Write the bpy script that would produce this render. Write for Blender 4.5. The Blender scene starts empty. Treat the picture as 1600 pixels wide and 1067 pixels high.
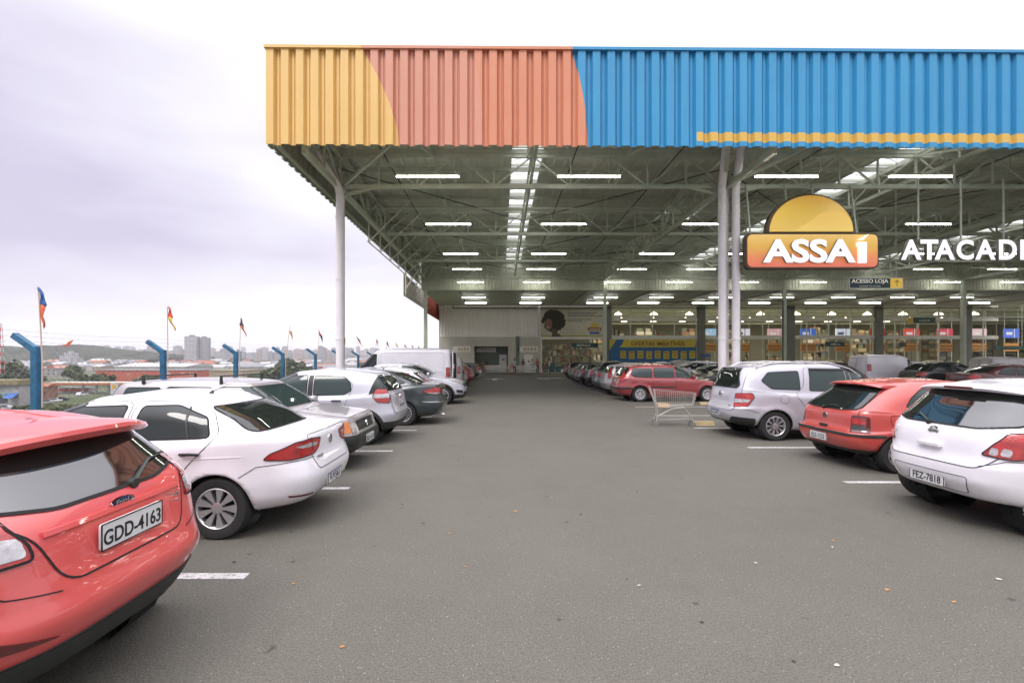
import bpy, bmesh, math, random
import numpy as np
from mathutils import Vector, Matrix, noise
from mathutils.bvhtree import BVHTree
random.seed(7)
SC = bpy.context.scene
R = math.radians
COL = SC.collection

# ------------------------------------------------------------------ camera
CAMH = 1.75
FPX = 715.0; VPU = 782.0; VPV = 560.0      # focal length and aisle vanishing point of the 1600 px wide photograph
cam = bpy.data.cameras.new('camera'); co = bpy.data.objects.new('camera', cam); COL.objects.link(co)
co.location = (0, 0, CAMH); co.rotation_euler = (R(90), 0, 0)
cam.sensor_width = 36; cam.lens = FPX / 1600 * 36
cam.shift_x = (800 - VPU) / 1600; cam.shift_y = (VPV - 533.5) / 1600
cam.clip_start = 0.05; cam.clip_end = 9000
SC.camera = co

# ------------------------------------------------------------------ sky, sun, exposure
SUN_EL, SUN_AZ = 52, 215
W = bpy.data.worlds.new('World'); SC.world = W; W.use_nodes = True
nt = W.node_tree; nt.nodes.clear()
def N(t, **k):
    n = nt.nodes.new(t)
    for a, b in k.items(): setattr(n, a, b)
    return n
wo = N('ShaderNodeOutputWorld'); bg = N('ShaderNodeBackground'); bg.inputs[1].default_value = 0.1
sky = N('ShaderNodeTexSky', sky_type='NISHITA', sun_disc=False, sun_elevation=R(SUN_EL), sun_rotation=R(SUN_AZ))
sky.air_density = 1.0; sky.dust_density = 2.5
tc = N('ShaderNodeTexCoord'); sp = N('ShaderNodeSeparateXYZ'); nt.links.new(tc.outputs['Generated'], sp.inputs[0])
mp = N('ShaderNodeMapping'); mp.inputs['Scale'].default_value = (1.0, 1.0, 3.6); mp.inputs['Rotation'].default_value = (R(3), R(-13), 0)
mp.inputs['Location'].default_value = (0.3, 0.0, 0.42)
nt.links.new(tc.outputs['Generated'], mp.inputs[0])
nz = N('ShaderNodeTexNoise'); nz.inputs['Scale'].default_value = 1.35; nz.inputs['Detail'].default_value = 5; nz.inputs['Roughness'].default_value = 0.45
nt.links.new(mp.outputs[0], nz.inputs['Vector'])
cr = N('ShaderNodeValToRGB')                               # cloud deck: thin lilac-grey undersides and bright white parts
cr.color_ramp.elements[0].position = 0.28; cr.color_ramp.elements[0].color = (5.1, 4.65, 5.9, 1)
cr.color_ramp.elements[1].position = 0.56; cr.color_ramp.elements[1].color = (8.2, 8.0, 8.6, 1)
def M2(op, a, b):
    n = N('ShaderNodeMath', operation=op)
    for i, x in enumerate((a, b)):
        if isinstance(x, (int, float)): n.inputs[i].default_value = x
        else: nt.links.new(x, n.inputs[i])
    return n.outputs[0]
def MR(src, a, b, c, d):
    n = N('ShaderNodeMapRange'); nt.links.new(src, n.inputs[0])
    for i, x in enumerate((a, b, c, d)): n.inputs[i + 1].default_value = x
    return n.outputs[0]
f_ = M2('ADD', nz.outputs['Fac'], M2('MULTIPLY', sp.outputs[0], .30))      # the bank of grey cloud lies to the left of the aisle
f_ = M2('ADD', f_, MR(sp.outputs[2], .05, .20, .30, 0)); f_ = M2('ADD', f_, MR(sp.outputs[2], .36, .56, 0, .26))
nt.links.new(f_, cr.inputs[0])
zr = N('ShaderNodeMapRange'); zr.inputs[1].default_value = 0.5; zr.inputs[2].default_value = 0.95; zr.inputs[3].default_value = 1.0; zr.inputs[4].default_value = 3.6
nt.links.new(sp.outputs[2], zr.inputs[0])
vm = N('ShaderNodeVectorMath', operation='SCALE'); nt.links.new(cr.outputs[0], vm.inputs[0]); nt.links.new(zr.outputs[0], vm.inputs['Scale'])
mx = N('ShaderNodeMixRGB'); mx.inputs[0].default_value = 0.88
nt.links.new(sky.outputs[0], mx.inputs[1]); nt.links.new(vm.outputs[0], mx.inputs[2])
nt.links.new(mx.outputs[0], bg.inputs[0]); nt.links.new(bg.outputs[0], wo.inputs[0])
sl = bpy.data.lights.new('sun', 'SUN'); sl.energy = 1.1; sl.angle = R(22); sl.color = (1, .96, .92)
so = bpy.data.objects.new('sun', sl); COL.objects.link(so)
a = R(SUN_AZ); e = R(SUN_EL)
sdir = Vector((math.sin(a) * math.cos(e), math.cos(a) * math.cos(e), math.sin(e)))   # towards the sun
so.rotation_euler = sdir.to_track_quat('Z', 'Y').to_euler()
SC.view_settings.view_transform = 'Standard'; SC.view_settings.look = 'None'
SC.view_settings.exposure = 0.55; SC.view_settings.gamma = 1
SC.render.engine = 'CYCLES'
SC.cycles.use_denoising = True; SC.cycles.max_bounces = 6; SC.cycles.diffuse_bounces = 3; SC.cycles.glossy_bounces = 3
SC.cycles.transmission_bounces = 4; SC.cycles.transparent_max_bounces = 6; SC.cycles.sample_clamp_indirect = 6
SC.cycles.caustics_reflective = False; SC.cycles.caustics_refractive = False

# ------------------------------------------------------------------ materials
MATS = {}
def mat(name, col, rough=.6, metal=0., coat=0., var=0., vscale=3., bump=0., bscale=40., emit=0., ecol=None, spec=.5, detail=4, alpha=None):
    if name in MATS: return MATS[name]
    m = bpy.data.materials.new(name); m.use_nodes = True; t = m.node_tree; b = t.nodes['Principled BSDF']
    c = (*col, 1)
    b.inputs['Base Color'].default_value = c; b.inputs['Roughness'].default_value = rough; b.inputs['Metallic'].default_value = metal
    b.inputs['Coat Weight'].default_value = coat; b.inputs['Coat Roughness'].default_value = .04
    b.inputs['Specular IOR Level'].default_value = spec
    if emit: b.inputs['Emission Color'].default_value = (*(ecol or col), 1); b.inputs['Emission Strength'].default_value = emit
    if var or bump:
        o = t.nodes.new('ShaderNodeTexCoord')
    if var:
        n = t.nodes.new('ShaderNodeTexNoise'); n.inputs['Scale'].default_value = vscale; n.inputs['Detail'].default_value = detail; n.inputs['Roughness'].default_value = .65
        t.links.new(o.outputs['Object'], n.inputs['Vector'])
        r = t.nodes.new('ShaderNodeValToRGB'); r.color_ramp.elements[0].position = .3; r.color_ramp.elements[1].position = .7
        r.color_ramp.elements[0].color = (*[x * (1 - var) for x in col], 1); r.color_ramp.elements[1].color = (*[min(1, x * (1 + var)) for x in col], 1)
        t.links.new(n.outputs['Fac'], r.inputs[0]); t.links.new(r.outputs[0], b.inputs['Base Color'])
    if bump:
        n = t.nodes.new('ShaderNodeTexNoise'); n.inputs['Scale'].default_value = bscale; n.inputs['Detail'].default_value = 3
        t.links.new(o.outputs['Object'], n.inputs['Vector'])
        u = t.nodes.new('ShaderNodeBump'); u.inputs['Strength'].default_value = bump; u.inputs['Distance'].default_value = .01
        t.links.new(n.outputs['Fac'], u.inputs['Height']); t.links.new(u.outputs[0], b.inputs['Normal'])
    MATS[name] = m
    return m
def paint(name, col, metal=0.):
    return mat('paint_' + name, col, rough=.38 if metal else .32, metal=metal, coat=1., var=.05, vscale=2.5)
WHITE = paint('white', (.74, .72, .76)); SILVER = paint('silver', (.50, .49, .54), .35); RED = paint('red', (.57, .078, .072))
GOLRED = paint('old_red', (.47, .062, .050)); DGREY = paint('dark_grey', (.035, .047, .048), .3); WINE = paint('wine', (.27, .035, .038), .15)
BLACK = paint('black', (.010, .011, .011)); OLDSILVER = paint('old_silver', (.36, .33, .34), .3); BLUEGREY = paint('blue_grey', (.10, .13, .14), .3)
MAROON = paint('maroon', (.07, .012, .014), .1); OFFWHITE = paint('off_white', (.58, .55, .53)); GREEN = paint('dark_green', (.02, .05, .04), .2)
GLASS = mat('car_glass', (.010, .014, .013), rough=.03, spec=.6)
GLASSR = mat('car_glass_reflective', (.012, .015, .014), rough=.02, spec=1.0, coat=1.0)
GLASSL = mat('car_glass_light', (.022, .038, .037), rough=.03, spec=.6)
RUBBER = mat('rubber', (.018, .018, .018), rough=.8, var=.2, vscale=8)
PLASTIC = mat('black_plastic', (.022, .025, .022), rough=.5, var=.15, vscale=6)
GAP = mat('panel_gap', (.01, .01, .01), rough=.9)
WELL = mat('wheel_well', (.008, .008, .008), rough=1)
CHROME = mat('chrome', (.62, .62, .62), rough=.12, metal=1)
ALLOY = mat('alloy', (.55, .55, .56), rough=.30, metal=.75)
LRED = mat('lamp_red', (.36, .016, .014), rough=.10, coat=1, var=.45, vscale=9, bump=.4, bscale=70)
LDRED = mat('lamp_dark_red', (.10, .010, .010), rough=.08, coat=1)
LCLEAR = mat('lamp_clear', (.50, .48, .49), rough=.10, metal=.5, coat=1, var=.35, vscale=14, bump=.25, bscale=60)
LAMBER = mat('lamp_amber', (.55, .16, .02), rough=.12, coat=1)
PLATE = mat('plate_white', (.62, .62, .62), rough=.4, var=.05); PLTXT = mat('plate_black', (.015, .015, .015), rough=.5)
PLBLUE = mat('plate_blue', (.02, .07, .28), rough=.4); FORDBLUE = mat('emblem_blue', (.01, .03, .14), rough=.2, coat=1)

# ------------------------------------------------------------------ mesh helpers
class MB:
    def __init__(s): s.v = []; s.f = []; s.m = []
    def add(s, vs, fs, mi=0):
        b = len(s.v); s.v += [tuple(v) for v in vs]; s.f += [tuple(i + b for i in f) for f in fs]; s.m += [mi] * len(fs)
        return s
    def box(s, x0, x1, y0, y1, z0, z1, mi=0, M=None):
        vs = [Vector((x, y, z)) for x in (x0, x1) for y in (y0, y1) for z in (z0, z1)]
        if M is not None: vs = [M @ v for v in vs]
        return s.add(vs, [(0, 1, 3, 2), (4, 6, 7, 5), (0, 4, 5, 1), (2, 3, 7, 6), (0, 2, 6, 4), (1, 5, 7, 3)], mi)
    def bar(s, p, q, w=.05, h=None, mi=0, n=4, w2=None):
        p = Vector(p); q = Vector(q); d = (q - p)
        if d.length < 1e-6: return s
        d.normalize(); up = Vector((0, 0, 1)) if abs(d.z) < .95 else Vector((1, 0, 0))
        a = d.cross(up).normalized(); b = a.cross(d)
        h = h or w; k = 1 / math.cos(math.pi / n) if n == 4 else 1
        w2 = w if w2 is None else w2
        ring = lambda c, sc: [c + a * (w * sc * k / 2 * math.cos(t)) + b * (h * sc * k / 2 * math.sin(t)) for t in [2 * math.pi * (i + .5) / n for i in range(n)]]
        vs = ring(p, 1) + ring(q, w2 / w)
        fs = [(i, (i + 1) % n, n + (i + 1) % n, n + i) for i in range(n)] + [tuple(range(n))[::-1], tuple(range(n, 2 * n))]
        return s.add(vs, fs, mi)
    def tube(s, pts, r, n=8, mi=0):
        for i in range(len(pts) - 1): s.bar(pts[i], pts[i + 1], 2 * r, n=n, mi=mi)
        return s
    def lathe(s, prof, n=32, M=None, mi=0, closed=False):
        # profile of (radius, y) turned about the y axis
        M = M or Matrix(); b = []
        for r, y in prof:
            for i in range(n):
                t = 2 * math.pi * i / n; b.append(M @ Vector((r * math.cos(t), y, r * math.sin(t))))
        fs = []
        m = len(prof)
        for j in range(m - 1 + (1 if closed else 0)):
            for i in range(n): fs.append((j * n + i, ((j + 1) % m) * n + i, ((j + 1) % m) * n + (i + 1) % n, j * n + (i + 1) % n))
        return s.add(b, fs, mi)
    def prism(s, poly, d0, d1, ax='y', mi=0, M=None):
        # flat outline (a, b) given thickness along ax; 'y': (x,z), 'x': (y,z), 'z': (x,y)
        f = {'y': lambda a, b, d: (a, d, b), 'x': lambda a, b, d: (d, a, b), 'z': lambda a, b, d: (a, b, d)}[ax]
        n = len(poly); vs = [Vector(f(a, b, d)) for d in (d0, d1) for a, b in poly]
        if M is not None: vs = [M @ v for v in vs]
        return s.add(vs, [tuple(range(n))[::-1], tuple(range(n, 2 * n))] + [(i, (i + 1) % n, n + (i + 1) % n, n + i) for i in range(n)], mi)
    def build(s, name, mats, parent=None, smooth=False, loc=None, norm=True, auto=None):
        me = bpy.data.meshes.new(name); me.from_pydata(s.v, [], s.f)
        if not isinstance(mats, (list, tuple)): mats = [mats]
        for m in mats: me.materials.append(m)
        if len(mats) > 1: me.polygons.foreach_set('material_index', s.m)
        if norm:
            bm = bmesh.new(); bm.from_mesh(me); bmesh.ops.recalc_face_normals(bm, faces=bm.faces); bm.to_mesh(me); bm.free()
        if smooth: me.polygons.foreach_set('use_smooth', [True] * len(me.polygons))
        if auto is not None: me.set_sharp_from_angle(angle=R(auto))
        me.update()
        return link(name, me, parent, loc)
def link(name, me, parent=None, loc=None):
    o = bpy.data.objects.new(name, me); COL.objects.link(o)
    if parent is not None: o.parent = parent
    if loc: o.location = loc
    return o
def tag(o, label=None, cat=None, group=None, kind=None):
    if label: o['label'] = label
    if cat: o['category'] = cat
    if group: o['group'] = group
    if kind: o['kind'] = kind
    return o
def thing(name, label, cat, loc=(0, 0, 0), rz=0, group=None):
    o = bpy.data.objects.new(name, None); COL.objects.link(o); o.location = loc; o.rotation_euler = (0, 0, rz)
    o.empty_display_size = .2
    return tag(o, label, cat, group)
def struct(o): o['kind'] = 'structure'; return o
def copy_tree(o, parent=None):
    c = o.copy(); COL.objects.link(c)
    if parent is not None: c.parent = parent
    for ch in list(o.children): copy_tree(ch, c)
    return c
FCACHE = {}
def text_mesh(s, size, extrude=.003, bold=0., xs=1., name='lettering', space=1.):
    k = (s, size, extrude, bold, xs, space)
    if k in FCACHE: return FCACHE[k]
    cu = bpy.data.curves.new('t', 'FONT'); cu.body = s; cu.size = size; cu.extrude = extrude; cu.offset = bold; cu.align_x = 'CENTER'; cu.align_y = 'CENTER'
    cu.resolution_u = 4; cu.space_character = space
    ob = bpy.data.objects.new('t', cu); COL.objects.link(ob)
    bpy.context.view_layer.update()
    me = bpy.data.meshes.new_from_object(ob); me.name = name
    bpy.data.objects.remove(ob)
    if xs != 1: me.transform(Matrix.Diagonal((xs, 1, 1, 1)))
    FCACHE[k] = me
    return me
def text(s, size, m, loc, facing, parent=None, name='lettering', **k):
    me = text_mesh(s, size, **k)
    me = me.copy() if me.users else me
    me.materials.clear(); me.materials.append(m)
    o = link(name, me, parent); o.matrix_local = facemat(facing, loc)
    return o
def facemat(facing, loc):
    # facing: direction the front of a flat sign looks; text x to the reader's right
    n = Vector(facing).normalized(); up = Vector((0, 0, 1)); r = up.cross(n).normalized(); u = n.cross(r)
    M = Matrix((r, u, n)).transposed().to_4x4(); M.translation = loc
    return M
def PX(u, v, Y):          # photograph pixel at depth Y -> world point
    return Vector(((u - VPU) * Y / FPX, Y, CAMH - (v - VPV) * Y / FPX))
# ------------------------------------------------------------------ cars
def pchip(T, P, t):
    # T knots (n), P values (n, ...), t samples: shape-preserving cubic
    h = np.diff(T); d = np.diff(P, axis=0) / h[:, None, None]
    m = np.zeros_like(P); m[0] = d[0]; m[-1] = d[-1]
    a, b = d[:-1], d[1:]
    w1 = 2 * h[1:, None, None] + h[:-1, None, None]; w2 = h[1:, None, None] + 2 * h[:-1, None, None]
    with np.errstate(divide='ignore', invalid='ignore'):
        mm = (w1 + w2) / (w1 / a + w2 / b)
    m[1:-1] = np.where(a * b > 0, mm, 0)
    m = np.nan_to_num(m)
    k = np.clip(np.searchsorted(T, t, side='right') - 1, 0, len(T) - 2)
    s = ((t - T[k]) / h[k])[:, None, None]; H = h[k][:, None, None]
    return (2 * s**3 - 3 * s**2 + 1) * P[k] + (s**3 - 2 * s**2 + s) * H * m[k] + (-2 * s**3 + 3 * s**2) * P[k + 1] + (s**3 - s**2) * H * m[k + 1]

def outline(xr, xf, w, nr, nf, ncol):
    # half outline in plan from the rear centre along the +y side to the front centre, evenly spaced
    xc = .5 * (xr + xf); a = xc - xr; th = np.linspace(0, np.pi, 1201)
    c = np.cos(th); s = np.abs(np.sin(th)); n = np.where(c > 0, nr, nf)
    x = xc - a * np.sign(c) * np.abs(c) ** (2 / n); y = w * s ** (2 / n)
    y[0] = y[-1] = 0
    L = np.concatenate([[0], np.cumsum(np.hypot(np.diff(x), np.diff(y)))])
    q = np.linspace(0, L[-1], ncol)
    return np.interp(q, L, x), np.interp(q, L, y)

def roundpoly(p, r, k=5):
    out = []; n = len(p)
    for i in range(n):
        a, b, c = Vector(p[i - 1]), Vector(p[i]), Vector(p[(i + 1) % n])
        rr = r if not isinstance(r, (list, tuple)) else r[i]
        d1 = (a - b); d2 = (c - b); q = min(rr, d1.length * .45, d2.length * .45)
        if q < 1e-4: out.append(b); continue
        s = b + d1.normalized() * q; e = b + d2.normalized() * q
        for j in range(k + 1):
            t = j / k; out.append((1 - t) ** 2 * s + 2 * t * (1 - t) * b + t * t * e)
    return [(v.x, v.y) for v in out]

class Car:
    def __init__(s, name, label, paintm, P, loc, rz, group=None, hi=True, cat='car'):
        s.P = P; s.paint = paintm; s.hi = hi
        s.root = thing(name, label, cat, loc, rz, group)
        L, Wd, H, bz = P['L'], P['W'], P['H'], P['belt']
        cowl = P['cowl']; stf = P['stop']; nz_ = P.get('nose', .74); hw = Wd / 2
        tt = P.get('tt', .74)
        wr = P.get('w') or [.88, .94, .985, 1, 1, 1, .99, .965, .945, (.945 + tt) / 2 + .02, tt, tt - .07, tt * .62]
        wr = [q * hw for q in wr]
        zm = P.get('zm') or [.20, .24, .38, .54, .68, .78, bz - .08, bz - .03, bz, (bz + H) / 2, H - .085, H - .03, H - .002]
        zf = P.get('zf') or [.22, .26, .38, .50, .58, nz_ - .09, nz_ - .01, nz_ + .10, bz + .02, (bz + H) / 2, H - .10, H - .055, H - .025]
        xf = P.get('xf') or [L - .16, L - .06, L - .02, L, L - .01, L - .05, L - .15, L - .48, cowl, (cowl + stf) / 2 + .02, stf, stf - .10, stf - .35]
        zrr = P['zr']; xr = P['xr']
        nr = P.get('nr', [6, 6, 6, 6, 6, 6, 6, 6, 6, 6, 6, 5, 4]); nf = P.get('nf', [4.5] * 8 + [4, 4, 4.5, 4.5, 4])
        ncol = P.get('ncol', 150 if hi else 64); per = P.get('per', 6 if hi else 3)
        rows = []
        for i in range(13):
            x, y = outline(xr[i], xf[i], wr[i], nr[i], nf[i], ncol)
            xa = xr[i] + .38 * (xf[i] - xr[i]); xb = min(cowl - .1, xf[i] - .25 * (xf[i] - xr[i]))
            sm = lambda t: t * t * (3 - 2 * t)
            z = np.where(x < xa, zrr[i] + (zm[i] - zrr[i]) * sm(np.clip((x - xr[i]) / (xa - xr[i]), 0, 1)),
                         np.where(x > xb, zm[i] + (zf[i] - zm[i]) * sm(np.clip((x - xb) / (xf[i] - xb), 0, 1)), zm[i]))
            rows.append(np.stack([x, y, z], 1))
        # roof centre line
        x, y, z = rows[-1].T.copy(); cx = np.clip(x, xr[-1] + wr[-1] * .5, xf[-1] - wr[-1] * .5)
        rows.append(np.stack([cx, y * 0, z + .018], 1))
        u0 = rows[0].copy(); u0[:, 1] *= .5; u0[:, 0] = xr[0] + .3 + (u0[:, 0] - xr[0]) * (xf[0] - xr[0] - .6) / (xf[0] - xr[0]); u0[:, 2] = .2
        u1 = u0.copy(); u1[:, 1] = 0
        P_ = np.array([u0] + rows); T = np.arange(len(P_), dtype=float)
        t = np.concatenate([np.linspace(i, i + 1, per, endpoint=False) for i in range(len(P_) - 1)] + [[len(P_) - 1]])
        t = t[t >= 0.0]
        G = pchip(T, P_, t); nr_ = len(t)
        # fender bulge
        rw = P['r']; xw = [P['ro'], P['ro'] + P['wb']]; ar = P.get('ar', rw + .045)
        for xx in xw:
            rr = np.hypot(G[:, :, 0] - xx, G[:, :, 2] - rw)
            G[:, :, 1] += np.where(G[:, :, 1] > hw * .7, P.get('flare', .012) * np.exp(-((rr - ar) / .09) ** 2), 0)
        bm = bmesh.new(); grid = {}
        for sgn in (1, -1):
            for j in range(nr_):
                for i in range(ncol):
                    if sgn == -1 and (i in (0, ncol - 1) or j == nr_ - 1): grid[(-1, j, i)] = grid[(1, j, i)]; continue
                    p = G[j, i]; grid[(sgn, j, i)] = bm.verts.new((p[0], sgn * p[1], p[2]))
        blk = P.get('black', 0) * per
        def inarch(vs):
            c = sum((v.co for v in vs), Vector()) / len(vs)
            if abs(c.y) < hw * .72: return False
            return any(math.hypot(c.x - xx, c.z - rw) < ar for xx in xw)
        for sgn in (1, -1):
            for j in range(nr_ - 1):
                for i in range(ncol - 1):
                    q = [grid[(sgn, j, i)], grid[(sgn, j, i + 1)], grid[(sgn, j + 1, i + 1)], grid[(sgn, j + 1, i)]]
                    if sgn < 0: q = q[::-1]
                    u = []
                    for v in q:
                        if v not in u: u.append(v)
                    if len(u) < 3 or inarch(u): continue
                    try: f = bm.faces.new(u)
                    except ValueError: continue
                    f.smooth = True; f.material_index = 1 if j < per + blk else 0
        loose = [v for v in bm.verts if not v.link_faces]
        bmesh.ops.delete(bm, geom=loose, context='VERTS')
        # snap the arch edge to the circle, then turn it inwards as the wheel well
        be = [e for e in bm.edges if e.is_boundary and all(abs(v.co.y) > hw * .6 and any(math.hypot(v.co.x - xx, v.co.z - rw) < ar + .12 for xx in xw) for v in e.verts)]
        for v in {v for e in be for v in e.verts}:
            xx = min(xw, key=lambda q: abs(v.co.x - q)); d = Vector((v.co.x - xx, 0, v.co.z - rw))
            if d.length > 1e-5: d = d.normalized() * ar; v.co.x = xx + d.x; v.co.z = rw + d.z
        ex = bmesh.ops.extrude_edge_only(bm, edges=be); nv = [v for v in ex['geom'] if isinstance(v, bmesh.types.BMVert)]
        for v in nv: v.co.y *= .965
        for f in [g for g in ex['geom'] if isinstance(g, bmesh.types.BMFace)]: f.smooth = False; f.material_index = 1 if P.get('cladding') else 2
        e2 = [g for g in ex['geom'] if isinstance(g, bmesh.types.BMEdge) and all(v in nv for v in g.verts)]
        ex = bmesh.ops.extrude_edge_only(bm, edges=e2)
        for v in [v for v in ex['geom'] if isinstance(v, bmesh.types.BMVert)]: v.co.y *= .66
        for f in [g for g in ex['geom'] if isinstance(g, bmesh.types.BMFace)]: f.material_index = 2
        for sgn in (1, -1):                                   # inner end of each well
            for xx in xw:
                c = [bm.verts.new((xx + (ar + .02) * math.cos(q), sgn * hw * .6, max(.21, rw + (ar + .02) * math.sin(q)))) for q in [-.25 + (math.pi + .5) * k / 12 for k in range(13)]]
                f = bm.faces.new(c); f.material_index = 2
        me = bpy.data.meshes.new('body'); bm.to_mesh(me)
        for m in (paintm, P.get('cladmat', PLASTIC), WELL): me.materials.append(m)
        s.body = link('body', me, s.root)
        s.bvh = BVHTree.FromBMesh(bm); bm.free()
        ox, oy = outline(0, L, hw, 6, 5, 400); s.ox, s.oy = ox, oy
        s.ol = np.concatenate([[0], np.cumsum(np.hypot(np.diff(ox), np.diff(oy)))])
        s.wheels(xw, rw)
    def wheels(s, xw, rw):
        P = s.P; hw = P['W'] / 2; tw = .19; n = 40 if s.hi else 20; ri = rw * P.get('rimf', .66)
        ty = MB().lathe([(ri, -tw * .42), (rw * .80, -tw * .5), (rw * .95, -tw * .47), (rw, -tw * .3), (rw, tw * .3), (rw * .95, tw * .47), (rw * .80, tw * .5), (ri, tw * .42)], n)
        rim = MB().lathe([(ri * 1.01, tw * .45), (ri * .97, tw * .47), (ri * .91, tw * .40), (ri * .89, tw * .2), (ri * .86, -tw * .2)], n)
        rim.lathe([(ri * .9, tw * .12), (.001, tw * .12)], n, mi=1)
        ns = P.get('spokes', 7); sw = P.get('spw', .36); hc = P.get('hubcap')
        for k in range(ns):
            t0 = 2 * math.pi * k / ns
            da = 2 * math.pi / ns * sw
            def pt(r, a, y): return (r * math.cos(a), y, r * math.sin(a))
            for half in ((-1, 0), (0, 1)) if P.get('split') else ((-.5, .5),):
                g = .30 if P.get('split') else 0
                a0 = t0 + da * (half[0] + (g if half[0] == 0 else 0)); a1 = t0 + da * (half[1] - (g if half[1] == 0 else 0))
                b0 = t0 + (a0 - t0) * 1.25; b1 = t0 + (a1 - t0) * 1.25
                r0, r1 = ri * .2, ri * .95
                vs = [pt(r0, b0, tw * .36), pt(r1, a0, tw * .44), pt(r1, a1, tw * .44), pt(r0, b1, tw * .36),
                      pt(r0, b0, tw * .15), pt(r1, a0, tw * .15), pt(r1, a1, tw * .15), pt(r0, b1, tw * .15)]
                rim.add(vs, [(0, 1, 2, 3), (0, 4, 5, 1), (3, 2, 6, 7), (1, 5, 6, 2)])
        rim.lathe([(ri * .30, tw * .15), (ri * .28, tw * .38), (ri * .2, tw * .41), (.001, tw * .41)], 20)
        if hc: rim.lathe([(ri * .97, tw * .45), (ri * .78, tw * .42), (ri * .76, tw * .30)], n)
        tyo = None
        for xx in xw:
            for sgn in (1, -1):
                w = bpy.data.objects.new('wheel', None); COL.objects.link(w); w.parent = s.root; w.empty_display_size = .1
                w.location = (xx, sgn * (hw - tw / 2 - P.get('inset', .015)), rw)
                if sgn < 0: w.rotation_euler = (0, 0, math.pi)
                if tyo is None:
                    tyo = ty.build('tyre', RUBBER, w, smooth=True, auto=50); rio = rim.build('rim', [P.get('rimmat', ALLOY), WELL], w, auto=35, smooth=True)
                else:
                    link('tyre', tyo.data, w); link('rim', rio.data, w)
                w.rotation_euler.y = 0
    # --- projection of flat outlines on to the body
    def P3(s, proj, a, b):
        if proj in ('L', 'R'):
            sg = 1 if proj == 'L' else -1; o = Vector((a, sg * 3, b)); d = Vector((0, -sg, 0))
        elif proj == 'B': o = Vector((-2, a, b)); d = Vector((1, 0, 0))
        elif proj == 'F': o = Vector((s.P['L'] + 2, a, b)); d = Vector((-1, 0, 0))
        elif proj == 'T': o = Vector((a, b, 4)); d = Vector((0, 0, -1))
        else:                                          # WB / WF wrap: a = distance along the outline from the rear / front centre
            aa = abs(a); sg = 1 if a >= 0 else -1; tot = s.ol[-1]
            q = aa if proj == 'WB' else tot - aa
            i = min(max(np.searchsorted(s.ol, q), 2), len(s.ol) - 3)
            p = Vector((np.interp(q, s.ol, s.ox), np.interp(q, s.ol, s.oy), b))
            tx, ty = s.ox[i + 2] - s.ox[i - 2], s.oy[i + 2] - s.oy[i - 2]
            n = Vector((-ty, tx, 0)).normalized(); p.y *= sg; n.y *= sg
            if s.hi is None: pass
            o = p + n * .5; d = -n
        h = s.bvh.ray_cast(o, d)
        if h[0] is None: h = s.bvh.find_nearest(o + d * (o.length if proj not in ('WB', 'WF') else .5))
        co_, no = h[0], h[1]
        if no.dot(d) > 0: no = -no
        return co_, no, d
    def patch(s, name, proj, poly, m, off=.004, parent=None, grid=None, label=None, seam=0., seamoff=.0015, rnd=0.02, rim=.012):
        poly = roundpoly(poly, rnd) if rnd else poly
        g = grid or (.045 if s.hi else .09)
        bm = bmesh.new(); vs = [bm.verts.new((a, b, 0)) for a, b in poly]
        try: bm.faces.new(vs)
        except ValueError: bm.free(); return None
        xs = [a for a, b in poly]; ys = [b for a, b in poly]
        for ax, lo, hi_ in ((0, min(xs), max(xs)), (1, min(ys), max(ys))):
            k = max(1, int((hi_ - lo) / g))
            for i in range(1, k + 1):
                c = [0, 0, 0]; nn = [0, 0, 0]; c[ax] = lo + (hi_ - lo) * i / (k + 1); nn[ax] = 1
                bmesh.ops.bisect_plane(bm, geom=bm.verts[:] + bm.edges[:] + bm.faces[:], plane_co=c, plane_no=nn, dist=1e-5)
        mb = MB(); idx = {}; dirs = {}
        for v in bm.verts:
            p, no, d = s.P3(proj, v.co.x, v.co.y); idx[v] = len(mb.v); mb.v.append(tuple(p + no * off)); dirs[v] = (p, no)
        cpt = None
        for f in bm.faces: mb.f.append(tuple(idx[v] for v in f.verts)); mb.m.append(0)
        nfl = len(mb.f)
        for e in bm.edges:
            if e.is_boundary:
                a_, b_ = e.verts; A = dirs[a_]; B = dirs[b_]
                mb.add([A[0] + A[1] * off, B[0] + B[1] * off, B[0] - B[1] * rim, A[0] - A[1] * rim], [(0, 1, 2, 3)], 0)
        bm.free()
        if seam:
            n = len(poly); pts = []
            for i in range(n):
                a, b = Vector(poly[i]), Vector(poly[(i + 1) % n]); k = max(1, int((b - a).length / .05))
                for j in range(k): pts.append(a + (b - a) * j / k)
            s._strip(mb, proj, [tuple(p) for p in pts] + [tuple(pts[0])], seam, off + seamoff, 1)
        o = mb.build(name, [m, GAP] if seam else m, parent or s.root, smooth=True, norm=False)
        # face the patch outwards
        me = o.data; c = me.polygons[0]; ref = dirs and list(dirs.values())[0][1]
        if c.normal.dot(s.P3(proj, *poly[0])[1]) < 0: me.flip_normals()
        if label: o['label'] = label
        return o
    def _strip(s, mb, proj, pts, w, off, mi):
        P = [s.P3(proj, *p) for p in pts]; Q = []
        for i, (p, no, d) in enumerate(P):
            a = P[max(0, i - 1)][0]; b = P[min(len(P) - 1, i + 1)][0]; t = (b - a)
            if t.length < 1e-6: t = Vector((0, 0, 1))
            sd = t.normalized().cross(no).normalized() * (w / 2); Q.append((p + no * off - sd, p + no * off + sd))
        for i in range(len(Q) - 1):
            mb.add([Q[i][0], Q[i][1], Q[i + 1][1], Q[i + 1][0]], [(0, 1, 2, 3)], mi)
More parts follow.
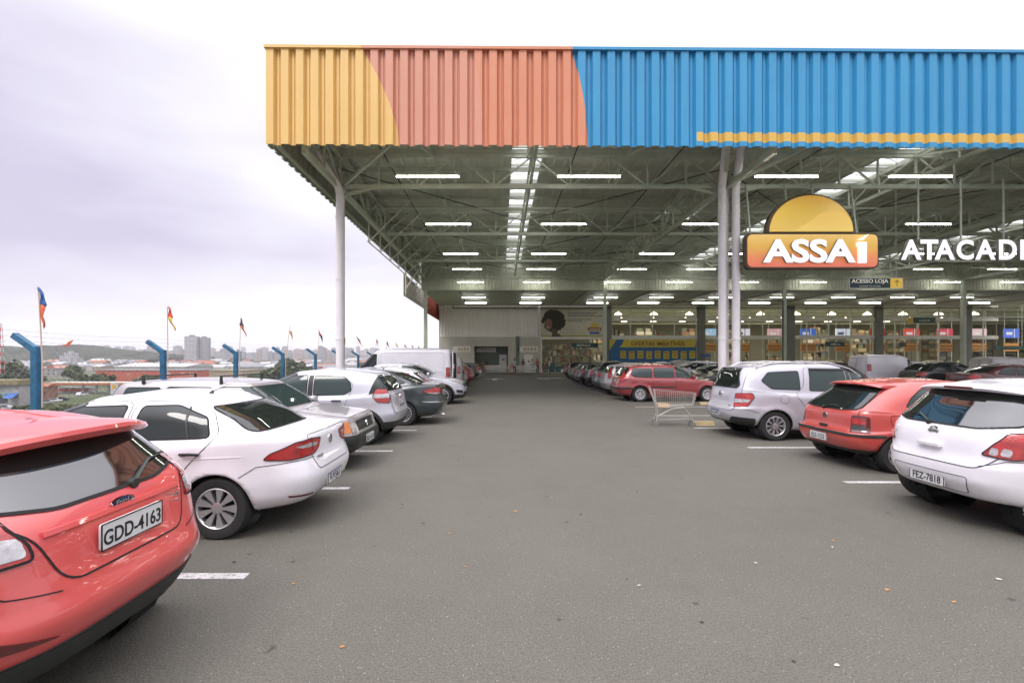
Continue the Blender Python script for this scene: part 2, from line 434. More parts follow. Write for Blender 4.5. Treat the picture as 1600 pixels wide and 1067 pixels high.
    def strip(s, name, proj, pts, w, m, off=.004, thick=0.):
        mb = MB(); P = []
        for i in range(len(pts) - 1):
            a, b = Vector(pts[i]), Vector(pts[i + 1]); k = max(1, int((b - a).length / .05))
            P += [tuple(a + (b - a) * j / k) for j in range(k)]
        P.append(pts[-1])
        if thick:
            Q = []
            H = [s.P3(proj, *p) for p in P]
            for i, (p, no, d) in enumerate(H):
                t = H[min(len(H) - 1, i + 1)][0] - H[max(0, i - 1)][0]; sd = t.normalized().cross(no).normalized() * (w / 2)
                Q.append([p - sd, p - sd * .7 + no * thick, p + sd * .7 + no * thick, p + sd])
            for i in range(len(Q) - 1): mb.add(Q[i] + Q[i + 1], [(0, 1, 5, 4), (1, 2, 6, 5), (2, 3, 7, 6)], 0)
            for q in (Q[0], Q[-1]): mb.add(q, [(0, 1, 2, 3)])
        else: s._strip(mb, proj, P, w, off, 0)
        return mb.build(name, m, s.root)
    def both(s, fn, *a, **k):
        r = []
        for side in ('L', 'R'): r.append(fn(a[0], side, *a[1:], **k))
        return r
    def wrap2(s, name, poly, m, proj='WB', **k):
        s.patch(name, proj, poly, m, **k); s.patch(name, proj, [(-a, b) for a, b in poly][::-1], m, **k)
    def handle(s, side, x, z, m, w=.19, h=.032, par=None):
        p, no, d = s.P3(side, x, z); sg = 1 if side == 'L' else -1
        mb = MB(); q = []
        for t in np.linspace(0, 1, 9):
            q.append((p.x - w / 2 + w * t, p.y + sg * (.012 + .022 * math.sin(math.pi * t) ** .5), z + .004 * math.sin(math.pi * t)))
        for i in range(8):
            hh = lambda k: h * (.6 + .4 * math.sin(math.pi * k / 8) ** .5)
            mb.bar(q[i], q[i + 1], .022, hh(i + .5), n=8)
        return mb.build('handle', m, par or s.root, smooth=True, auto=50)
    def mirror(s, side, x, z, m):
        p, no, d = s.P3(side, x, z); sg = 1 if side == 'L' else -1
        bm = bmesh.new(); bmesh.ops.create_icosphere(bm, subdivisions=2, radius=1)
        for v in bm.verts:
            c = v.co; v.co = Vector((math.copysign(abs(c.x) ** .6, c.x) * .055, math.copysign(abs(c.y) ** .6, c.y) * .11, math.copysign(abs(c.z) ** .6, c.z) * .075))
            v.co += Vector((p.x, p.y + sg * .13, z + .03))
        me = bpy.data.meshes.new('mirror'); bm.to_mesh(me); bm.free(); me.materials.append(m)
        me.polygons.foreach_set('use_smooth', [True] * len(me.polygons))
        o = link('mirror', me, s.root)
        MB().bar((p.x, p.y - sg * .02, z - .02), (p.x, p.y + sg * .08, z), .04, n=6).build('mirror_stalk', PLASTIC, o)
    def plate(s, front, y, z, txt, blue=False, tilt=0, size=.075, fx=None):
        L = s.P['L']; p, no, d = s.P3('F' if front else 'B', y, z)
        x = (p.x + .012 if front else p.x - .012) if fx is None else fx
        f = (1, 0, 0) if front else (-1, 0, 0)
        M = facemat(f, (x, y, z)); pl = MB().prism(roundpoly([(-.2, -.065), (.2, -.065), (.2, .065), (-.2, .065)], .015), -.012, .003, 'z', M=M)
        o = pl.build('license_plate', PLATE, s.root)
        dx = .004 if front else -.004
        if blue: MB().prism([(-.195, .038), (.195, .038), (.195, .061), (-.195, .061)], .0032, .0045, 'z', M=M).build('plate_band', PLBLUE, o)
        text(txt, .105, PLTXT, (x + dx, y, z - .012), f, o, extrude=.001, bold=.0015, xs=.80 if len(txt) > 7 else .86)
        fr = MB()
        for q in ((-.199, -.064, .199, -.064), (-.199, .064, .199, .064), (-.199, -.064, -.199, .064), (.199, -.064, .199, .064)):
            fr.bar(M @ Vector((q[0], q[1], .003)), M @ Vector((q[2], q[3], .003)), .005)
        fr.build('plate_frame', GAP, o)
    def spoiler(s, x0, x1, z, w, th=.035, m=None, drop=.02, curve=.10):
        # roof spoiler: wedge from x1 (on the roof) back to x0, curved in plan
        mb = MB(); k = 24; ring = []
        for i in range(k + 1):
            t = -1 + 2 * i / k; y = t * w; cx = curve * abs(t) ** 3; e = 1 - abs(t) ** 8 * .5; zz = z - .05 * abs(t) ** 3
            a = x0 + cx
            ring.append([(x1, y, zz + .012 - .015 * abs(t) ** 3), (a + .07, y, zz + .006 * e - drop * .5), (a + .012, y, zz - drop), (a, y, zz - drop - th * .4), (a + .02, y, zz - drop - th * e), (x1 + .02, y, zz - .075)])
        for i in range(k):
            b = ring[i] + ring[i + 1]; mb.add(b, [(j, (j + 1) % 6, 6 + (j + 1) % 6, 6 + j) for j in range(6)])
        mb.add(ring[0], [tuple(range(6))]); mb.add(ring[-1], [tuple(range(6))])
        bm_merge(mb)
        return mb.build('spoiler', m or s.paint, s.root, smooth=True, auto=40)
    def emblem(s, kind, y, z, r=.045, front=False, x=None):
        p, no, d = s.P3('F' if front else 'B', y, z); f = (1, 0, 0) if front else (-1, 0, 0)
        M = facemat(f, (x if x is not None else p.x, y, z))
        Y2 = M @ Matrix.Rotation(R(-90), 4, 'X')            # lathe axis along the emblem's normal
        mb = MB()
        if kind == 'oval':
            Sx = M @ Matrix.Translation((0, 0, .004)) @ Matrix.Diagonal((1.75, .75, 1, 1)) @ Matrix.Rotation(R(-90), 4, 'X')
            mb.lathe([(r * 1.0, -.02), (r, -.008), (r * .88, -.012), (r * .88, 0)], 28, Sx)
            mb.lathe([(r * .88, -.009), (.0005, -.009)], 28, Sx, mi=1)
            o = mb.build('emblem', [CHROME, FORDBLUE], s.root, smooth=True, auto=40)
            text('Ford', r * 1.1, CHROME, M @ Vector((0, 0, .016)), f, o, extrude=.001, bold=.001)
            return
        mb.lathe([(r, .004), (r, -.012), (r * .84, -.012), (r * .84, .004)], 28, Y2)
        if kind == 'disc': mb.lathe([(r * .84, -.004), (.0005, -.004)], 28, Y2, mi=1)
        o = mb.build('emblem', [CHROME, FORDBLUE if kind != 'disc' else PLASTIC], s.root, smooth=True, auto=40)
        b = MB(); w = r * .16
        def seg(a, c): b.bar(M @ Vector((a[0] * r, a[1] * r, .008)), M @ Vector((c[0] * r, c[1] * r, .008)), w)
        if kind in ('vw', 'disc'):
            seg((-.38, .75), (0, .08)); seg((.38, .75), (0, .08)); seg((-.75, .35), (-.36, -.75)); seg((-.36, -.75), (0, -.02)); seg((0, -.02), (.36, -.75)); seg((.36, -.75), (.75, .35))
        elif kind == 'bar': b.bar(M @ Vector((-r * 1.15, 0, .01)), M @ Vector((r * 1.15, 0, .01)), r * .34)
        elif kind == 'bowtie':
            b.bar(M @ Vector((-r * .9, 0, .01)), M @ Vector((r * .9, 0, .01)), r * .34); b.bar(M @ Vector((-r * .3, 0, .011)), M @ Vector((r * .3, 0, .011)), r * .6)
        elif kind == 'diamond':
            for q in (((0, .8), (.45, 0)), ((.45, 0), (0, -.8)), ((0, -.8), (-.45, 0)), ((-.45, 0), (0, .8))): seg(*q)
        if b.v: b.build('emblem_mark', CHROME, o)
    def wiper(s, y0, z0, y1, z1, front=False):
        a, n0, _ = s.P3('B', y0, z0); b, n1, _ = s.P3('B', y1, z1); mid = (a + b) / 2 + (n0 + n1) * .02
        mid = s.P3('B', mid.y, mid.z)[0] + n0 * .045
        mb = MB().bar(a + n0 * .02, mid, .034, .02, n=6, w2=.022).bar(mid, b + n1 * .014, .02, .014, n=6, w2=.008)
        Y2 = facemat((-1, 0, 0), a + n0 * .01) @ Matrix.Rotation(R(-90), 4, 'X')
        mb.lathe([(.028, .012), (.026, -.02), (.001, -.026)], 14, Y2)
        mb.build('wiper', PLASTIC, s.root, smooth=True, auto=40)
    def antenna(s, x, y=0, h=.22, lean=-.14):
        p, no, d = s.P3('T', x, y)
        MB().bar(p - Vector((0, 0, .01)), p + Vector((lean * .12, 0, .03)), .06, n=6, w2=.02).bar(p + Vector((0, 0, .01)), p + Vector((lean, 0, h)), .009, n=6).build('antenna', PLASTIC, s.root)

def bm_merge(mb, d=1e-5):
    seen = {}; mp_ = []; vs = []
    for v in mb.v:
        k = (round(v[0], 5), round(v[1], 5), round(v[2], 5))
        if k not in seen: seen[k] = len(vs); vs.append(v)
        mp_.append(seen[k])
    fs = []; ms = []
    for f, m in zip(mb.f, mb.m):
        g = []
        for i in f:
            if mp_[i] not in g: g.append(mp_[i])
        if len(g) > 2: fs.append(tuple(g)); ms.append(m)
    mb.v, mb.f, mb.m = vs, fs, ms
# ------------------------------------------------------------------ ground and land
def nodes(name):
    m = bpy.data.materials.new(name); m.use_nodes = True; t = m.node_tree; b = t.nodes['Principled BSDF']
    o = t.nodes.new('ShaderNodeTexCoord'); MATS[name] = m
    return m, t, b, o
def mth(t, op, a, b=None, c=None):
    n = t.nodes.new('ShaderNodeMath'); n.operation = op
    for i, x in enumerate((a, b, c)):
        if x is None: continue
        if isinstance(x, (int, float)): n.inputs[i].default_value = x
        else: t.links.new(x, n.inputs[i])
    return n.outputs[0]
def mixc(t, f, a, b):
    n = t.nodes.new('ShaderNodeMixRGB')
    for i, x in enumerate((f, a, b)):
        if isinstance(x, tuple): n.inputs[i].default_value = (*x, 1)
        elif isinstance(x, (int, float)): n.inputs[i].default_value = x
        else: t.links.new(x, n.inputs[i])
    return n.outputs[0]
def noise_n(t, vec, scale, det=4, rough=.6, lo=.4, hi=.6):
    n = t.nodes.new('ShaderNodeTexNoise'); n.inputs['Scale'].default_value = scale; n.inputs['Detail'].default_value = det; n.inputs['Roughness'].default_value = rough
    t.links.new(vec, n.inputs['Vector'])
    r = t.nodes.new('ShaderNodeMapRange'); r.inputs[1].default_value = lo; r.inputs[2].default_value = hi; t.links.new(n.outputs['Fac'], r.inputs[0])
    return r.outputs[0]
def asphalt():
    m, t, b, o = nodes('asphalt'); v = o.outputs['Object']
    big = noise_n(t, v, .35, 5, .6, .35, .65); med = noise_n(t, v, 2.2, 6, .7, .3, .7); fine = noise_n(t, v, 38, 3, .8, .34, .66); grit = noise_n(t, v, 95, 2, .6, .36, .64)
    c = mixc(t, big, (.082, .078, .063), (.113, .107, .089)); c = mixc(t, mth(t, 'MULTIPLY', med, .35), c, (.14, .132, .117))
    c = mixc(t, mth(t, 'MULTIPLY', fine, .70), c, (.058, .054, .045)); c = mixc(t, mth(t, 'MULTIPLY', grit, .38), c, (.25, .235, .20))
    vo = t.nodes.new('ShaderNodeTexVoronoi'); vo.inputs['Scale'].default_value = 38; t.links.new(v, vo.inputs['Vector'])     # pale stones
    st = mth(t, 'LESS_THAN', vo.outputs['Distance'], .13); sel = noise_n(t, v, 17, 2, .5, .50, .56)
    c = mixc(t, mth(t, 'MULTIPLY', mth(t, 'MULTIPLY', st, sel), .6), c, (.48, .46, .41))
    spot = noise_n(t, v, 3.1, 3, .6, .70, .735)                                                     # oil spots and gum
    c = mixc(t, mth(t, 'MULTIPLY', spot, .6), c, (.03, .028, .025))
    vo2 = t.nodes.new('ShaderNodeTexVoronoi'); vo2.inputs['Scale'].default_value = 1.9; t.links.new(v, vo2.inputs['Vector'])
    c = mixc(t, mth(t, 'MULTIPLY', mth(t, 'LESS_THAN', vo2.outputs['Distance'], .045), .55), c, (.03, .028, .026))
    c = mixc(t, mth(t, 'MULTIPLY', noise_n(t, v, .9, 4, .7, .58, .72), .18), c, (.055, .051, .044))
    t.links.new(c, b.inputs['Base Color']); b.inputs['Roughness'].default_value = .88; b.inputs['Specular IOR Level'].default_value = .3
    bp = t.nodes.new('ShaderNodeBump'); bp.inputs['Strength'].default_value = .7; bp.inputs['Distance'].default_value = .004
    t.links.new(mth(t, 'ADD', fine, grit), bp.inputs['Height']); t.links.new(bp.outputs[0], b.inputs['Normal'])
    return m
ASPH = asphalt()
def line_mat():
    m, t, b, o = nodes('line_paint'); g = t.nodes.new('ShaderNodeNewGeometry'); w = noise_n(t, g.outputs['Position'], 22, 4, .75, .50, .62); w2 = noise_n(t, g.outputs['Position'], 3, 3, .6, .35, .7)
    c = mixc(t, w2, (.56, .53, .52), (.40, .38, .36)); c = mixc(t, mth(t, 'MULTIPLY', w, .75), c, (.12, .115, .10)); t.links.new(c, b.inputs['Base Color']); b.inputs['Roughness'].default_value = .8
    return m
LINE = line_mat()
EDGE_X = -7.6
def ground():
    struct(MB().box(EDGE_X, 110, -60, 160, -.6, 0).build('parking_lot', ASPH))
    # the land around: a low plain with a hill range far left
    land, t, b, o = nodes('land'); v = o.outputs['Object']
    c = mixc(t, noise_n(t, v, .012, 6, .65, .4, .6), (.06, .08, .035), (.15, .145, .12)); c = mixc(t, mth(t, 'MULTIPLY', noise_n(t, v, .05, 4, .6, .5, .6), .6), c, (.05, .075, .03))
    t.links.new(c, b.inputs['Base Color']); b.inputs['Roughness'].default_value = 1; b.inputs['Specular IOR Level'].default_value = .1
    mb = MB(); xs = [-3800, -3200, -2500, -1800, -1200, -800, -500, -300, -200, -150, -110, -80, -60, -45, -34, -26, -20, -15, -11, -8.4, 0, 200, 1500, 3800]
    ys = [-2500, -600, -200, -60, -30] + list(range(-10, 130, 10)) + [140, 180, 240, 300, 400, 600, 900, 1400, 2200, 3000, 3800]
    def zz(x, y):
        s = min(1, max(0, (-8.4 - x) / 40)); z = -.9 - 13.1 * (s ** .6)
        if x > -8.4: z = -14
        if x < -8.5: z += .5 * noise.noise(Vector((x * .06, y * .06, 0))) * min(1, (-8.5 - x) / 20)
        return z
    for x in xs:
        for y in ys: mb.v.append((x, y, zz(x, y)))
    n = len(ys)
    for i in range(len(xs) - 1):
        for j in range(n - 1): mb.f.append((i * n + j, (i + 1) * n + j, (i + 1) * n + j + 1, i * n + j + 1)); mb.m.append(0)
    struct(mb.build('terrain', land, smooth=True))
    # hill range
    hm, t, b, o = nodes('wooded_hill'); v = o.outputs['Object']
    c = mixc(t, noise_n(t, v, .03, 6, .7, .35, .65), (.014, .022, .012), (.042, .056, .028)); t.links.new(c, b.inputs['Base Color']); b.inputs['Roughness'].default_value = 1
    mb = MB(); D = 1500; k = 620; rows = 9
    for i in range(k + 1):
        u = -320 + i * (640 / k); X = (u - VPU) * D / FPX
        ridge = 19 - 4 * math.sin((u + 20) * .021) if u < 150 else 17 - (u - 150) * .10
        if u < 60: ridge += 2 * math.sin(u * .09)
        ridge = max(2.5, ridge); z1 = CAMH + ridge * D / FPX + 3.5 * noise.noise(Vector((u * .12, 1, 0))) + 7 * noise.noise(Vector((u * .5, 7, 0)))
        for j in range(rows):
            s = j / (rows - 1); mb.v.append((X * (1 + .0 * s), D - 420 * (1 - s) , -14 + (z1 + 14) * math.sin(s * 1.57) + (9 * noise.noise(Vector((u * .3, j * 3.3, 0))) if 0 < j < rows - 1 else 0)))
        mb.v.append((X, D + 600, -14))
    n = rows + 1
    for i in range(k):
        for j in range(n - 1): mb.f.append((i * n + j, (i + 1) * n + j, (i + 1) * n + j + 1, i * n + j + 1)); mb.m.append(0)
    struct(mb.build('hill', hm, smooth=True))
    # bay lines
    for i in range(-2, 17):
        Y = 3.68 + 2.487 * i
        struct(MB().box(-7.0, -2.04, Y - .05, Y + .05, .001, .004).build('parking_line', LINE))
    for i in range(-2, 16):
        Y = 3.95 + 2.52 * i
        struct(MB().box(4.87, 14.9, Y - .05, Y + .05, .001, .004).build('parking_line', LINE))
        struct(MB().box(21.2, 31.0, Y - .05, Y + .05, .001, .004).build('parking_line', LINE))
    for (u, v, lean) in ((773, 592.5, 0), (857, 591, 1)):
        p = PX(u, v, CAMH * FPX / (v - VPV)); a = MB()
        if lean == 0: a.prism([(-.18, -1.6), (.18, -1.6), (.18, .3), (1.0, .1), (0, 1.8), (-1.0, .1), (-.18, .3)], .001, .004, 'z')
        else: a.prism([(-1.2, -.4), (-.2, -1.6), (-.1, -.7), (1.6, .9), (1.1, 1.3), (-.5, -.1), (-.6, .7)], .001, .004, 'z')
        struct(a.build('arrow_marking', LINE, loc=(p.x, p.y, 0)))
    # dry leaves and scraps on the asphalt
    lv = [mat('leaf_orange', (.42, .20, .06), .8), mat('leaf_pale', (.50, .46, .38), .8), mat('leaf_brown', (.05, .035, .022), .8)]
    rr = random.Random(5)
    spots = [(459, 912), (727, 886), (1386, 922), (1302, 845), (535, 1011), (805, 799), (646, 855), (1262, 770), (862, 778), (702, 834), (1300, 855), (1330, 862), (627, 795), (629, 788), (1560, 905), (980, 905), (1180, 880)]
    for i, (u, v) in enumerate(spots + [(rr.uniform(330, 1560), rr.uniform(720, 1060)) for _ in range(9)]):
        Y = CAMH * FPX / (v - VPV); p = PX(u, v, Y); s = rr.uniform(.009, .02); q = rr.uniform(0, 6.28)
        pts = [(s * 1.6 * math.cos(t + q) if k % 2 == 0 else s * .9 * math.cos(t + q), s * .8 * math.sin(t + q)) for k, t in enumerate([j * 1.05 for j in range(6)])]
        mb = MB(); mb.add([(a, b, .003 + rr.uniform(0, .008)) for a, b in pts] + [(0, 0, .012)], [(j, (j + 1) % 6, 6) for j in range(6)])
        kind = 0 if i < 7 else rr.choice((0, 1, 1, 2, 2))
        o = mb.build('dry_leaf', lv[kind], loc=(p.x, p.y, 0), norm=False)
        tag(o, ('curled orange dry leaf', 'pale scrap of dry leaf', 'dark brown dry leaf')[kind] + ' lying on the open asphalt', 'leaf', 'dry leaves scattered on the asphalt')
ground()

# ------------------------------------------------------------------ building
STEEL = mat('steel_paint', (.50, .54, .43), .5, var=.12, vscale=1.2)
STEELD = mat('steel_dark', (.05, .055, .045), .6)
DECK = mat('roof_deck', (.62, .64, .51), .55, var=.15, vscale=.5)
PIPE = mat('white_pipe', (.84, .81, .83), .45, var=.06, vscale=1.5)
WALLW = mat('white_cladding', (.72, .68, .62), .5, var=.06, vscale=.8); WALLG = mat('grey_wall', (.44, .42, .35), .85, var=.10, vscale=.7)
GGREEN = mat('green_grey_wall', (.16, .18, .15), .8, var=.1)
CONC = mat('concrete', (.24, .235, .21), .85, var=.15, vscale=2)
def fascia_mat():
    m, t, b, o = nodes('fascia_paint'); s = t.nodes.new('ShaderNodeSeparateXYZ'); t.links.new(o.outputs['Object'], s.inputs[0]); x, z = s.outputs[0], s.outputs[2]
    dz = mth(t, 'MAXIMUM', z, 0.0001)                         # object origin at the lower left corner
    arc = lambda x0, k, p: mth(t, 'LESS_THAN', x, mth(t, 'SUBTRACT', x0, mth(t, 'MULTIPLY', mth(t, 'POWER', dz, p), k)))
    mpn = t.nodes.new('ShaderNodeMapping'); mpn.inputs['Scale'].default_value = (7, 7, .35); t.links.new(o.outputs['Object'], mpn.inputs[0])
    w = noise_n(t, mpn.outputs[0], 1.0, 5, .6, .35, .75); w2 = noise_n(t, o.outputs['Object'], .35, 4, .6, .4, .6); ww = mth(t, 'ADD', mth(t, 'MULTIPLY', w, .35), mth(t, 'MULTIPLY', w2, .25))
    yel = mixc(t, ww, (.76, .50, .17), (.64, .40, .12)); sal = mixc(t, ww, (.66, .27, .155), (.56, .20, .11)); pink = mixc(t, ww, (.64, .295, .20), (.56, .23, .15)); blu = mixc(t, ww, (.042, .30, .55), (.026, .215, .43))
    c = mixc(t, arc(11.03, .077, 1.66), blu, sal); c = mixc(t, arc(7.4, .035, 1.9), c, pink); c = mixc(t, arc(4.51, .174, 1.66), c, yel)
    st = mth(t, 'MULTIPLY', mth(t, 'GREATER_THAN', x, 14.76), mth(t, 'MULTIPLY', mth(t, 'GREATER_THAN', z, .17), mth(t, 'LESS_THAN', z, .48)))
    c = mixc(t, st, c, (.66, .42, .09))
    t.links.new(c, b.inputs['Base Color']); b.inputs['Roughness'].default_value = .42
    return m
FASC = fascia_mat()
def corrugated(L, z0, z1, pitch=.5, depth=.10, flat=.5, th=.012, ax='x'):
    # ribbed sheet along +x (or +y), facing -y (or -x)
    prof = []; n = int(L / pitch)
    for i in range(n):
        a = i * pitch; f = pitch * flat; s = pitch * .10
        prof += [(a, 0), (a + f, 0), (a + f + s, depth), (a + f + s + pitch * .06, depth), (a + f + s + pitch * .08, depth * .8), (a + pitch - s - pitch * .08, depth * .8), (a + pitch - s - pitch * .06, depth), (a + pitch - s, depth)]
    prof.append((n * pitch, 0)); mb = MB(); vs = []
    P = (lambda a, d, z: (a, d, z)) if ax == 'x' else (lambda a, d, z: (d, a, z))
    for z in (z0, z1):
        for (a, d) in prof: vs.append(P(a, d, z))
        for (a, d) in prof: vs.append(P(a, d + th, z))
    m = len(prof); fs = []
    for i in range(m - 1):
        fs += [(i, i + 1, 2 * m + i + 1, 2 * m + i), (m + i, m + i + 1, 3 * m + i + 1, 3 * m + i), (i, i + 1, m + i + 1, m + i), (2 * m + i, 2 * m + i + 1, 3 * m + i + 1, 3 * m + i)]
    fs += [(0, m, 3 * m, 2 * m), (m - 1, 2 * m - 1, 4 * m - 1, 3 * m - 1)]
    return mb.add(vs, fs)
FY = 15.6; FZ = 9.06
def truss(name, p, q, z0, z1, panel=1.9, w=.12, parent=None, m=STEEL, hang=True):
    p = Vector((*p, 0)); q = Vector((*q, 0)); L = (q - p).length; n = max(2, round(L / panel)); mb = MB()
    P = lambda t, z: p + (q - p) * t + Vector((0, 0, z))
    mb.bar(P(0, z0), P(1, z0), w * 1.1, w * 1.5); mb.bar(P(0, z1), P(1, z1), w * 1.1, w * 1.4)
    for i in range(n + 1): mb.bar(P(i / n, z0), P(i / n, z1), w * .55)
    for i in range(n):
        a, b = (i, i + 1) if i % 2 == 0 else (i + 1, i)
        mb.bar(P(a / n, z0), P(b / n, z1), w * .55)
    return mb.build(name, m, parent)
TR_Y = [20.3, 28.0, 35.7, 43.4]; COLX = [-7.1, 9.9, 26.9, 43.9]; SKY_X = [1.22, 18.35, 35.5]
def building():
    B = thing('supermarket_building', 'large warehouse supermarket with open steel canopy and yellow, salmon and blue ribbed fascia', 'building', (0, 0, 0))
    f = corrugated(50, 0, 3.26, pitch=.508, depth=.13, ax='x').build('front_fascia', FASC, B); f.location = (-8.0, FY, FZ); f.rotation_euler = (0, 0, R(.6))
    cap = MB().box(-.06, 50, -.05, .22, 3.262, 3.36).build('fascia_cap', FASC, f)
    # return of the fascia along the left side
    sm = mat('side_fascia_paint', (.40, .41, .34), .45, var=.1)
    s_ = corrugated(45.2, FZ, FZ + 3.26, pitch=.508, ax='y').build('side_fascia', sm, B); s_.location = (-8.02, FY + .15, 0)
    MB().box(-7.90, -7.80, FY + .3, 60, FZ + .1, FZ + .22).box(-7.90, -7.80, FY + .3, 60, 10.6, 10.72).build('side_rail', STEEL, B)
    # roof sheets between the roof lights
    edges = [-7.9] + [e for x in SKY_X for e in (x - .72, x + .72)] + [62]
    for i in range(0, len(edges), 2):
        L = edges[i + 1] - edges[i]; mb = MB(); n = int(L / .5); pts = []
        for k in range(n + 1):
            a = edges[i] + k * L / n; pts += [(a, 11.0), (a + .30 * L / n * 1, 11.0), (a + .38 * L / n, 11.06), (a + .92 * L / n, 11.06)]
        pts = pts[:-3]
        for y in (FY + .95, 44.0):
            for a, z in pts: mb.v.append((a, y, z))
        m = len(pts)
        mb.add([], [])
        for k in range(m - 1): mb.f.append((k, k + 1, m + k + 1, m + k)); mb.m.append(0)
        top = len(mb.v)
        mb.box(edges[i], edges[i + 1], FY + .95, 44.0, 11.10, 11.16)
        mb.build('roof_sheet', DECK, B, norm=False)
    pc = bpy.data.materials.new('polycarbonate'); pc.use_nodes = True; t = pc.node_tree; t.nodes.clear()
    o = t.nodes.new('ShaderNodeOutputMaterial'); tr = t.nodes.new('ShaderNodeBsdfTransparent'); tl = t.nodes.new('ShaderNodeBsdfTranslucent'); mxs = t.nodes.new('ShaderNodeMixShader')
    tl.inputs[0].default_value = (.85, .85, .88, 1); mxs.inputs[0].default_value = .4; t.links.new(tr.outputs[0], mxs.inputs[1]); t.links.new(tl.outputs[0], mxs.inputs[2]); t.links.new(mxs.outputs[0], o.inputs[0])
    for x in SKY_X:
        mb = MB(); k = 8
        for y0 in np.arange(16.3, 43.5, 1.92):
            pts = [(x + .76 * math.cos(q), 11.1 + .30 * math.sin(q)) for q in np.linspace(math.pi, 0, k)]
            mb.add([(a, y, z) for y in (y0 + .06, y0 + 1.86) for a, z in pts], [(i, i + 1, k + i + 1, k + i) for i in range(k - 1)])
        sk = mb.build('skylight', pc, B, smooth=True, norm=False); r = MB()
        for y0 in np.arange(16.3, 44, 1.92):
            pts = [Vector((x + .76 * math.cos(q), y0, 11.1 + .30 * math.sin(q))) for q in np.linspace(math.pi, 0, k)]
            r.tube(pts, .018, 5)
            r.box(x - .72, x + .72, y0 - .05, y0 + .05, 11.0, 11.12)
        r.box(x - .76, x - .70, 16.3, 44, 11.02, 11.14).box(x + .70, x + .76, 16.3, 44, 11.02, 11.14).build('skylight_frame', STEEL, sk)
    for y in np.arange(16.4, 44, 1.92):                        # purlins
        MB().box(-7.7, 61, y - .035, y + .035, 10.80, 10.98).box(-7.7, 61, y - .035, y + .06, 10.79, 10.81).build('purlin', STEEL, B)
    for y in TR_Y: truss('truss', (-7.1, y), (61, y), 9.35, 10.72, 1.7, .12, B)
    for x in COLX: truss('truss', (x, FY + .9), (x, 43.8), 9.25, 10.70, 1.9, .15, B)
    for x in SKY_X: truss('truss', (x + .15, FY + .9), (x + .15, 43.8), 9.75, 10.70, 1.9, .10, B)
    for x in (-2.9, 5.6, 14.2, 22.6, 31): truss('truss', (x, 20.3), (x, 43.8), 10.2, 10.72, 1.2, .06, B)
    # wind bracing and sprinkler pipes
    for i in range(3):
        for x in COLX[:-1]:
            for (a, b) in (((x, TR_Y[i]), (x + 8.5, TR_Y[i + 1])), ((x + 17, TR_Y[i]), (x + 8.5, TR_Y[i + 1]))):
                MB().bar((*a, 10.15), (*b, 10.15), .05, n=6).build('brace', STEELD, B)
    for i, x in enumerate((-5.0, 3.2, 7.6, 13.4, 22.0, 30.0)):
        MB().bar((x, 17, 10.5), (x, 56, 10.2 if False else 10.5), .06, n=6).build('sprinkler_pipe', STEELD, B)
    for y in (24.0, 31.8, 39.6): MB().bar((-7, y, 9.6), (60, y, 9.6), .07, n=6).build('service_pipe', STEEL, B)
    # cantilever knees out to the fascia
    for x in COLX[:-1]:
        MB().bar((x, 20.3, 9.3), (x - .75 if x < 0 else x - 1.6, FY + .8, 10.3), .14).bar((x, 20.3, 9.3), (x + 3.4, 18.0, 10.7), .12).bar((x, 20.3, 8.95), (x + 1.7, 20.3, 9.35), .12).bar((x, 20.3, 8.95), (x - (1.7 if x > 0 else .1), 20.3, 9.35), .12).build('knee_brace', STEEL, B)
    for x in (-7.4, -3, 1.2, 5.6, 9.9, 14, 18.3, 22.6, 26.9):
        MB().bar((x, 20.3, 10.7), (x, FY + .75, 9.5), .09).bar((x, 20.3, 10.7), (x, FY + .75, 11.0), .1).bar((x, FY + .75, FZ + .3), (x, FY + .75, 12.2), .09).build('cantilever_arm', STEEL, B)
    for z in (.45, 2.55): MB().box(.1, 49.9, .17, .29, z, z + .12).build('fascia_rail', STEEL, f)
    # columns with white rainwater pipes
    for y in (20.3, 43.4):
        for x in COLX:
            w = .15; cmat = PIPE if y < 30 else STEEL
            c = MB().box(x - w, x + w, y - w, y + w, 0, 9.3).box(x - .3, x + .3, y - .3, y + .3, 0, .03).build('column', mat('column_white', (.62, .58, .58), .5, var=.08) if y < 30 else STEEL, B)
            if y < 30:
                offs = ((.10, -.36),) if x < 0 else ((-.24, -.36), (.36, -.36))
                for (ox, oy) in offs:
                    px, py = x + ox, y + oy
                    pts = [Vector((px, py, 0)), Vector((px, py, 8.9)), Vector((px - .05, py - .1, 9.2)), Vector((px - .6, py - 1.6, 10.3)), Vector((px - .75, py - 2.2, 10.6))]
                    p_ = MB().tube(pts, .165, 16).build('downpipe', PIPE, c, smooth=True, auto=40)
                    r = MB()
                    for z in (2.6, 5.2, 7.9): r.lathe([(.167, -.05), (.185, -.05), (.185, .05), (.167, .05)], 16, Matrix.Translation((px, py, z)) @ Matrix.Rotation(R(90), 4, 'X'))
                    r.build('pipe_collar', PIPE, p_, smooth=True, auto=40)
    # lowered ceiling and the band above it
    band = corrugated(69, 8.35, 11.0, pitch=.30, depth=.05, ax='x').build('drop_wall', DECK, B); band.location = (-7.6, 44.0, 0)
    sf = MB().box(-7.6, 61, 44.1, 57.0, 8.30, 8.42).build('soffit', mat('soffit_paint', (.50, .53, .41), .6, var=.08, vscale=.4), B)
    for x in np.arange(-4, 60, 6.2): MB().box(x - .03, x + .03, 44.2, 56.9, 8.26, 8.30).build('soffit_joint', STEELD, B)
    MB().bar((-5.8, 55.9, 7.9), (60, 55.9, 7.9), .12, n=8).bar((-5.8, 55.9, 7.9), (-5.8, 55.9, 8.35), .12, n=8).build('service_pipe', STEELD, B)
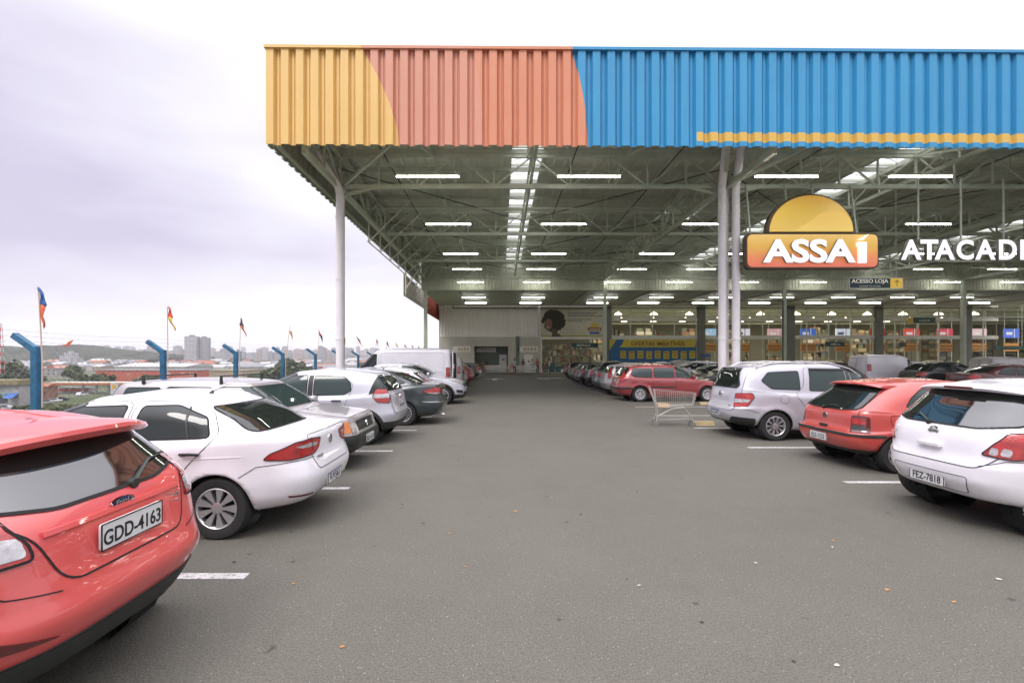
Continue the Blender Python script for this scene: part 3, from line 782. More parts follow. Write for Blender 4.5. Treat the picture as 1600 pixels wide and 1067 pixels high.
    MB().bar((26.6, 43.1, 7.2), (17, 50, 7.9), .10, n=8).bar((26.6, 43.1, 7.2), (26.6, 43.1, .5), .12, n=8).build('service_pipe', STEELD, B)
    # left end: outer wall of the store
    w = corrugated(12.5, 4.52, 8.32, pitch=.42, depth=.10, ax='x').build('upper_wall', WALLW, B); w.location = (-7.5, 57.0, 0)
    lw = MB().box(-7.5, -3.25, 57.0, 57.3, 0, 4.5).box(.95, 5.0, 57.0, 57.3, 0, 4.5).box(-3.25, .95, 57.0, 57.3, 3.25, 4.5)
    lw.build('lower_wall', WALLG, B)
    MB().box(-7.52, 5.0, 56.95, 57.05, 4.44, 4.53).build('wall_flashing', WALLW, B)
    MB().box(-3.4, 1.1, 59.4, 59.6, 0, 4.0).box(-3.45, -3.25, 57.3, 59.6, 0, 4).box(.95, 1.15, 57.3, 59.6, 0, 4).box(-3.4, 1.1, 57.3, 59.5, 3.3, 3.5).build('recess_wall', GGREEN, B)
    d = MB().box(-.15, .80, 59.3, 59.38, 0, 2.25).build('door', WALLW, B); MB().box(.15, .5, 59.27, 59.3, 1.55, 1.68).build('door_sign', STEELD, d)
    d = MB().box(2.95, 4.05, 56.9, 56.98, 0, 2.25).build('door', WALLW, B); MB().box(3.4, 3.6, 56.87, 56.9, 1.3, 1.5).build('door_sign', STEELD, d)
    MB().box(1.9, 2.35, 56.9, 57.0, 0, 4.5).build('wall_pier', GGREEN, B)
    for (x0, x1, z0, z1) in ((-6.1, -3.9, 2.6, 3.25),): pass
    MB().box(-8.0, -7.5, 44, 75, 0, 11.0).box(-8.0, -7.4, 57.0, 58, 0, 8.4).build('side_wall', WALLG, B) if False else MB().box(-7.7, -7.4, 57.3, 100, 0, 11).build('side_wall', WALLG, B)
    # shop front
    gx0, gx1 = 13.4, 62.0
    MB().box(5.0, 13.3, 57.0, 57.25, 4.15, 4.5).box(5.0, 5.15, 56.95, 57.2, 0, 4.2).box(4.95, 13.3, 57.05, 57.25, 4.5, 8.3).build('entrance_frame', WALLW, B)
    for z0, z1 in ((8.15, 8.3), (6.40, 6.78), (4.15, 4.60)):
        MB().box(gx0, gx1, 57.0, 57.16, z0, z1).build('shopfront_rail', STEEL if z0 > 8 else mat('rail_paint', (.66, .62, .52), .6), B)
    for x in np.arange(16.2, 61, 2.75): MB().box(x - .05, x + .05, 57.02, 57.14, 1.0, 8.15).build('mullion', STEEL, B)
    for x in (13.35, 25.0, 36.1, 47.1, 58.1): MB().box(x - .45, x + .45, 56.8, 57.5, 0, 8.3).build('shopfront_pillar', mat('pillar_paint', (.17, .175, .14), .7, var=.1), B)
    MB().box(24.3, 62, 57.0, 57.2, 0, 1.0).build('shopfront_plinth', WALLG, B)
    # inside the store
    MB().box(-7.4, 150, 57.2, 100, .004, .02).build('store_floor', mat('store_floor', (.42, .40, .34), .35, var=.1), B)
    MB().box(-7.4, 150, 57.3, 100, 9.2, 9.3).build('store_ceiling', DECK, B)
    MB().box(1.2, 150, 99.5, 100, 0, 9.2).build('store_back_wall', mat('store_wall', (.40, .39, .30), .8), B)
    MB().box(4.8, 5.0, 57.3, 99, 0, 9.2).build('store_side_wall', WALLW, B)
    for y in (62, 68, 74, 80, 86): truss('store_truss', (5, y), (140, y), 8.3, 9.1, 2.4, .1, B)
    for y in (60, 66, 72): MB().bar((5, y, 7.2), (88, y, 7.2), .1).build('store_beam', STEEL, B)
    return B
BLD = building()
def place_l(i): return ('first', 'second', 'third', 'fourth', 'fifth', 'sixth', 'seventh', 'eighth', 'ninth', 'tenth', 'eleventh')[i]
def lights():
    TUBE = mat('tube_lit', (1, 1, .95), .5, emit=27., ecol=(1, .98, .93)); proto = None
    xs = [-2.8, 3.4, 11.0, 16.8, 23.0, 29.4, 35.8, 42.0, 48.2, 54.4]
    rows = [(17.6, 8.72), (24.6, 8.95), (32.2, 9.1), (38.3, 9.2), (43.0, 8.9), (47.8, 8.1), (52.0, 8.05)]
    for j, (y, z) in enumerate(rows):
        for i, x in enumerate(xs):
            if x > 812 * y / FPX: continue
            if j == 0 and i == 3: x = 16.15
            if proto is None:
                t = thing('ceiling_light', '', 'light'); proto = t
                MB().box(-1.22, 1.22, -.06, .06, .045, .10).bar((-.9, 0, .1), (-.9, 0, 1.2), .012).bar((.9, 0, .1), (.9, 0, 1.2), .012).build('housing', STEEL, t)
                for a in (-1.2, .01): MB().bar((a, 0, 0), (a + 1.19, 0, 0), .042, n=8).build('tube', TUBE, t)
            else: t = copy_tree(proto)
            t.location = (x, y, z); t['group'] = 'tube lights under the canopy'
            t['label'] = f'lit white tube light, {place_l(i)} from left in {place_l(j)} row back'
    # high bay lamps inside the store
    BELL = mat('bell_lamp', (.8, .76, .62), .4, emit=2.4, ecol=(1, .90, .66)); proto = None
    for j, (y, z) in enumerate(((63, 7.75), (70, 7.6), (77, 7.9))):
        for i in range(11):
            x = 16.2 + i * 4.9 + (j * 2.3); 
            if x > 800 * y / FPX: continue
            if proto is None:
                t = thing('bell_lamp', '', 'lamp'); proto = t
                MB().lathe([(.06, .45), (.12, .36), (.42, .18), (.52, 0), (.50, 0), (.40, .16), (.1, .32)], 20, Matrix.Rotation(R(90), 4, 'X')).build('lamp_shade', BELL, t, smooth=True)
                MB().bar((0, 0, .4), (0, 0, 1.6), .03).build('lamp_rod', STEEL, t)
            else: t = copy_tree(proto)
            t.location = (x, y, z); t['group'] = 'bell lamps hung inside the store'; t['label'] = f'lit bell-shaped store lamp, {place_l(i)} from left in {("front", "middle", "back")[j]} row'
    for k, (x, y, e) in enumerate(((9, 64, 420), (20, 66, 650), (32, 66, 650), (44, 66, 650), (56, 66, 650), (30, 84, 700), (55, 84, 700), (85, 84, 700))):
        l = bpy.data.lights.new('store_ceiling_lamp', 'AREA'); l.shape = 'RECTANGLE'; l.size = 9; l.size_y = 5; l.energy = e; l.color = (1, .92, .74)
        o = bpy.data.objects.new('store_ceiling_lamp', l); COL.objects.link(o); o.location = (x, y, 8.0)
lights()
# car shapes: x runs from the rear bumper (0) to the nose (L); rows from the sill up to the roof
FIESTA = dict(L=3.95, W=1.72, H=1.435, belt=.95, cowl=2.98, stop=2.2, wb=2.49, ro=.70, r=.305, nose=.72, tt=.74,
    zr=[.27, .33, .46, .60, .70, .80, .92, .98, 1.02, 1.16, 1.30, 1.35, 1.395], xr=[.36, .14, .05, 0, .035, .07, .10, .125, .15, .30, .44, .50, .80],
    nr=[3.8, 3.8, 4, 4.3, 4.5, 4.8, 5, 5, 5, 5, 5, 5, 4])
VOYAGE = dict(L=4.20, W=1.67, H=1.39, belt=.95, cowl=3.12, stop=2.45, wb=2.465, ro=.86, r=.300, ar=.335, nose=.74, tt=.74,
    zr=[.24, .28, .40, .54, .66, .76, .93, .985, .995, 1.14, 1.265, 1.315, 1.365], xr=[.34, .14, .04, 0, .03, .065, .075, .15, .48, .76, 1.04, 1.18, 1.5], spokes=9, spw=.66, split=1,
    nr=[5, 5, 6, 6, 6, 6, 6, 6, 5, 5, 4.5, 4.5, 4])
LINEA = dict(VOYAGE, L=4.55, W=1.73, H=1.49, cowl=3.4, stop=2.75, wb=2.6, ro=1.0, r=.315,
    zr=[.22, .28, .40, .54, .68, .80, .98, 1.06, 1.07, 1.22, 1.37, 1.42, 1.465], xr=[.34, .14, .04, 0, .03, .06, .075, .15, .55, .92, 1.30, 1.48, 1.8], spokes=16, spw=.45, split=0)
SANDERO = dict(L=4.05, W=1.74, H=1.53, belt=.98, cowl=3.05, stop=2.25, wb=2.59, ro=.66, r=.315, nose=.80, tt=.77, black=1,
    zr=[.26, .32, .46, .60, .72, .84, .97, 1.02, 1.06, 1.24, 1.38, 1.44, 1.49], xr=[.28, .10, .03, 0, .04, .07, .09, .11, .13, .24, .36, .44, .70], cladding=1, spokes=6, spw=.62)
HRV = dict(L=4.30, W=1.77, H=1.59, belt=1.06, cowl=3.15, stop=2.35, wb=2.61, ro=.85, r=.345, nose=.86, tt=.73, black=2, cladding=1, flare=.02,
    zr=[.3, .36, .5, .64, .78, .9, 1.03, 1.09, 1.12, 1.3, 1.44, 1.5, 1.55], xr=[.28, .10, .03, 0, .03, .06, .1, .16, .25, .5, .72, .8, 1.1], spokes=5, spw=.30, split=1)
TIIDA = dict(L=4.20, W=1.72, H=1.52, belt=.98, cowl=3.15, stop=2.3, wb=2.60, ro=.72, r=.31, nose=.80, tt=.74,
    zr=[.30, .33, .42, .54, .66, .74, .92, 1.02, 1.06, 1.21, 1.37, 1.43, 1.48], xr=[.36, .14, .05, 0, .015, .055, .085, .13, .17, .32, .46, .54, .85],
    nr=[4, 4, 4, 4, 4.3, 4.5, 4.5, 4.5, 4.5, 4.5, 4.5, 4.5, 4])
GOL = dict(L=3.88, W=1.64, H=1.41, belt=.90, cowl=2.85, stop=2.2, wb=2.47, ro=.66, r=.285, nose=.74, tt=.72,
    zr=[.24, .30, .40, .50, .58, .62, .86, .92, .95, 1.12, 1.29, 1.345, 1.385], xr=[.30, .10, .03, 0, .005, .06, .09, .115, .14, .36, .58, .66, .9], black=1,
    nr=[6, 6, 7, 7, 7, 6, 6, 6, 6, 5.5, 5.5, 5, 4])
SPIN = dict(L=4.36, W=1.74, H=1.66, belt=1.0, cowl=3.42, stop=2.65, wb=2.62, ro=.88, r=.315, ar=.35, nose=.84, tt=.78, flare=.02,
    zr=[.30, .34, .44, .56, .66, .74, .95, 1.04, 1.09, 1.29, 1.50, 1.56, 1.61], xr=[.34, .14, .04, 0, .02, .09, .12, .14, .155, .23, .33, .40, .65],
    nr=[5, 5, 5, 5, 5.5, 5.5, 5.5, 5.5, 5.5, 5.5, 5.5, 5, 4], spokes=10, spw=.5)
WAGON = dict(L=4.43, W=1.76, H=1.51, belt=.93, cowl=3.30, stop=2.55, wb=2.71, ro=.90, r=.31, nose=.74, tt=.74,
    zr=[.24, .30, .42, .55, .66, .76, .92, .98, 1.0, 1.2, 1.38, 1.43, 1.47], xr=[.3, .12, .04, 0, .03, .08, .11, .14, .17, .33, .48, .55, .8], spokes=7, spw=.66, hubcap=1)
BOXY = dict(L=4.05, W=1.56, H=1.42, belt=.91, cowl=3.02, stop=2.42, wb=2.36, ro=.82, r=.275, tt=.80, nose=.80,
    zf=[.22, .30, .44, .50, .56, .68, .82, .86, .95, 1.13, 1.32, 1.37, 1.40], xf=[3.8, 3.98, 4.04, 4.05, 4.03, 3.98, 3.93, 3.7, 3.02, 2.74, 2.44, 2.34, 2.0], nf=[9] * 8 + [9, 8, 7, 6, 5],
    zr=[.26, .32, .42, .55, .66, .76, .88, .92, .95, 1.14, 1.32, 1.37, 1.40], xr=[.3, .1, .03, 0, .02, .04, .06, .08, .1, .2, .3, .36, .6], nr=[9] * 13, black=2)
CLIO = dict(SANDERO, L=3.85, W=1.64, H=1.45, cowl=2.9, stop=2.15, wb=2.45, ro=.66, belt=.92, cladding=None, black=0,
    zr=[.26, .32, .44, .56, .68, .78, .90, .95, .98, 1.14, 1.30, 1.36, 1.41], xr=[.28, .10, .03, 0, .03, .06, .09, .13, .17, .42, .66, .76, 1.0])
VAN = dict(L=5.0, W=1.95, H=2.22, belt=1.22, cowl=4.30, stop=3.55, wb=3.2, ro=.85, r=.34, nose=1.05, tt=.90,
    zm=[.28, .32, .48, .66, .82, .98, 1.12, 1.18, 1.24, 1.70, 2.02, 2.15, 2.215], zf=[.3, .34, .44, .56, .7, .86, 1.0, 1.10, 1.26, 1.66, 2.0, 2.12, 2.18],
    xf=[4.8, 4.94, 4.99, 5.0, 4.97, 4.92, 4.84, 4.66, 4.34, 3.95, 3.60, 3.42, 3.1],
    w=[.92, .96, .99, 1, 1, 1, 1, .99, .985, .96, .92, .84, .55],
    zr=[.3, .36, .5, .66, .82, .98, 1.12, 1.18, 1.24, 1.70, 2.02, 2.15, 2.20], xr=[.18, .05, .01, 0, .01, .015, .02, .025, .03, .05, .09, .16, .4], nr=[12] * 9 + [11, 9, 7, 5], spokes=8, black=1)
KANGOO = dict(VAN, L=4.1, W=1.70, H=1.86, belt=1.02, cowl=3.25, stop=2.6, wb=2.6, ro=.70, r=.30, nose=.86,
    zm=[.24, .28, .42, .56, .70, .82, .94, .99, 1.04, 1.45, 1.70, 1.80, 1.855], zf=[.25, .28, .4, .52, .62, .72, .80, .9, 1.06, 1.35, 1.62, 1.72, 1.78],
    xf=[3.9, 4.04, 4.09, 4.1, 4.08, 4.03, 3.93, 3.65, 3.25, 2.95, 2.64, 2.5, 2.2], zr=[.26, .30, .42, .56, .7, .82, .94, .99, 1.04, 1.45, 1.70, 1.80, 1.84],
    xr=[.16, .05, .01, 0, .01, .015, .02, .025, .03, .06, .12, .18, .4], black=2, nr=[9] * 9 + [8, 7, 6, 5])
PICKUP = dict(L=4.4, W=1.66, H=1.50, belt=.92, cowl=3.3, stop=2.75, wb=2.7, ro=.85, r=.30, nose=.76, tt=.76,
    zr=[.28, .34, .46, .58, .68, .80, .92, .96, .97, 1.15, 1.38, 1.43, 1.47], xr=[.3, .1, .03, 0, .02, .03, .04, .16, 1.75, 1.80, 1.85, 1.92, 2.1], nr=[9] * 8 + [8, 7, 6, 5, 5])

def side_set(c, wins, doors=(), handles=(), glass=GLASS, mirror=None, hm=None):
    for w in wins:
        c.both(c.patch, 'side_window', w, glass, off=.005, rnd=.045, seam=.016 if c.hi else .025, seamoff=.0005)
    for d in doors:
        for sd in ('L', 'R'):
            o = c.patch('door', sd, d, c.paint, off=.0022, rnd=.10, seam=.007, seamoff=.001, rim=.004)
            for (hx, hz) in handles:
                xs = [p[0] for p in d]
                if min(xs) < hx < max(xs): c.handle(sd, hx, hz, hm or c.paint, par=o)
    if mirror:
        for sd in ('L', 'R'): c.mirror(sd, mirror[0], mirror[1], c.paint)
def screens(c, glass=GLASS, rw=None, fw=None):
    P = c.P; H, bz = P['H'], P['belt']; hw = P['W'] / 2
    ww = lambda z: hw * (.90 - (.92 - P.get('tt', .74)) * (z - bz) / (H - bz))
    zb, zt = bz + .09, H - .10
    c.patch('windshield', 'F', fw or [(-ww(zb) + .03, zb), (ww(zb) - .03, zb), (ww(zt) - .03, zt), (-ww(zt) + .03, zt)], glass, off=.005, rnd=.05, seam=.02, seamoff=.0005)
    rw = rw or [(-ww(P['zr'][8]) + .09, P['zr'][8] + .03), (ww(P['zr'][8]) - .09, P['zr'][8] + .03), (ww(P['zr'][10]) - .08, P['zr'][10] - .01), (-ww(P['zr'][10]) + .08, P['zr'][10] - .01)]
    c.patch('rear_window', 'B', rw, glass, off=.005, rnd=.06, seam=.018, seamoff=.0005)
def quick(c, lite='low', glass=GLASS, sedan=False, front=False, txt=None):
    # generic glazing, lamps and plate, scaled to the shape
    P = c.P; L, H, b, co_, st = P['L'], P['H'], P['belt'], P['cowl'], P['stop']; x0 = P['xr'][9]; xt = P['xr'][10]
    t = H - .14; zb = b + .035
    m1 = x0 + .42 * (co_ - x0); m2 = st - .02
    q = [[(x0 + .22, zb + .05), (m1 - .05, zb), (m1 - .02, t), (xt + .15, t - .03)], [(m1 + .05, zb), (co_ - .28, zb), (st + .02, t - .01), (m1 + .06, t)]]
    if not c.P.get('nodoor'):
        side_set(c, q, [[(m1, .30), (m1 + .95, .30), (co_ - .12, b), (st, H - .06), (m1, H - .06)]] if c.hi else [], [(m1 + .14, b - .12)], glass=glass, mirror=(co_ - .35, b + .04) if c.hi or front else None)
    screens(c, glass)
    z0 = P['zr'][6]; hw = P['W'] / 2
    if lite == 'tall': c.wrap2('tail_light', [(hw - .16, z0 - .12), (hw - .02, z0 - .16), (hw + .10, z0 + .02), (hw + .02, z0 + .38), (hw - .10, z0 + .36)], LRED, off=.008, rnd=.03, seam=.010)
    else: c.wrap2('tail_light', [(hw - .42, z0 - .15), (hw - .1, z0 - .20), (hw + .14, z0 - .10), (hw + .10, z0 + .02), (hw - .2, z0 + .02), (hw - .38, z0 - .04)], LRED, off=.008, rnd=.03, seam=.010)
    c.wrap2('headlight', [(hw - .38, P.get('nose', .74) - .16), (hw + .18, P.get('nose', .74) - .10), (hw + .35, P.get('nose', .74) + .03), (hw - .1, P.get('nose', .74) - .02)], LCLEAR, proj='WF', off=.008, rnd=.03)
    c.patch('grille', 'F', [(-.38, .62), (.38, .62), (.42, .70), (-.42, .70)], PLASTIC, off=.006)
    c.patch('lower_grille', 'F', [(-.5, .30), (.5, .30), (.45, .42), (-.45, .42)], PLASTIC, off=.006)
    if txt:
        c.plate(False, 0, .72 if sedan or lite == 'low' else .60, txt)

def place(rowside, X0, Y, P=None):
    # rear towards the aisle
    return ((X0, Y, 0), math.pi if rowside == 'left' else 0.)

def build_cars():
    # ---- left row, from the camera inwards
    c = Car('parked_hatchback', 'bright red hatchback with roof spoiler, nearest car, plate GDD-4163', RED, FIESTA, (-1.90, 2.44, 0), math.pi)
    t = c.patch('tailgate', 'B', [(-.37, .735), (.37, .735), (.47, 1.0), (.64, 1.08), (.59, 1.34), (-.59, 1.34), (-.64, 1.08), (-.47, 1.0)], RED, off=.0025, seam=.009, rnd=.09, rim=.004)
    c.patch('rear_window', 'B', [(-.65, 1.11), (-.30, 1.045), (.30, 1.045), (.65, 1.11), (.60, 1.21), (.54, 1.325), (-.54, 1.325), (-.60, 1.21)], GLASSR, off=.007, rnd=.05, seam=.02, seamoff=.0005)
    c.spoiler(.30, .72, 1.398, .60, th=.055, curve=.14)
    c.wrap2('tail_light', [(.485, .885), (.50, .96), (.62, 1.09), (.84, 1.14), (1.10, 1.10), (.98, .93), (.72, .885)], LRED, off=.008, rnd=.03, seam=.012)
    c.wrap2('reversing_light', [(.51, .905), (.53, .985), (.70, .995), (.80, .96), (.74, .91)], LCLEAR, off=.011, rnd=.03)
    c.patch('rear_diffuser', 'WB', [(-1.10, .27), (1.10, .27), (1.14, .38), (.95, .44), (.60, .475), (.3, .485), (-.3, .485), (-.60, .475), (-.95, .44), (-1.14, .38)], PLASTIC, off=.008, rnd=.05, seam=.008)
    c.wrap2('reflector', [(.42, .53), (.80, .56), (.88, .65), (.78, .64)], LDRED, off=.006, rnd=.01)
    c.strip('tailgate_crease', 'B', [(-.42, .965), (.42, .965)], .034, RED, thick=.016)
    c.plate(False, 0, .87, 'GDD-4163', fx=.055); c.emblem('oval', 0, .990, .040)
    c.wiper(-.13, 1.045, -.50, 1.13)
    for sg in (1, -1):
        c.strip('bumper_seam', 'WB', [(sg * .40, .715), (sg * .62, .76), (sg * .80, .85), (sg * .86, .885)], .006, GAP)
        c.strip('roof_channel', 'T', [(.80, sg * .36), (2.15, sg * .40)], .014, RED, thick=.006)
    for s_, z_ in (('Fiesta', .918), ('SE 1.6', .882)): text(s_, .045 if z_ > .9 else .028, CHROME, Vector((c.P3('B', -.42, z_)[0].x - .006, -.36, z_)), (-1, 0, 0), c.root, extrude=.003, bold=.001)
    side_set(c, [[(.62, 1.12), (1.55, 1.0), (1.55, 1.30), (.85, 1.30)], [(1.65, 1.0), (2.75, .99), (2.2, 1.30), (1.65, 1.31)]], [[(1.6, .3), (2.6, .3), (2.86, .95), (2.25, 1.38), (1.6, 1.38)]], [(1.74, .85)], mirror=(2.6, 1.0))
    screens(c, rw=[(-.02, 1.2), (.02, 1.2), (.02, 1.21), (-.02, 1.21)])

    c = Car('parked_sedan', 'white four-door sedan with dark glass parked beside the red hatchback', WHITE, VOYAGE, (-1.88, 5.22, 0), math.pi)
    side_set(c, [[(.95, .975), (1.70, .955), (1.68, 1.275), (1.34, 1.28), (1.02, 1.16)], [(1.83, .955), (2.85, .94), (2.36, 1.26), (1.83, 1.28)]],
             [[(1.18, .66), (1.30, .30), (1.75, .30), (1.75, 1.32), (1.30, 1.32), (.98, 1.20), (.86, 1.0)], [(1.78, .30), (2.80, .30), (2.92, .93), (2.38, 1.31), (1.78, 1.32)]], [(1.10, .83), (1.95, .83)], mirror=(2.72, .98), hm=PLASTIC)
    for sd in ('L', 'R'): c.strip('window_divider', sd, [(1.15, .97), (1.20, 1.12), (1.23, 1.26)], .022, PLASTIC, off=.009)
    c.patch('rear_window', 'B', [(-.62, 1.005), (.62, 1.005), (.54, 1.255), (-.54, 1.255)], GLASS, off=.006, rnd=.07, seam=.02, seamoff=.0005)
    screens(c, rw=[(-.02, 1.2), (.02, 1.2), (.02, 1.21), (-.02, 1.21)])
    c.patch('trunk_lid', 'B', [(-.42, .60), (.42, .60), (.50, .80), (.53, .965), (-.53, .965), (-.50, .80)], WHITE, off=.0025, rnd=.05, seam=.007, rim=.004)
    c.wrap2('tail_light', [(.27, .905), (.50, .925), (.74, .91), (.98, .82), (1.04, .765), (.8, .745), (.44, .765), (.33, .81)], LRED, off=.008, rnd=.025, seam=.010)
    c.wrap2('reversing_light', [(.36, .865), (.52, .885), (.74, .865), (.66, .845), (.4, .84)], LCLEAR, off=.011, rnd=.01)
    c.strip('lamp_seam', 'WB', [(.50, .93), (.47, .79)], .008, GAP, off=.014)
    c.wrap2('reflector', [(.46, .345), (.80, .375), (.82, .395), (.46, .365)], LDRED, off=.006, rnd=.006)
    c.plate(False, 0, .44, 'FUV5J63', blue=True); c.emblem('vw', 0, .845, .05)
    text('VOYAGE', .04, CHROME, Vector((c.P3('B', .34, .72)[0].x - .016, .34, .72)), (-1, 0, 0), c.root, extrude=.003, bold=.001, name='badge')
    c.antenna(1.42, 0, .10, -.20)
    for sg in (1, -1):
        c.strip('bumper_seam', 'WB', [(sg * .44, .735), (sg * .80, .725), (sg * 1.10, .70), (sg * 1.26, .60)], .006, GAP)
        c.strip('roof_channel', 'T', [(1.25, sg * .50), (2.35, sg * .53)], .016, WHITE, thick=.006)
    c.both(c.strip, 'side_crease', [(.62, .80), (1.5, .77), (3.2, .74)], .010, WHITE, thick=.004)

    BOX2 = dict(BOXY, spokes=5)
    c = Car('parked_wagon', 'old grey boxy wagon with roof rack parked nose out, orange indicator', OLDSILVER, BOX2, (-2.22 - 4.05, 7.68, 0), 0)
    side_set(c, [[(.45, .98), (1.05, .96), (1.05, 1.30), (.52, 1.30)], [(1.15, .96), (1.85, .95), (1.85, 1.30), (1.15, 1.31)], [(1.95, .95), (2.90, .94), (2.50, 1.30), (1.95, 1.31)]],
             [[(1.90, .3), (2.78, .3), (2.96, .90), (2.52, 1.34), (1.90, 1.35)]], [(2.06, .80)], mirror=(2.80, .96), glass=GLASSL, hm=PLASTIC)
    screens(c, GLASSL, fw=[(-.66, .99), (.66, .99), (.58, 1.31), (-.58, 1.31)])
    c.wiper_f = None
    c.patch('bonnet', 'T', [(3.10, -.60), (3.90, -.58), (3.90, .58), (3.10, .60)], OLDSILVER, off=.003, rnd=.03, seam=.008)
    c.patch('grille', 'F', [(-.40, .60), (.40, .60), (.40, .76), (-.40, .76)], PLASTIC, off=.010, rnd=.01)
    for k in range(6): c.strip('grille_slat', 'F', [(-.40, .615 + .027 * k), (.40, .615 + .027 * k)], .012, DGREY, thick=.022)
    for sg in (1, -1):
        c.patch('headlight', 'F', [(sg * .42, .60), (sg * .62, .60), (sg * .62, .77), (sg * .42, .77)][::sg], LCLEAR, off=.014, rnd=.01)
        c.patch('indicator_light', 'WF', [(sg * .63, .60), (sg * .90, .60), (sg * .90, .77), (sg * .63, .77)][::sg], LAMBER, off=.012, rnd=.01)
    c.patch('bumper', 'WF', [(-1.35, .34), (1.35, .34), (1.35, .56), (-1.35, .56)], PLASTIC, off=.03, rnd=.02, rim=.05)
    c.emblem('vw', 0, .68, .05, front=True, x=4.02)
    c.plate(True, 0, .45, 'BZG-5147', fx=4.05 + .04)
    r = MB()
    for x in (.75, 1.95):
        r.bar((x, -.62, 1.475), (x, .62, 1.475), .03, .022, n=8)
        for y in (-.60, .60): r.bar((x, y, 1.36), (x, y, 1.485), .06, n=6, w2=.04)
    rr = r.build('roof_rack', PLASTIC, c.root)

    c = Car('parked_hatchback', 'silver hatchback with black wheel arches parked behind the boxy wagon', SILVER, SANDERO, (-2.12, 10.05, 0), math.pi)
    side_set(c, [[(.90, 1.10), (1.02, 1.02), (1.66, 1.0), (1.66, 1.40), (1.05, 1.38), (.92, 1.26)], [(1.80, 1.0), (2.92, .99), (2.35, 1.38), (1.80, 1.41)]],
             [[(1.06, .66), (1.30, .36), (1.72, .36), (1.72, 1.45), (1.0, 1.44), (.86, 1.2)], [(1.75, .36), (2.75, .36), (2.95, .95), (2.35, 1.44), (1.75, 1.45)]], [(1.18, .90), (1.95, .90)], glass=GLASSL, mirror=(2.75, 1.0), hm=PLASTIC)
    screens(c)
    c.both(c.strip, 'pillar_trim', [(1.73, 1.0), (1.73, 1.40)], .11, PLASTIC, thick=.007)
    c.patch('rear_quarter_trim', 'L', [(.20, 1.10), (.55, 1.02), (.42, 1.40), (.36, 1.44)], GLASS, off=.007, rnd=.03)
    c.wrap2('tail_light', [(.74, .84), (1.02, .86), (1.12, .98), (1.05, 1.13), (.80, 1.12), (.72, .97)], LRED, off=.010, rnd=.03, seam=.010)
    c.wrap2('reversing_light', [(.76, .95), (1.10, .95), (1.08, 1.03), (.75, 1.03)], LCLEAR, off=.013, rnd=.01)
    c.patch('tailgate', 'B', [(-.62, .62), (.62, .62), (.64, 1.0), (-.64, 1.0)], SILVER, off=.003, rnd=.05, seam=.008)
    for sd in ('L', 'R'):
        for xx in (.66, .66 + 2.59):
            c.strip('wheel_arch_trim', sd, [(xx + .40 * math.cos(q), .315 + .40 * math.sin(q)) for q in np.linspace(-.1, math.pi + .1, 18)], .075, PLASTIC, thick=.014)
    c.patch('bumper_trim', 'WB', [(-1.1, .30), (1.1, .30), (.9, .46), (-.9, .46)], PLASTIC, off=.01, rnd=.03)
    c.plate(False, 0, .76, 'FHS-2094'); c.emblem('diamond', 0, .93, .05)

    c = Car('parked_sedan', 'dark grey sedan with chrome bumper line parked beyond the silver hatchback', DGREY, LINEA, (-1.52, 12.75, 0), math.pi)
    side_set(c, [[(.98, 1.12), (1.25, 1.06), (2.0, 1.02), (2.0, 1.38), (1.55, 1.37)], [(2.12, 1.02), (3.28, 1.0), (2.8, 1.36), (2.12, 1.39)]], [[(1.25, .66), (1.45, .30), (2.06, .30), (2.06, 1.42), (1.5, 1.41), (1.15, 1.1)]], [(1.42, .90)], glass=GLASSL, mirror=(3.1, 1.02))
    c.patch('rear_window', 'B', [(-.60, 1.09), (.60, 1.09), (.52, 1.36), (-.52, 1.36)], GLASS, off=.006, rnd=.07, seam=.02)
    screens(c, rw=[(-.02, 1.2), (.02, 1.2), (.02, 1.21), (-.02, 1.21)])
    c.wrap2('tail_light', [(.38, .93), (.62, .99), (.86, .99), (1.14, .91), (1.08, .85), (.8, .81), (.45, .84)], LRED, off=.010, rnd=.03, seam=.010)
    c.wrap2('reversing_light', [(.55, .835), (.8, .815), (1.05, .85), (.8, .86)], LCLEAR, off=.013, rnd=.01)
    for sg in (1, -1): c.strip('chrome_trim', 'WB', [(sg * .45, .60), (sg * 1.15, .62)], .028, CHROME, thick=.012)
    for sd in ('L', 'R'): c.strip('window_trim', sd, [(.92, 1.075), (1.25, 1.03), (2.0, .99), (3.2, .98)], .016, CHROME, thick=.008)
    c.plate(False, 0, .82, 'EJX-3380')
    MB().bar((-.02, .5, .26), (.25, .5, .26), .06, n=10).build('exhaust_pipe', CHROME, c.root)
    c.antenna(1.75, 0, .10, -.16)

    c = Car('parked_hatchback', 'small white hatchback between the dark grey sedan and silver crossover', WHITE, CLIO, (-2.10, 15.2, 0), math.pi)
    quick(c, 'tall', txt='DTR-6612')
    c = Car('parked_crossover', 'silver crossover parked nose out, headlights towards the aisle', SILVER, HRV, (-1.35 - 4.30, 18.2, 0), 0)
    P = c.P
    side_set(c, [[(.75, 1.25), (1.0, 1.14), (1.75, 1.12), (1.75, 1.46), (1.1, 1.44)], [(1.87, 1.12), (3.0, 1.10), (2.4, 1.44), (1.87, 1.47)]], [[(1.8, .4), (2.8, .4), (3.05, 1.06), (2.4, 1.5), (1.8, 1.52)]], [(1.98, .98)], mirror=(2.9, 1.12))
    screens(c, fw=[(-.72, 1.15), (.72, 1.15), (.60, 1.47), (-.60, 1.47)])
    c.wrap2('headlight', [(.42, .72), (.72, .74), (1.02, .84), (1.25, .93), (.9, .90), (.5, .80)], LCLEAR, proj='WF', off=.010, rnd=.02)
    c.patch('grille', 'WF', [(-.5, .68), (.5, .68), (.55, .80), (-.55, .80)], PLASTIC, off=.012, rnd=.02)
    c.strip('grille_trim', 'WF', [(-.62, .80), (.62, .80)], .03, CHROME, thick=.02)
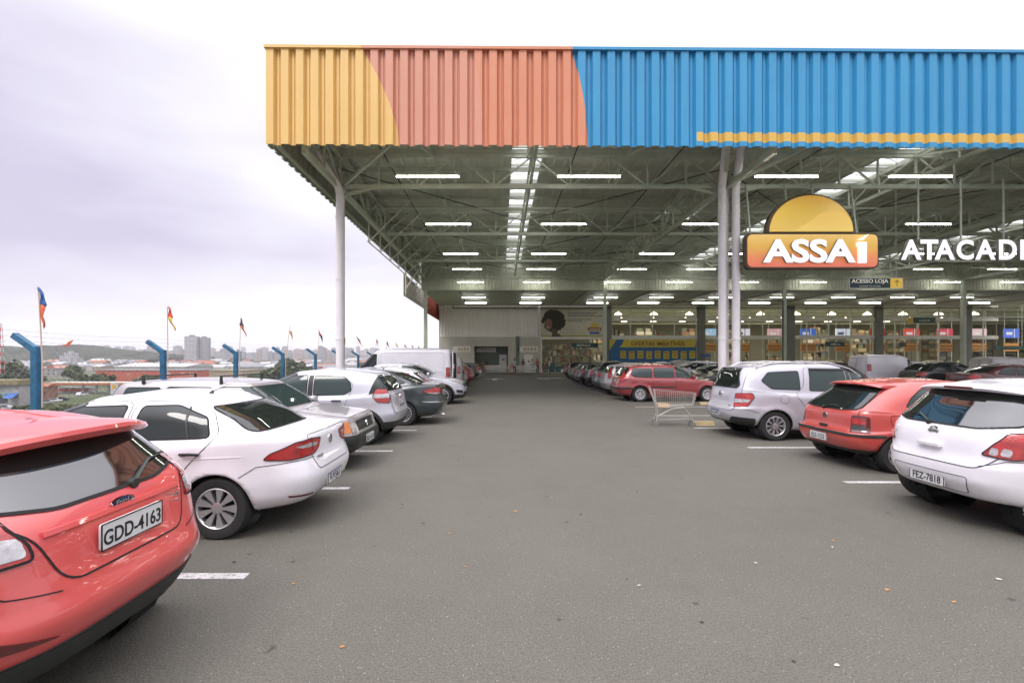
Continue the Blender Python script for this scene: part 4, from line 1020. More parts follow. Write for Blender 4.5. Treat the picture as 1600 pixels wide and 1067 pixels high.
    c.wrap2('fog_light', [(.62, .42), (.92, .46), (.95, .56), (.66, .54)], PLASTIC, proj='WF', off=.010, rnd=.03)
    c.patch('lower_grille', 'WF', [(-.6, .30), (.6, .30), (.55, .48), (-.55, .48)], PLASTIC, off=.012, rnd=.03)
    c.plate(True, 0, .56, 'GBT-7405')
    for sd in ('L', 'R'):
        for xx in (P['ro'], P['ro'] + P['wb']):
            c.strip('wheel_arch_trim', sd, [(xx + .425 * math.cos(q), .345 + .425 * math.sin(q)) for q in np.linspace(-.1, math.pi + .1, 18)], .07, PLASTIC, thick=.014)
    # vans
    c = Car('parked_van', 'tall white cargo van with rear doors folded open in left row', WHITE, VAN, (-2.15, 21.2, 0), math.pi, cat='van')
    c.both(c.patch, 'side_window', [(3.35, 1.32), (4.20, 1.30), (3.62, 1.92), (3.35, 1.95)], GLASS, off=.006, rnd=.05, seam=.02)
    c.both(c.patch, 'side_panel', [(.35, 1.15), (3.15, 1.15), (3.15, 2.0), (.35, 2.0)], WHITE, off=.004, rnd=.08, seam=.008)
    c.both(c.patch, 'door', [(3.25, .4), (4.2, .4), (4.35, 1.2), (3.65, 2.0), (3.25, 2.02)], WHITE, off=.0022, rnd=.08, seam=.008)
    c.wrap2('tail_light', [(.84, .95), (1.0, .95), (1.0, 1.35), (.84, 1.35)], LRED, off=.012, rnd=.03, seam=.010)
    c.patch('windshield', 'F', [(-.82, 1.34), (.82, 1.34), (.72, 1.95), (-.72, 1.95)], GLASS, off=.006)
    c.both(c.strip, 'side_rub_strip', [(.3, .70), (4.7, .70)], .08, WHITE, thick=.02)
    for y in (.93, -.93):
        d = MB().box(-.06, .0, y - .02, y + .02, .42, 2.08).box(-.10, -.05, y - .03, y + .03, .55, .75).box(-.10, -.05, y - .03, y + .03, 1.3, 1.5).build('door_hinge', OFFWHITE, c.root)
    MB().box(-.02, .02, -.82, .82, .5, 2.0).build('cargo_opening', GAP, c.root)
    c.mirror('L', 4.0, 1.35, PLASTIC); c.mirror('R', 4.0, 1.35, PLASTIC)
    c = Car('parked_van', 'second white van half hidden beyond the tall cargo van', OFFWHITE, dict(KANGOO, H=1.9), (-1.95, 24.1, 0), math.pi, cat='van')
    van_glass(c)
    left = [(-1.9, 26.6, SANDERO, OLDSILVER, 'silver hatchback third beyond the cargo vans, red lamps lit by daylight', 'tall'), (-1.7, 29.2, FIESTA, WINE, 'dark red hatchback behind the silver one in left row', 'tall'),
            (-1.8, 31.7, VOYAGE, BLACK, 'black sedan deep in the left row under the canopy', 'low'), (-2.0, 34.3, CLIO, WHITE, 'white hatchback far along the left row near black sedan', 'tall'),
            (-1.7, 36.8, FIESTA, DGREY, 'dark grey hatchback near the far end of left row', 'tall'), (-1.6, 39.3, VOYAGE, SILVER, 'silver sedan second from far end of left row', 'low'),
            (-1.8, 42.0, FIESTA, BLACK, 'black hatchback last in the left row before the carts', 'tall')]
    for X, Y, P, m, lb, li in left:
        c = Car('parked_sedan' if P is VOYAGE else 'parked_hatchback', lb, m, P, (X, Y, 0), math.pi, hi=False); quick(c, li)

    # ---- right row
    c = Car('parked_hatchback', 'white hatchback with dark rear window, nearest car on right, plate FEZ-7818', WHITE, TIIDA, (4.66, 5.02, 0), 0)
    c.patch('tailgate', 'B', [(-.50, .66), (.50, .66), (.66, .86), (.68, 1.02), (.60, 1.41), (-.60, 1.41), (-.68, 1.02), (-.66, .86)], WHITE, off=.0025, seam=.008, rnd=.08, rim=.004)
    c.patch('rear_window', 'B', [(-.66, 1.09), (-.40, 1.04), (.40, 1.04), (.66, 1.09), (.56, 1.385), (-.56, 1.385)], GLASSR, off=.007, rnd=.05, seam=.02, seamoff=.0005)
    c.spoiler(.36, .75, 1.475, .60, th=.045, curve=.12)
    MB().box(.35, .40, -.15, .15, 1.424, 1.447).build('brake_light', LDRED, c.root)
    c.wrap2('tail_light', [(.50, .80), (.60, .90), (.80, 1.02), (1.02, 1.04), (1.04, .93), (.98, .80), (.80, .775)], LRED, off=.010, rnd=.04, seam=.010)
    for q0, q1 in ((.57, .66), (.69, .79)):
        c.wrap2('reversing_light', [(q0, .81), (q1, .80), (q1 + .02, .87), (q0 + .03, .885)], LCLEAR, off=.013, rnd=.03)
    c.patch('plate_recess', 'B', [(-.38, .385), (.38, .385), (.42, .555), (-.42, .555)], WHITE, off=.003, rnd=.03, seam=.007)
    c.plate(False, 0, .465, 'FEZ-7818'); c.emblem('bar', 0, .965, .05)
    c.handle_b = MB().box(.02, .075, -.13, .13, .805, .835).build('tailgate_handle', WHITE, c.root)
    for s_, y_, z_, q in (('TIIDA', .46, .88, .042), ('SL', -.46, .80, .04)): text(s_, q, CHROME, Vector((c.P3('B', y_ * 1.15, z_)[0].x - .014, y_, z_)), (-1, 0, 0), c.root, extrude=.003, bold=.001, name='badge')
    c.wiper(.10, 1.04, .42, 1.10)
    for sg in (1, -1): c.strip('bumper_seam', 'WB', [(sg * .50, .685), (sg * .74, .755), (sg * 1.0, .775), (sg * 1.22, .62)], .006, GAP); c.antenna(1.25, 0, .09, -.16)
    side_set(c, [[(.75, 1.12), (1.62, 1.04), (1.62, 1.38), (.95, 1.38)], [(1.74, 1.04), (2.95, 1.02), (2.35, 1.38), (1.74, 1.39)]], [[(1.68, .3), (2.7, .3), (3.0, .98), (2.38, 1.42), (1.68, 1.43)]], [(1.85, .9)], mirror=(2.8, 1.02))
    screens(c, rw=[(-.02, 1.2), (.02, 1.2), (.02, 1.21), (-.02, 1.21)])

    c = Car('parked_hatchback', 'faded red three-door hatchback with round badge, plate ELE-1233', GOLRED, GOL, (5.40, 7.72, 0), 0)
    c.patch('tailgate', 'B', [(-.60, .60), (.60, .60), (.62, .88), (.52, 1.33), (-.52, 1.33), (-.62, .88)], GOLRED, off=.0025, seam=.009, rnd=.05, rim=.004)
    c.patch('rear_window', 'B', [(-.60, .95), (-.3, .925), (.3, .925), (.60, .95), (.50, 1.30), (-.50, 1.30)], GLASS, off=.007, rnd=.07, seam=.02, seamoff=.0005)
    c.spoiler(.46, .80, 1.375, .56, th=.04, curve=.08)
    c.wrap2('tail_light', [(.56, .60), (.86, .60), (.86, .84), (.80, .86), (.58, .86)], LDRED, off=.010, rnd=.03)
    c.wrap2('indicator_light', [(.60, .73), (.80, .73), (.80, .82), (.60, .82)], LRED, off=.012, rnd=.02)
    c.wrap2('reversing_light', [(.60, .63), (.80, .63), (.80, .71), (.60, .71)], DGREY, off=.012, rnd=.02)
    c.strip('bumper_strip', 'WB', [(-1.35, .56), (1.35, .56)], .045, PLASTIC, thick=.016)
    c.patch('lower_valance', 'WB', [(-1.1, .24), (1.1, .24), (1.1, .335), (-1.1, .335)], PLASTIC, off=.008, rnd=.02)
    c.plate(False, .06, .455, 'ELE-1233'); c.emblem('disc', 0, .80, .052)
    MB().prism(roundpoly([(-.085, .62), (.085, .62), (.085, .66), (-.085, .66)], .015), .035, .10, 'x').build('tailgate_handle', PLASTIC, c.root)
    c.wiper(.08, .925, -.30, .955); c.antenna(2.0, .5, .12)
    side_set(c, [[(.78, 1.0), (.92, .93), (1.32, .93), (1.32, 1.28), (1.10, 1.27), (.90, 1.14)], [(1.42, .93), (2.68, .92), (2.18, 1.28), (1.42, 1.30)]], [[(1.37, .3), (2.5, .3), (2.76, .90), (2.2, 1.34), (1.37, 1.35)]], [(1.54, .80)], glass=GLASSL, mirror=(2.5, .95), hm=PLASTIC)
    screens(c, rw=[(-.02, 1.2), (.02, 1.2), (.02, 1.21), (-.02, 1.21)])
    c.patch('fuel_flap', 'R', [(.52, .74), (.70, .74), (.70, .88), (.52, .88)], GOLRED, off=.003, rnd=.03, seam=.006)

    c = Car('parked_minivan', 'silver minivan with roof rails parked between red hatchback and shopping cart', SILVER, SPIN, (4.96, 10.55, 0), 0, cat='minivan')
    c.patch('tailgate', 'B', [(-.62, .62), (.62, .62), (.68, .95), (.66, 1.10), (.60, 1.56), (-.60, 1.56), (-.66, 1.10), (-.68, .95)], SILVER, off=.0025, seam=.009, rnd=.06, rim=.004)
    c.patch('rear_window', 'WB', [(-.80, 1.18), (-.70, 1.11), (.70, 1.11), (.80, 1.18), (.72, 1.50), (.60, 1.53), (-.60, 1.53), (-.72, 1.50)], GLASS, off=.008, rnd=.05, seam=.02, seamoff=.0005)
    c.wrap2('tail_light', [(.62, .70), (.96, .72), (1.10, .92), (1.06, 1.01), (.66, .99)], LRED, off=.010, rnd=.03, seam=.010)
    c.wrap2('reversing_light', [(.64, .79), (.97, .81), (1.02, .87), (.64, .88)], LCLEAR, off=.013, rnd=.01)
    c.wrap2('bumper_trim', [(.05, .30), (1.12, .32), (1.12, .47), (.60, .50), (.45, .38), (.05, .38)], PLASTIC, off=.006, rnd=.04)
    c.plate(False, 0, .53, 'GAQ4B71', blue=True); c.emblem('bowtie', 0, .95, .07)
    text('SPIN', .05, CHROME, Vector((c.P3('B', -.48, .72)[0].x - .016, -.48, .72)), (-1, 0, 0), c.root, extrude=.003, bold=.001, name='badge')
    side_set(c, [[(.62, 1.27), (.82, 1.10), (1.42, 1.08), (1.42, 1.48), (.78, 1.45)], [(1.62, 1.06), (2.42, 1.05), (2.42, 1.50), (1.66, 1.51)], [(2.56, 1.05), (3.30, 1.04), (2.72, 1.48), (2.56, 1.50)]],
             [[(1.54, .66), (1.30, .98), (1.50, 1.15), (1.54, 1.56), (2.47, 1.56), (2.47, .34), (1.72, .34)], [(2.50, .34), (3.3, .34), (3.45, 1.0), (2.72, 1.54), (2.50, 1.56)]], [(1.72, .90), (2.66, .90)], glass=GLASSL, mirror=(3.2, 1.08))
    screens(c, rw=[(-.02, 1.2), (.02, 1.2), (.02, 1.21), (-.02, 1.21)])
    for sg in (1, -1): c.strip('bumper_seam', 'WB', [(sg * .60, .66), (sg * .95, .66), (sg * 1.20, .58)], .007, GAP)
    for sd in ('L', 'R'):
        c.strip('window_visor', sd, [(1.66, 1.515), (2.44, 1.505)], .06, PLASTIC, thick=.03); c.strip('window_visor', sd, [(2.56, 1.505), (2.74, 1.49), (3.30, 1.08)], .05, PLASTIC, thick=.03)
    c.both(c.strip, 'pillar_trim', [(2.49, 1.05), (2.49, 1.49)], .11, PLASTIC, thick=.007)
    c.patch('fuel_flap', 'R', [(.98, .80), (1.15, .80), (1.15, .97), (.98, .97)], SILVER, off=.003, rnd=.07, seam=.005)
    for y in (.62, -.62):
        z = lambda x: c.P3('T', x, y)[0].z + .045
        xs = [.55, .9, 1.5, 2.1, 2.6, 2.85]
        pts = [Vector((x, y, z(x) - (.04 if i in (0, 5) else 0))) for i, x in enumerate(xs)]
        MB().tube(pts, .018, 8).bar((.6, y, z(.6) - .06), (.6, y, z(.6) - .02), .05).bar((1.7, y, z(1.7) - .06), (1.7, y, z(1.7)), .05).bar((2.8, y, z(2.8) - .06), (2.8, y, z(2.8) - .02), .05).build('roof_rail', ALLOY, c.root, smooth=True, auto=50)

    c = Car('parked_wagon', 'dark red station wagon seen side-on beyond the shopping cart', WINE, WAGON, (4.72, 19.25, 0), 0)
    side_set(c, [[(.55, 1.10), (.68, 1.0), (1.38, .98), (1.38, 1.34), (.66, 1.34)], [(1.48, .98), (2.28, .97), (2.28, 1.36), (1.48, 1.36)], [(2.38, .97), (3.2, .95), (2.62, 1.34), (2.38, 1.36)]],
             [[(1.42, .30), (2.32, .30), (2.32, 1.41), (1.42, 1.41)], [(2.35, .30), (3.2, .30), (3.32, .92), (2.62, 1.40), (2.35, 1.41)]], [(1.60, .84), (2.5, .84)], glass=GLASSL, mirror=(3.1, .98))
    screens(c)
    c.wrap2('tail_light', [(.70, .82), (.86, .80), (.96, .92), (.92, 1.25), (.80, 1.28), (.74, 1.05)], LRED, off=.010, rnd=.03, seam=.010)
    c.both(c.strip, 'side_rub_strip', [(1.3, .60), (2.3, .60)], .06, PLASTIC, thick=.014); c.strip('bumper_strip', 'WB', [(-1.35, .55), (1.35, .55)], .09, PLASTIC, thick=.016)
    c.plate(False, 0, .80, 'DKP-9120')
    right = [(4.85, 21.9, SANDERO, OLDSILVER, 'silver hatchback parked beyond the dark red station wagon', 'tall'), (4.95, 24.4, LINEA, BLUEGREY, 'blue-grey sedan third beyond the shopping cart', 'low'),
             (5.0, 26.8, HRV, BLACK, 'black crossover with roof edge against white roof behind', 'low'), (4.9, 29.3, FIESTA, BLACK, 'black hatchback with bright red lamps in right row', 'tall'),
             (5.1, 31.8, VOYAGE, MAROON, 'maroon sedan deep in the right row', 'low'), (5.2, 34.3, CLIO, DGREY, 'dark grey hatchback deep in the right row beside pickup', 'tall'),
             (5.5, 37.0, PICKUP, BLUEGREY, 'blue-grey pickup truck near the end of right row', 'tall'), (5.4, 39.6, FIESTA, BLACK, 'black hatchback last in right row by the entrance', 'tall')]
    for X, Y, P, m, lb, li in right:
        c = Car({'V': 'parked_sedan', 'P': 'pickup_truck'}.get('V' if P in (VOYAGE, LINEA) else 'P' if P is PICKUP else 'x', 'parked_hatchback'), lb, m, P, (X, Y, 0), 0, hi=False, cat='pickup truck' if P is PICKUP else 'car')
        if P is PICKUP: pickup_bits(c)
        else: quick(c, li)
    # second row, nose to nose behind the first
    sec = [(10.2, 18.5, HRV, BLACK, 'black crossover directly behind the silver minivan roof', 0), (10.1, 21.3, CLIO, RED, 'red hatchback nose facing the dark red station wagon', 0), (10.0, 23.9, FIESTA, BLACK, 'black hatchback behind the station wagon roof', 0),
           (10.1, 26.4, VOYAGE, BLACK, 'black sedan behind the black hatchback, second row', 0), (10.2, 29.2, HRV, WHITE, 'white crossover with bright roof in second row', 0), (10.0, 34.3, PICKUP, OFFWHITE, 'white pickup truck loaded with cargo before the blue and yellow banner', 0)]
    for X, Y, P, m, lb, _ in sec:       # nose towards the first row
        c = Car('parked_hatchback' if P not in (VOYAGE, LINEA, PICKUP) else 'pickup_truck' if P is PICKUP else 'parked_sedan', lb, m, P, (X + P['L'], Y, 0), math.pi, hi=False, cat='pickup truck' if P is PICKUP else 'car')
        if P is PICKUP: pickup_bits(c, True)
        else: quick(c, 'tall', front=True)
    # third row beyond the second aisle, rears towards us
    c = Car('parked_van', 'small white panel van with rear door, beyond the red hatchback roof', WHITE, dict(KANGOO, H=2.0, zm=[z * 1.06 for z in KANGOO['zm']], zr=[z * 1.06 for z in KANGOO['zr']], zf=[z * 1.06 for z in KANGOO['zf']]), (20.7, 26.7, 0), 0, hi=False, cat='van')
    van_glass(c)
    third = [(21.4, 24.1, HRV, BLACK, 'black crossover parked right of the small white panel van'), (21.5, 21.6, LINEA, MAROON, 'maroon sedan rightmost in the third row behind the white roof'),
             (20.6, 30.2, SANDERO, MAROON, 'maroon hatchback left of the small white panel van'), (20.7, 33.5, HRV, BLACK, 'black crossover two left of the white panel van'), (20.7, 36.2, VOYAGE, SILVER, 'silver sedan far back in the third row'), (20.9, 38.9, FIESTA, WHITE, 'white hatchback far back in the third row'),
             (30.8, 29.5, KANGOO, OFFWHITE, 'beige van roof showing above the maroon sedan'), (34, 33.0, FIESTA, GREEN, 'dark green hatchback at far right near store glass'), (30.6, 36.0, SANDERO, WHITE, 'white hatchback in fourth row near the store')]
    for X, Y, P, m, lb in third:
        c = Car('parked_van' if P is KANGOO else 'parked_sedan' if P in (VOYAGE, LINEA) else 'parked_hatchback', lb, m, P, (X, Y, 0), 0, hi=False, cat='van' if P is KANGOO else 'car')
        if P is KANGOO: van_glass(c)
        else: quick(c, 'low' if P in (HRV, LINEA) else 'tall')
def van_glass(c):
    P = c.P; hw = P['W'] / 2; k = P['H'] / 1.9
    c.both(c.patch, 'side_window', [(2.35, 1.12 * k), (3.05, 1.10 * k), (2.62, 1.58 * k), (2.35, 1.60 * k)], GLASS, off=.006, rnd=.05, seam=.02)
    c.patch('windshield', 'F', [(-.70, 1.15 * k), (.70, 1.15 * k), (.62, 1.60 * k), (-.62, 1.60 * k)], GLASS, off=.006)
    for sg in (1, -1):
        o = c.patch('rear_door', 'B', [(sg * .015, .48), (sg * .70, .48), (sg * .66, 1.70 * k), (sg * .015, 1.70 * k)][::sg], c.paint, off=.004, rnd=.05, seam=.012)
    MB().prism(roundpoly([(.04, .95), (.09, .95), (.09, 1.15), (.04, 1.15)], .02), -.025, .03, 'x').build('handle', PLASTIC, c.root)
    c.wrap2('tail_light', [(.74, .98 * k), (.92, .98 * k), (.92, 1.36 * k), (.74, 1.36 * k)], LRED, off=.012, rnd=.05, seam=.010)
    c.patch('bumper', 'WB', [(-1.2, .3), (1.2, .3), (1.2, .50), (-1.2, .50)], PLASTIC, off=.02, rnd=.03, rim=.04)
def pickup_bits(c, load=False):
    P = c.P
    side_set(c, [[(1.98, .97), (3.1, .95), (2.74, 1.34), (2.0, 1.36)]], glass=GLASS, mirror=(3.0, .98))
    screens(c, rw=[(-.58, 1.0), (.58, 1.0), (.52, 1.36), (-.52, 1.36)])
    c.patch('cargo_bed', 'T', [(.10, -.66), (1.68, -.66), (1.68, .66), (.10, .66)], PLASTIC, off=.006, rnd=.03)
    c.wrap2('tail_light', [(.70, .62), (.92, .62), (.92, .92), (.70, .92)], LRED, off=.010, rnd=.02, seam=.010)
    c.wrap2('headlight', [(.45, .58), (1.0, .64), (1.1, .76), (.6, .72)], LCLEAR, proj='WF', off=.008, rnd=.03)
    if load:
        MB().prism(roundpoly([(.15, .95), (1.65, .95), (1.6, 1.48), (.9, 1.66), (.3, 1.52)], .1), -.6, .6, 'y').build('tarpaulin', mat('tarpaulin', (.42, .40, .36), .8, var=.2), c.root, smooth=False)
build_cars()
# ------------------------------------------------------------------ fence and flags
BLUE = mat('fence_blue', (.024, .12, .225), .55, var=.35, vscale=6, bump=.4, bscale=30); WIRE = mat('galvanised_wire', (.30, .31, .30), .5, metal=.4)
FX = -7.15
def fence():
    F = thing('chainlink_fence', 'chain-link fence on blue bent posts with barbed wire along the lot edge', 'fence', (0, 0, 0))
    ys = [7.04 + 2.66 * i for i in range(-4, 14)]
    for y in ys:
        x = FX
        MB().prism(roundpoly([(x - .048, y - .048), (x + .048, y - .048), (x + .048, y + .048), (x - .048, y + .048)], .02), 0, 1.93, 'z').bar((x, y, 1.88), (x - .33, y, 2.11), .085, .085).build('fence_post', BLUE, F)
    w = MB(); y0, y1, z0, z1 = ys[0], 38.0, .08, 1.93; s = .11; H = z1 - z0; x = FX - .08
    k = y0 - H
    while k < y1:
        for sg in (1, -1):
            a, b = (k, k + H) if sg > 0 else (k + H, k)
            pa, pb = Vector((x, a, z0)), Vector((x, b, z1))
            for c, lo in ((y0, True), (y1, False)):
                for q_, o_ in ((pa, pb), (pb, pa)):
                    if (q_.y < c) == lo and q_.y != o_.y and ((q_.y - c) * (o_.y - c) < 0):
                        t = (c - q_.y) / (o_.y - q_.y); q_ += (o_ - q_) * t
            if min(pa.y, pb.y) >= y0 - .01 and max(pa.y, pb.y) <= y1 + .01: w.bar(pa, pb, .0042, n=3)
        k += s
    w.build('wire_mesh', WIRE, F, norm=False)
    b = MB(); rr = random.Random(3)
    for t in (.25, .6, .95):
        bx, bz = FX - .37 * t, 1.88 + .25 * t + .07
        for i in range(len(ys) - 1):
            n = 6; pts = [Vector((bx, ys[i] + (ys[i + 1] - ys[i]) * j / n, bz - .035 * math.sin(math.pi * j / n))) for j in range(n + 1)]
            b.tube(pts, .0018, 3)
            if ys[i] < 18:
                for j in range(18):
                    q = ys[i] + (ys[i + 1] - ys[i]) * (j + .5) / 18; b.bar((bx - .02, q - .015, bz - .03), (bx + .02, q + .015, bz + .01), .003, n=3)
    b.build('barbed_wire', WIRE, F, norm=False)
    MB().box(FX - .12, FX + .12, ys[0], 38, -.02, .10).build('fence_kerb', CONC, F)
    pm = mat('blue_sheet', (.03, .16, .24), .5)
    MB().box(FX + .04, FX + .07, 21.2, 38, .05, 1.25).build('base_panel', pm, F)
    # flags cable-tied to the posts
    cols = {'b': mat('flag_blue', (.03, .11, .33), .8), 'o': mat('flag_orange', (.62, .13, .05), .8), 'y': mat('flag_yellow', (.66, .40, .06), .8), 'k': mat('flag_navy', (.03, .03, .06), .8), 'w': mat('flag_white', (.7, .66, .66), .8), 'r': mat('flag_red', (.50, .05, .03), .8)}
    stick = mat('flag_stick', (.55, .40, .32), .6)
    word = dict(b='blue', o='orange', y='yellow', k='navy', w='white', r='red')
    spec = [('bo', .12, 1.0), ('ry', -.02, .75), ('ko', .06, .62), ('wy', .30, .62), ('rk', .10, .65), ('oy', .05, .95), ('ko', -.35, .7), ('rw', .20, .8), ('ko', .02, .7), ('yw', -.05, .7), ('ro', 0, .65), ('kw', .05, .6), ('kr', .1, .55), ('or', .15, .55)]
    nums = ['first', 'second', 'third', 'fourth', 'fifth', 'sixth', 'seventh', 'eighth', 'ninth', 'tenth', 'eleventh', 'twelfth', 'thirteenth', 'fourteenth']
    for i, (cc, lean, sc) in enumerate(spec):
        y = ys[4] + 2.66 * i; x = FX + .10; h = .95 * 1.0
        T = thing('stick_flag', f'{word[cc[0]]} and {word[cc[1]]} flag on a stick, {nums[i]} fence post from the camera', 'flag', (x, y, 0), 0, 'flags tied along the fence')
        top = Vector((lean * .5 - .12 * (1 if i == 0 else 0), 0, 1.9 + h)); MB().tube([Vector((0, 0, 1.0)), Vector((0, 0, 1.7)), top * .6 + Vector((0, 0, .72)), top], .010, 6).build('stick', stick, T)
        L = .62 * (1 if i == 0 else .8); n = 10; wv = .16
        for part, (a0, a1) in enumerate(((0, .45), (.45, 1))):
            mb = MB(); pts = []
            for j in range(n + 1):
                t = a0 + (a1 - a0) * j / n; z = top.z - t * L; wd = wv * (t * 2.1 if t < .45 else .95 * (1 - t) * 1.15 + .06)
                xx = top.x + (-lean * .35 * t) + .012 * math.sin(t * 7 + i) + .16 * t
                yy = .03 * math.sin(t * 5 + i)
                pts.append([(xx - wd * .45, yy, z), (xx, yy + .03 * math.sin(t * 9), z + .01), (xx + wd * .55, yy - .02, z - .03)])
            vs = [p for r in pts for p in r]; fs = []
            for j in range(n):
                for k in range(2): fs.append((j * 3 + k, j * 3 + k + 1, j * 3 + k + 4, j * 3 + k + 3))
            mb.add(vs, fs); o = mb.build('cloth', cols[cc[part]], T, smooth=True, norm=False)
            o.modifiers.new('thickness', 'SOLIDIFY').thickness = .003
    p = PX(104, 537, 7.3)
    tag(MB().prism([(-.12, -.02), (-.02, -.03), (.03, .03), (.11, .06), (.05, -.02), (-.01, -.045)], -.004, .004, 'y').build('plastic_scrap', cols['o'], loc=p), 'orange plastic scrap caught on the barbed wire', 'scrap')
fence()

# ------------------------------------------------------------------ vegetation
LEAF = [mat('leaves_a', (.045, .075, .025), .7, var=.35, vscale=1.2), mat('leaves_b', (.075, .105, .035), .7, var=.35, vscale=1.2), mat('leaves_c', (.11, .13, .045), .7, var=.3)]
BARK = mat('bark', (.09, .07, .05), .9)
CR = {}
def crown_mesh(seed, n=900, leaf=.11, flat=.8):
    k = (seed, n, leaf, flat)
    if k in CR: return CR[k]
    rr = random.Random(seed); mb = MB(); cl = []
    for i in range(16):
        d = Vector((rr.gauss(0, 1), rr.gauss(0, 1), rr.gauss(0, .8))).normalized() * rr.uniform(.3, .74); d.z *= flat; cl.append((d, rr.uniform(.24, .42), rr.randrange(3) if rr.random() < .6 else 0))
    for i in range(n):
        c, r, mi = rr.choice(cl); d = Vector((rr.gauss(0, 1), rr.gauss(0, 1), rr.gauss(0, 1))).normalized() * r * rr.uniform(.75, 1.05)
        p = c + d; a = Vector((rr.gauss(0, 1), rr.gauss(0, 1), rr.gauss(0, 1))).normalized(); b = a.cross(Vector((rr.gauss(0, 1), rr.gauss(0, 1), rr.gauss(0, 1)))).normalized(); s = leaf * rr.uniform(.6, 1.3)
        mb.add([p - a * s - b * s * .5, p + a * s * .2 - b * s, p + a * s + b * s * .4, p - a * s * .1 + b * s], [(0, 1, 2, 3)], mi)
    me = bpy.data.meshes.new('crown'); me.from_pydata(mb.v, [], mb.f)
    for m in LEAF: me.materials.append(m)
    me.polygons.foreach_set('material_index', mb.m); CR[k] = me
    return me
tree_no = [0]
def tree(x, y, z, r, h, label, group='trees on the plain below', name='tree', n=900, leaf=.11):
    T = thing(name, label, 'tree' if name == 'tree' else 'bush', (x, y, z), (x * 7 + y) % 6, group)
    tree_no[0] += 1
    cz = h - r * .75
    o = link('crown', crown_mesh(tree_no[0] % 5, n, leaf), T); o.scale = (r, r, r * .85); o.location = (0, 0, max(cz, r * .5))
    if name == 'tree':
        mb = MB().bar((0, 0, -.5), (0, 0, cz), r * .14, n=7, w2=r * .07)
        for k in range(4):
            q = k * 1.7; mb.bar((0, 0, cz * .7), (math.cos(q) * r * .45, math.sin(q) * r * .45, cz + r * .2), r * .06, n=5, w2=r * .02)
        mb.build('trunk', BARK, T)
    else:
        mb = MB()
        for k in range(4): mb.bar((0, 0, -.3), (math.cos(k * 1.6) * r * .4, math.sin(k * 1.6) * r * .4, h * .6), r * .05, n=5, w2=.02)
        mb.build('stem', BARK, T)
    return T

# ------------------------------------------------------------------ the city beyond
def win_mat(name, wall, pane, sx, sz, fx=.55, fz=.5):
    m, t, b, o = nodes(name); s = t.nodes.new('ShaderNodeSeparateXYZ'); t.links.new(o.outputs['Object'], s.inputs[0])
    ax = mth(t, 'LESS_THAN', mth(t, 'FRACT', mth(t, 'DIVIDE', mth(t, 'ADD', s.outputs[0], s.outputs[1]), sx)), fx); az = mth(t, 'LESS_THAN', mth(t, 'FRACT', mth(t, 'DIVIDE', s.outputs[2], sz)), fz)
    w = noise_n(t, o.outputs['Object'], .08, 3, .6, .3, .7)
    c = mixc(t, mth(t, 'MULTIPLY', ax, az), mixc(t, mth(t, 'MULTIPLY', w, .3), wall, tuple(q * .7 for q in wall)), pane); t.links.new(c, b.inputs['Base Color']); b.inputs['Roughness'].default_value = .8
    return m
TW = [win_mat('tower_white', (.46, .45, .46), (.13, .14, .17), 3.4, 3.0), win_mat('tower_grey', (.34, .33, .35), (.10, .11, .14), 4.2, 3.1, .6), win_mat('tower_beige', (.42, .37, .32), (.14, .13, .13), 3.8, 3.0, .45),
      win_mat('tower_blue', (.16, .22, .28), (.07, .10, .15), 2.8, 3.2, .7, .7), win_mat('tower_pink', (.42, .33, .31), (.14, .12, .12), 4.0, 3.0)]
HM = [mat('house_white', (.50, .49, .48), .8, var=.15, vscale=.1), mat('house_grey', (.30, .29, .29), .8, var=.2, vscale=.1), mat('house_tan', (.36, .29, .22), .8, var=.2, vscale=.1)]
RM = [mat('roof_grey', (.24, .24, .25), .7, var=.2, vscale=.2), mat('roof_tile', (.30, .12, .07), .8, var=.25, vscale=.3), mat('roof_white', (.42, .42, .43), .6, var=.1, vscale=.2)]
DW = mat('dark_window', (.05, .06, .07), .3); ZB = -14.0
def at(u, D): return (u - VPU) * D / FPX
def zv(v, D): return CAMH - (v - VPV) * D / FPX
def tower(u0, u1, vt, D, m, label, dep=None, group='far apartment towers on the skyline'):
    x0, x1 = at(u0, D), at(u1, D); zt = zv(vt, D); w = x1 - x0; dep = dep or w * .8
    T = thing('apartment_tower', label, 'building', ((x0 + x1) / 2, D, ZB), 0, group); h = zt - ZB
    MB().box(-w / 2, w / 2, 0, dep, 0, h).build('wall', m, T)
    MB().box(-w / 2 - .3, w / 2 + .3, -.3, dep + .3, h, h + .8).box(-w * .2, w * .2, dep * .3, dep * .7, h + .8, h + 4.5).build('roof', RM[0], T)
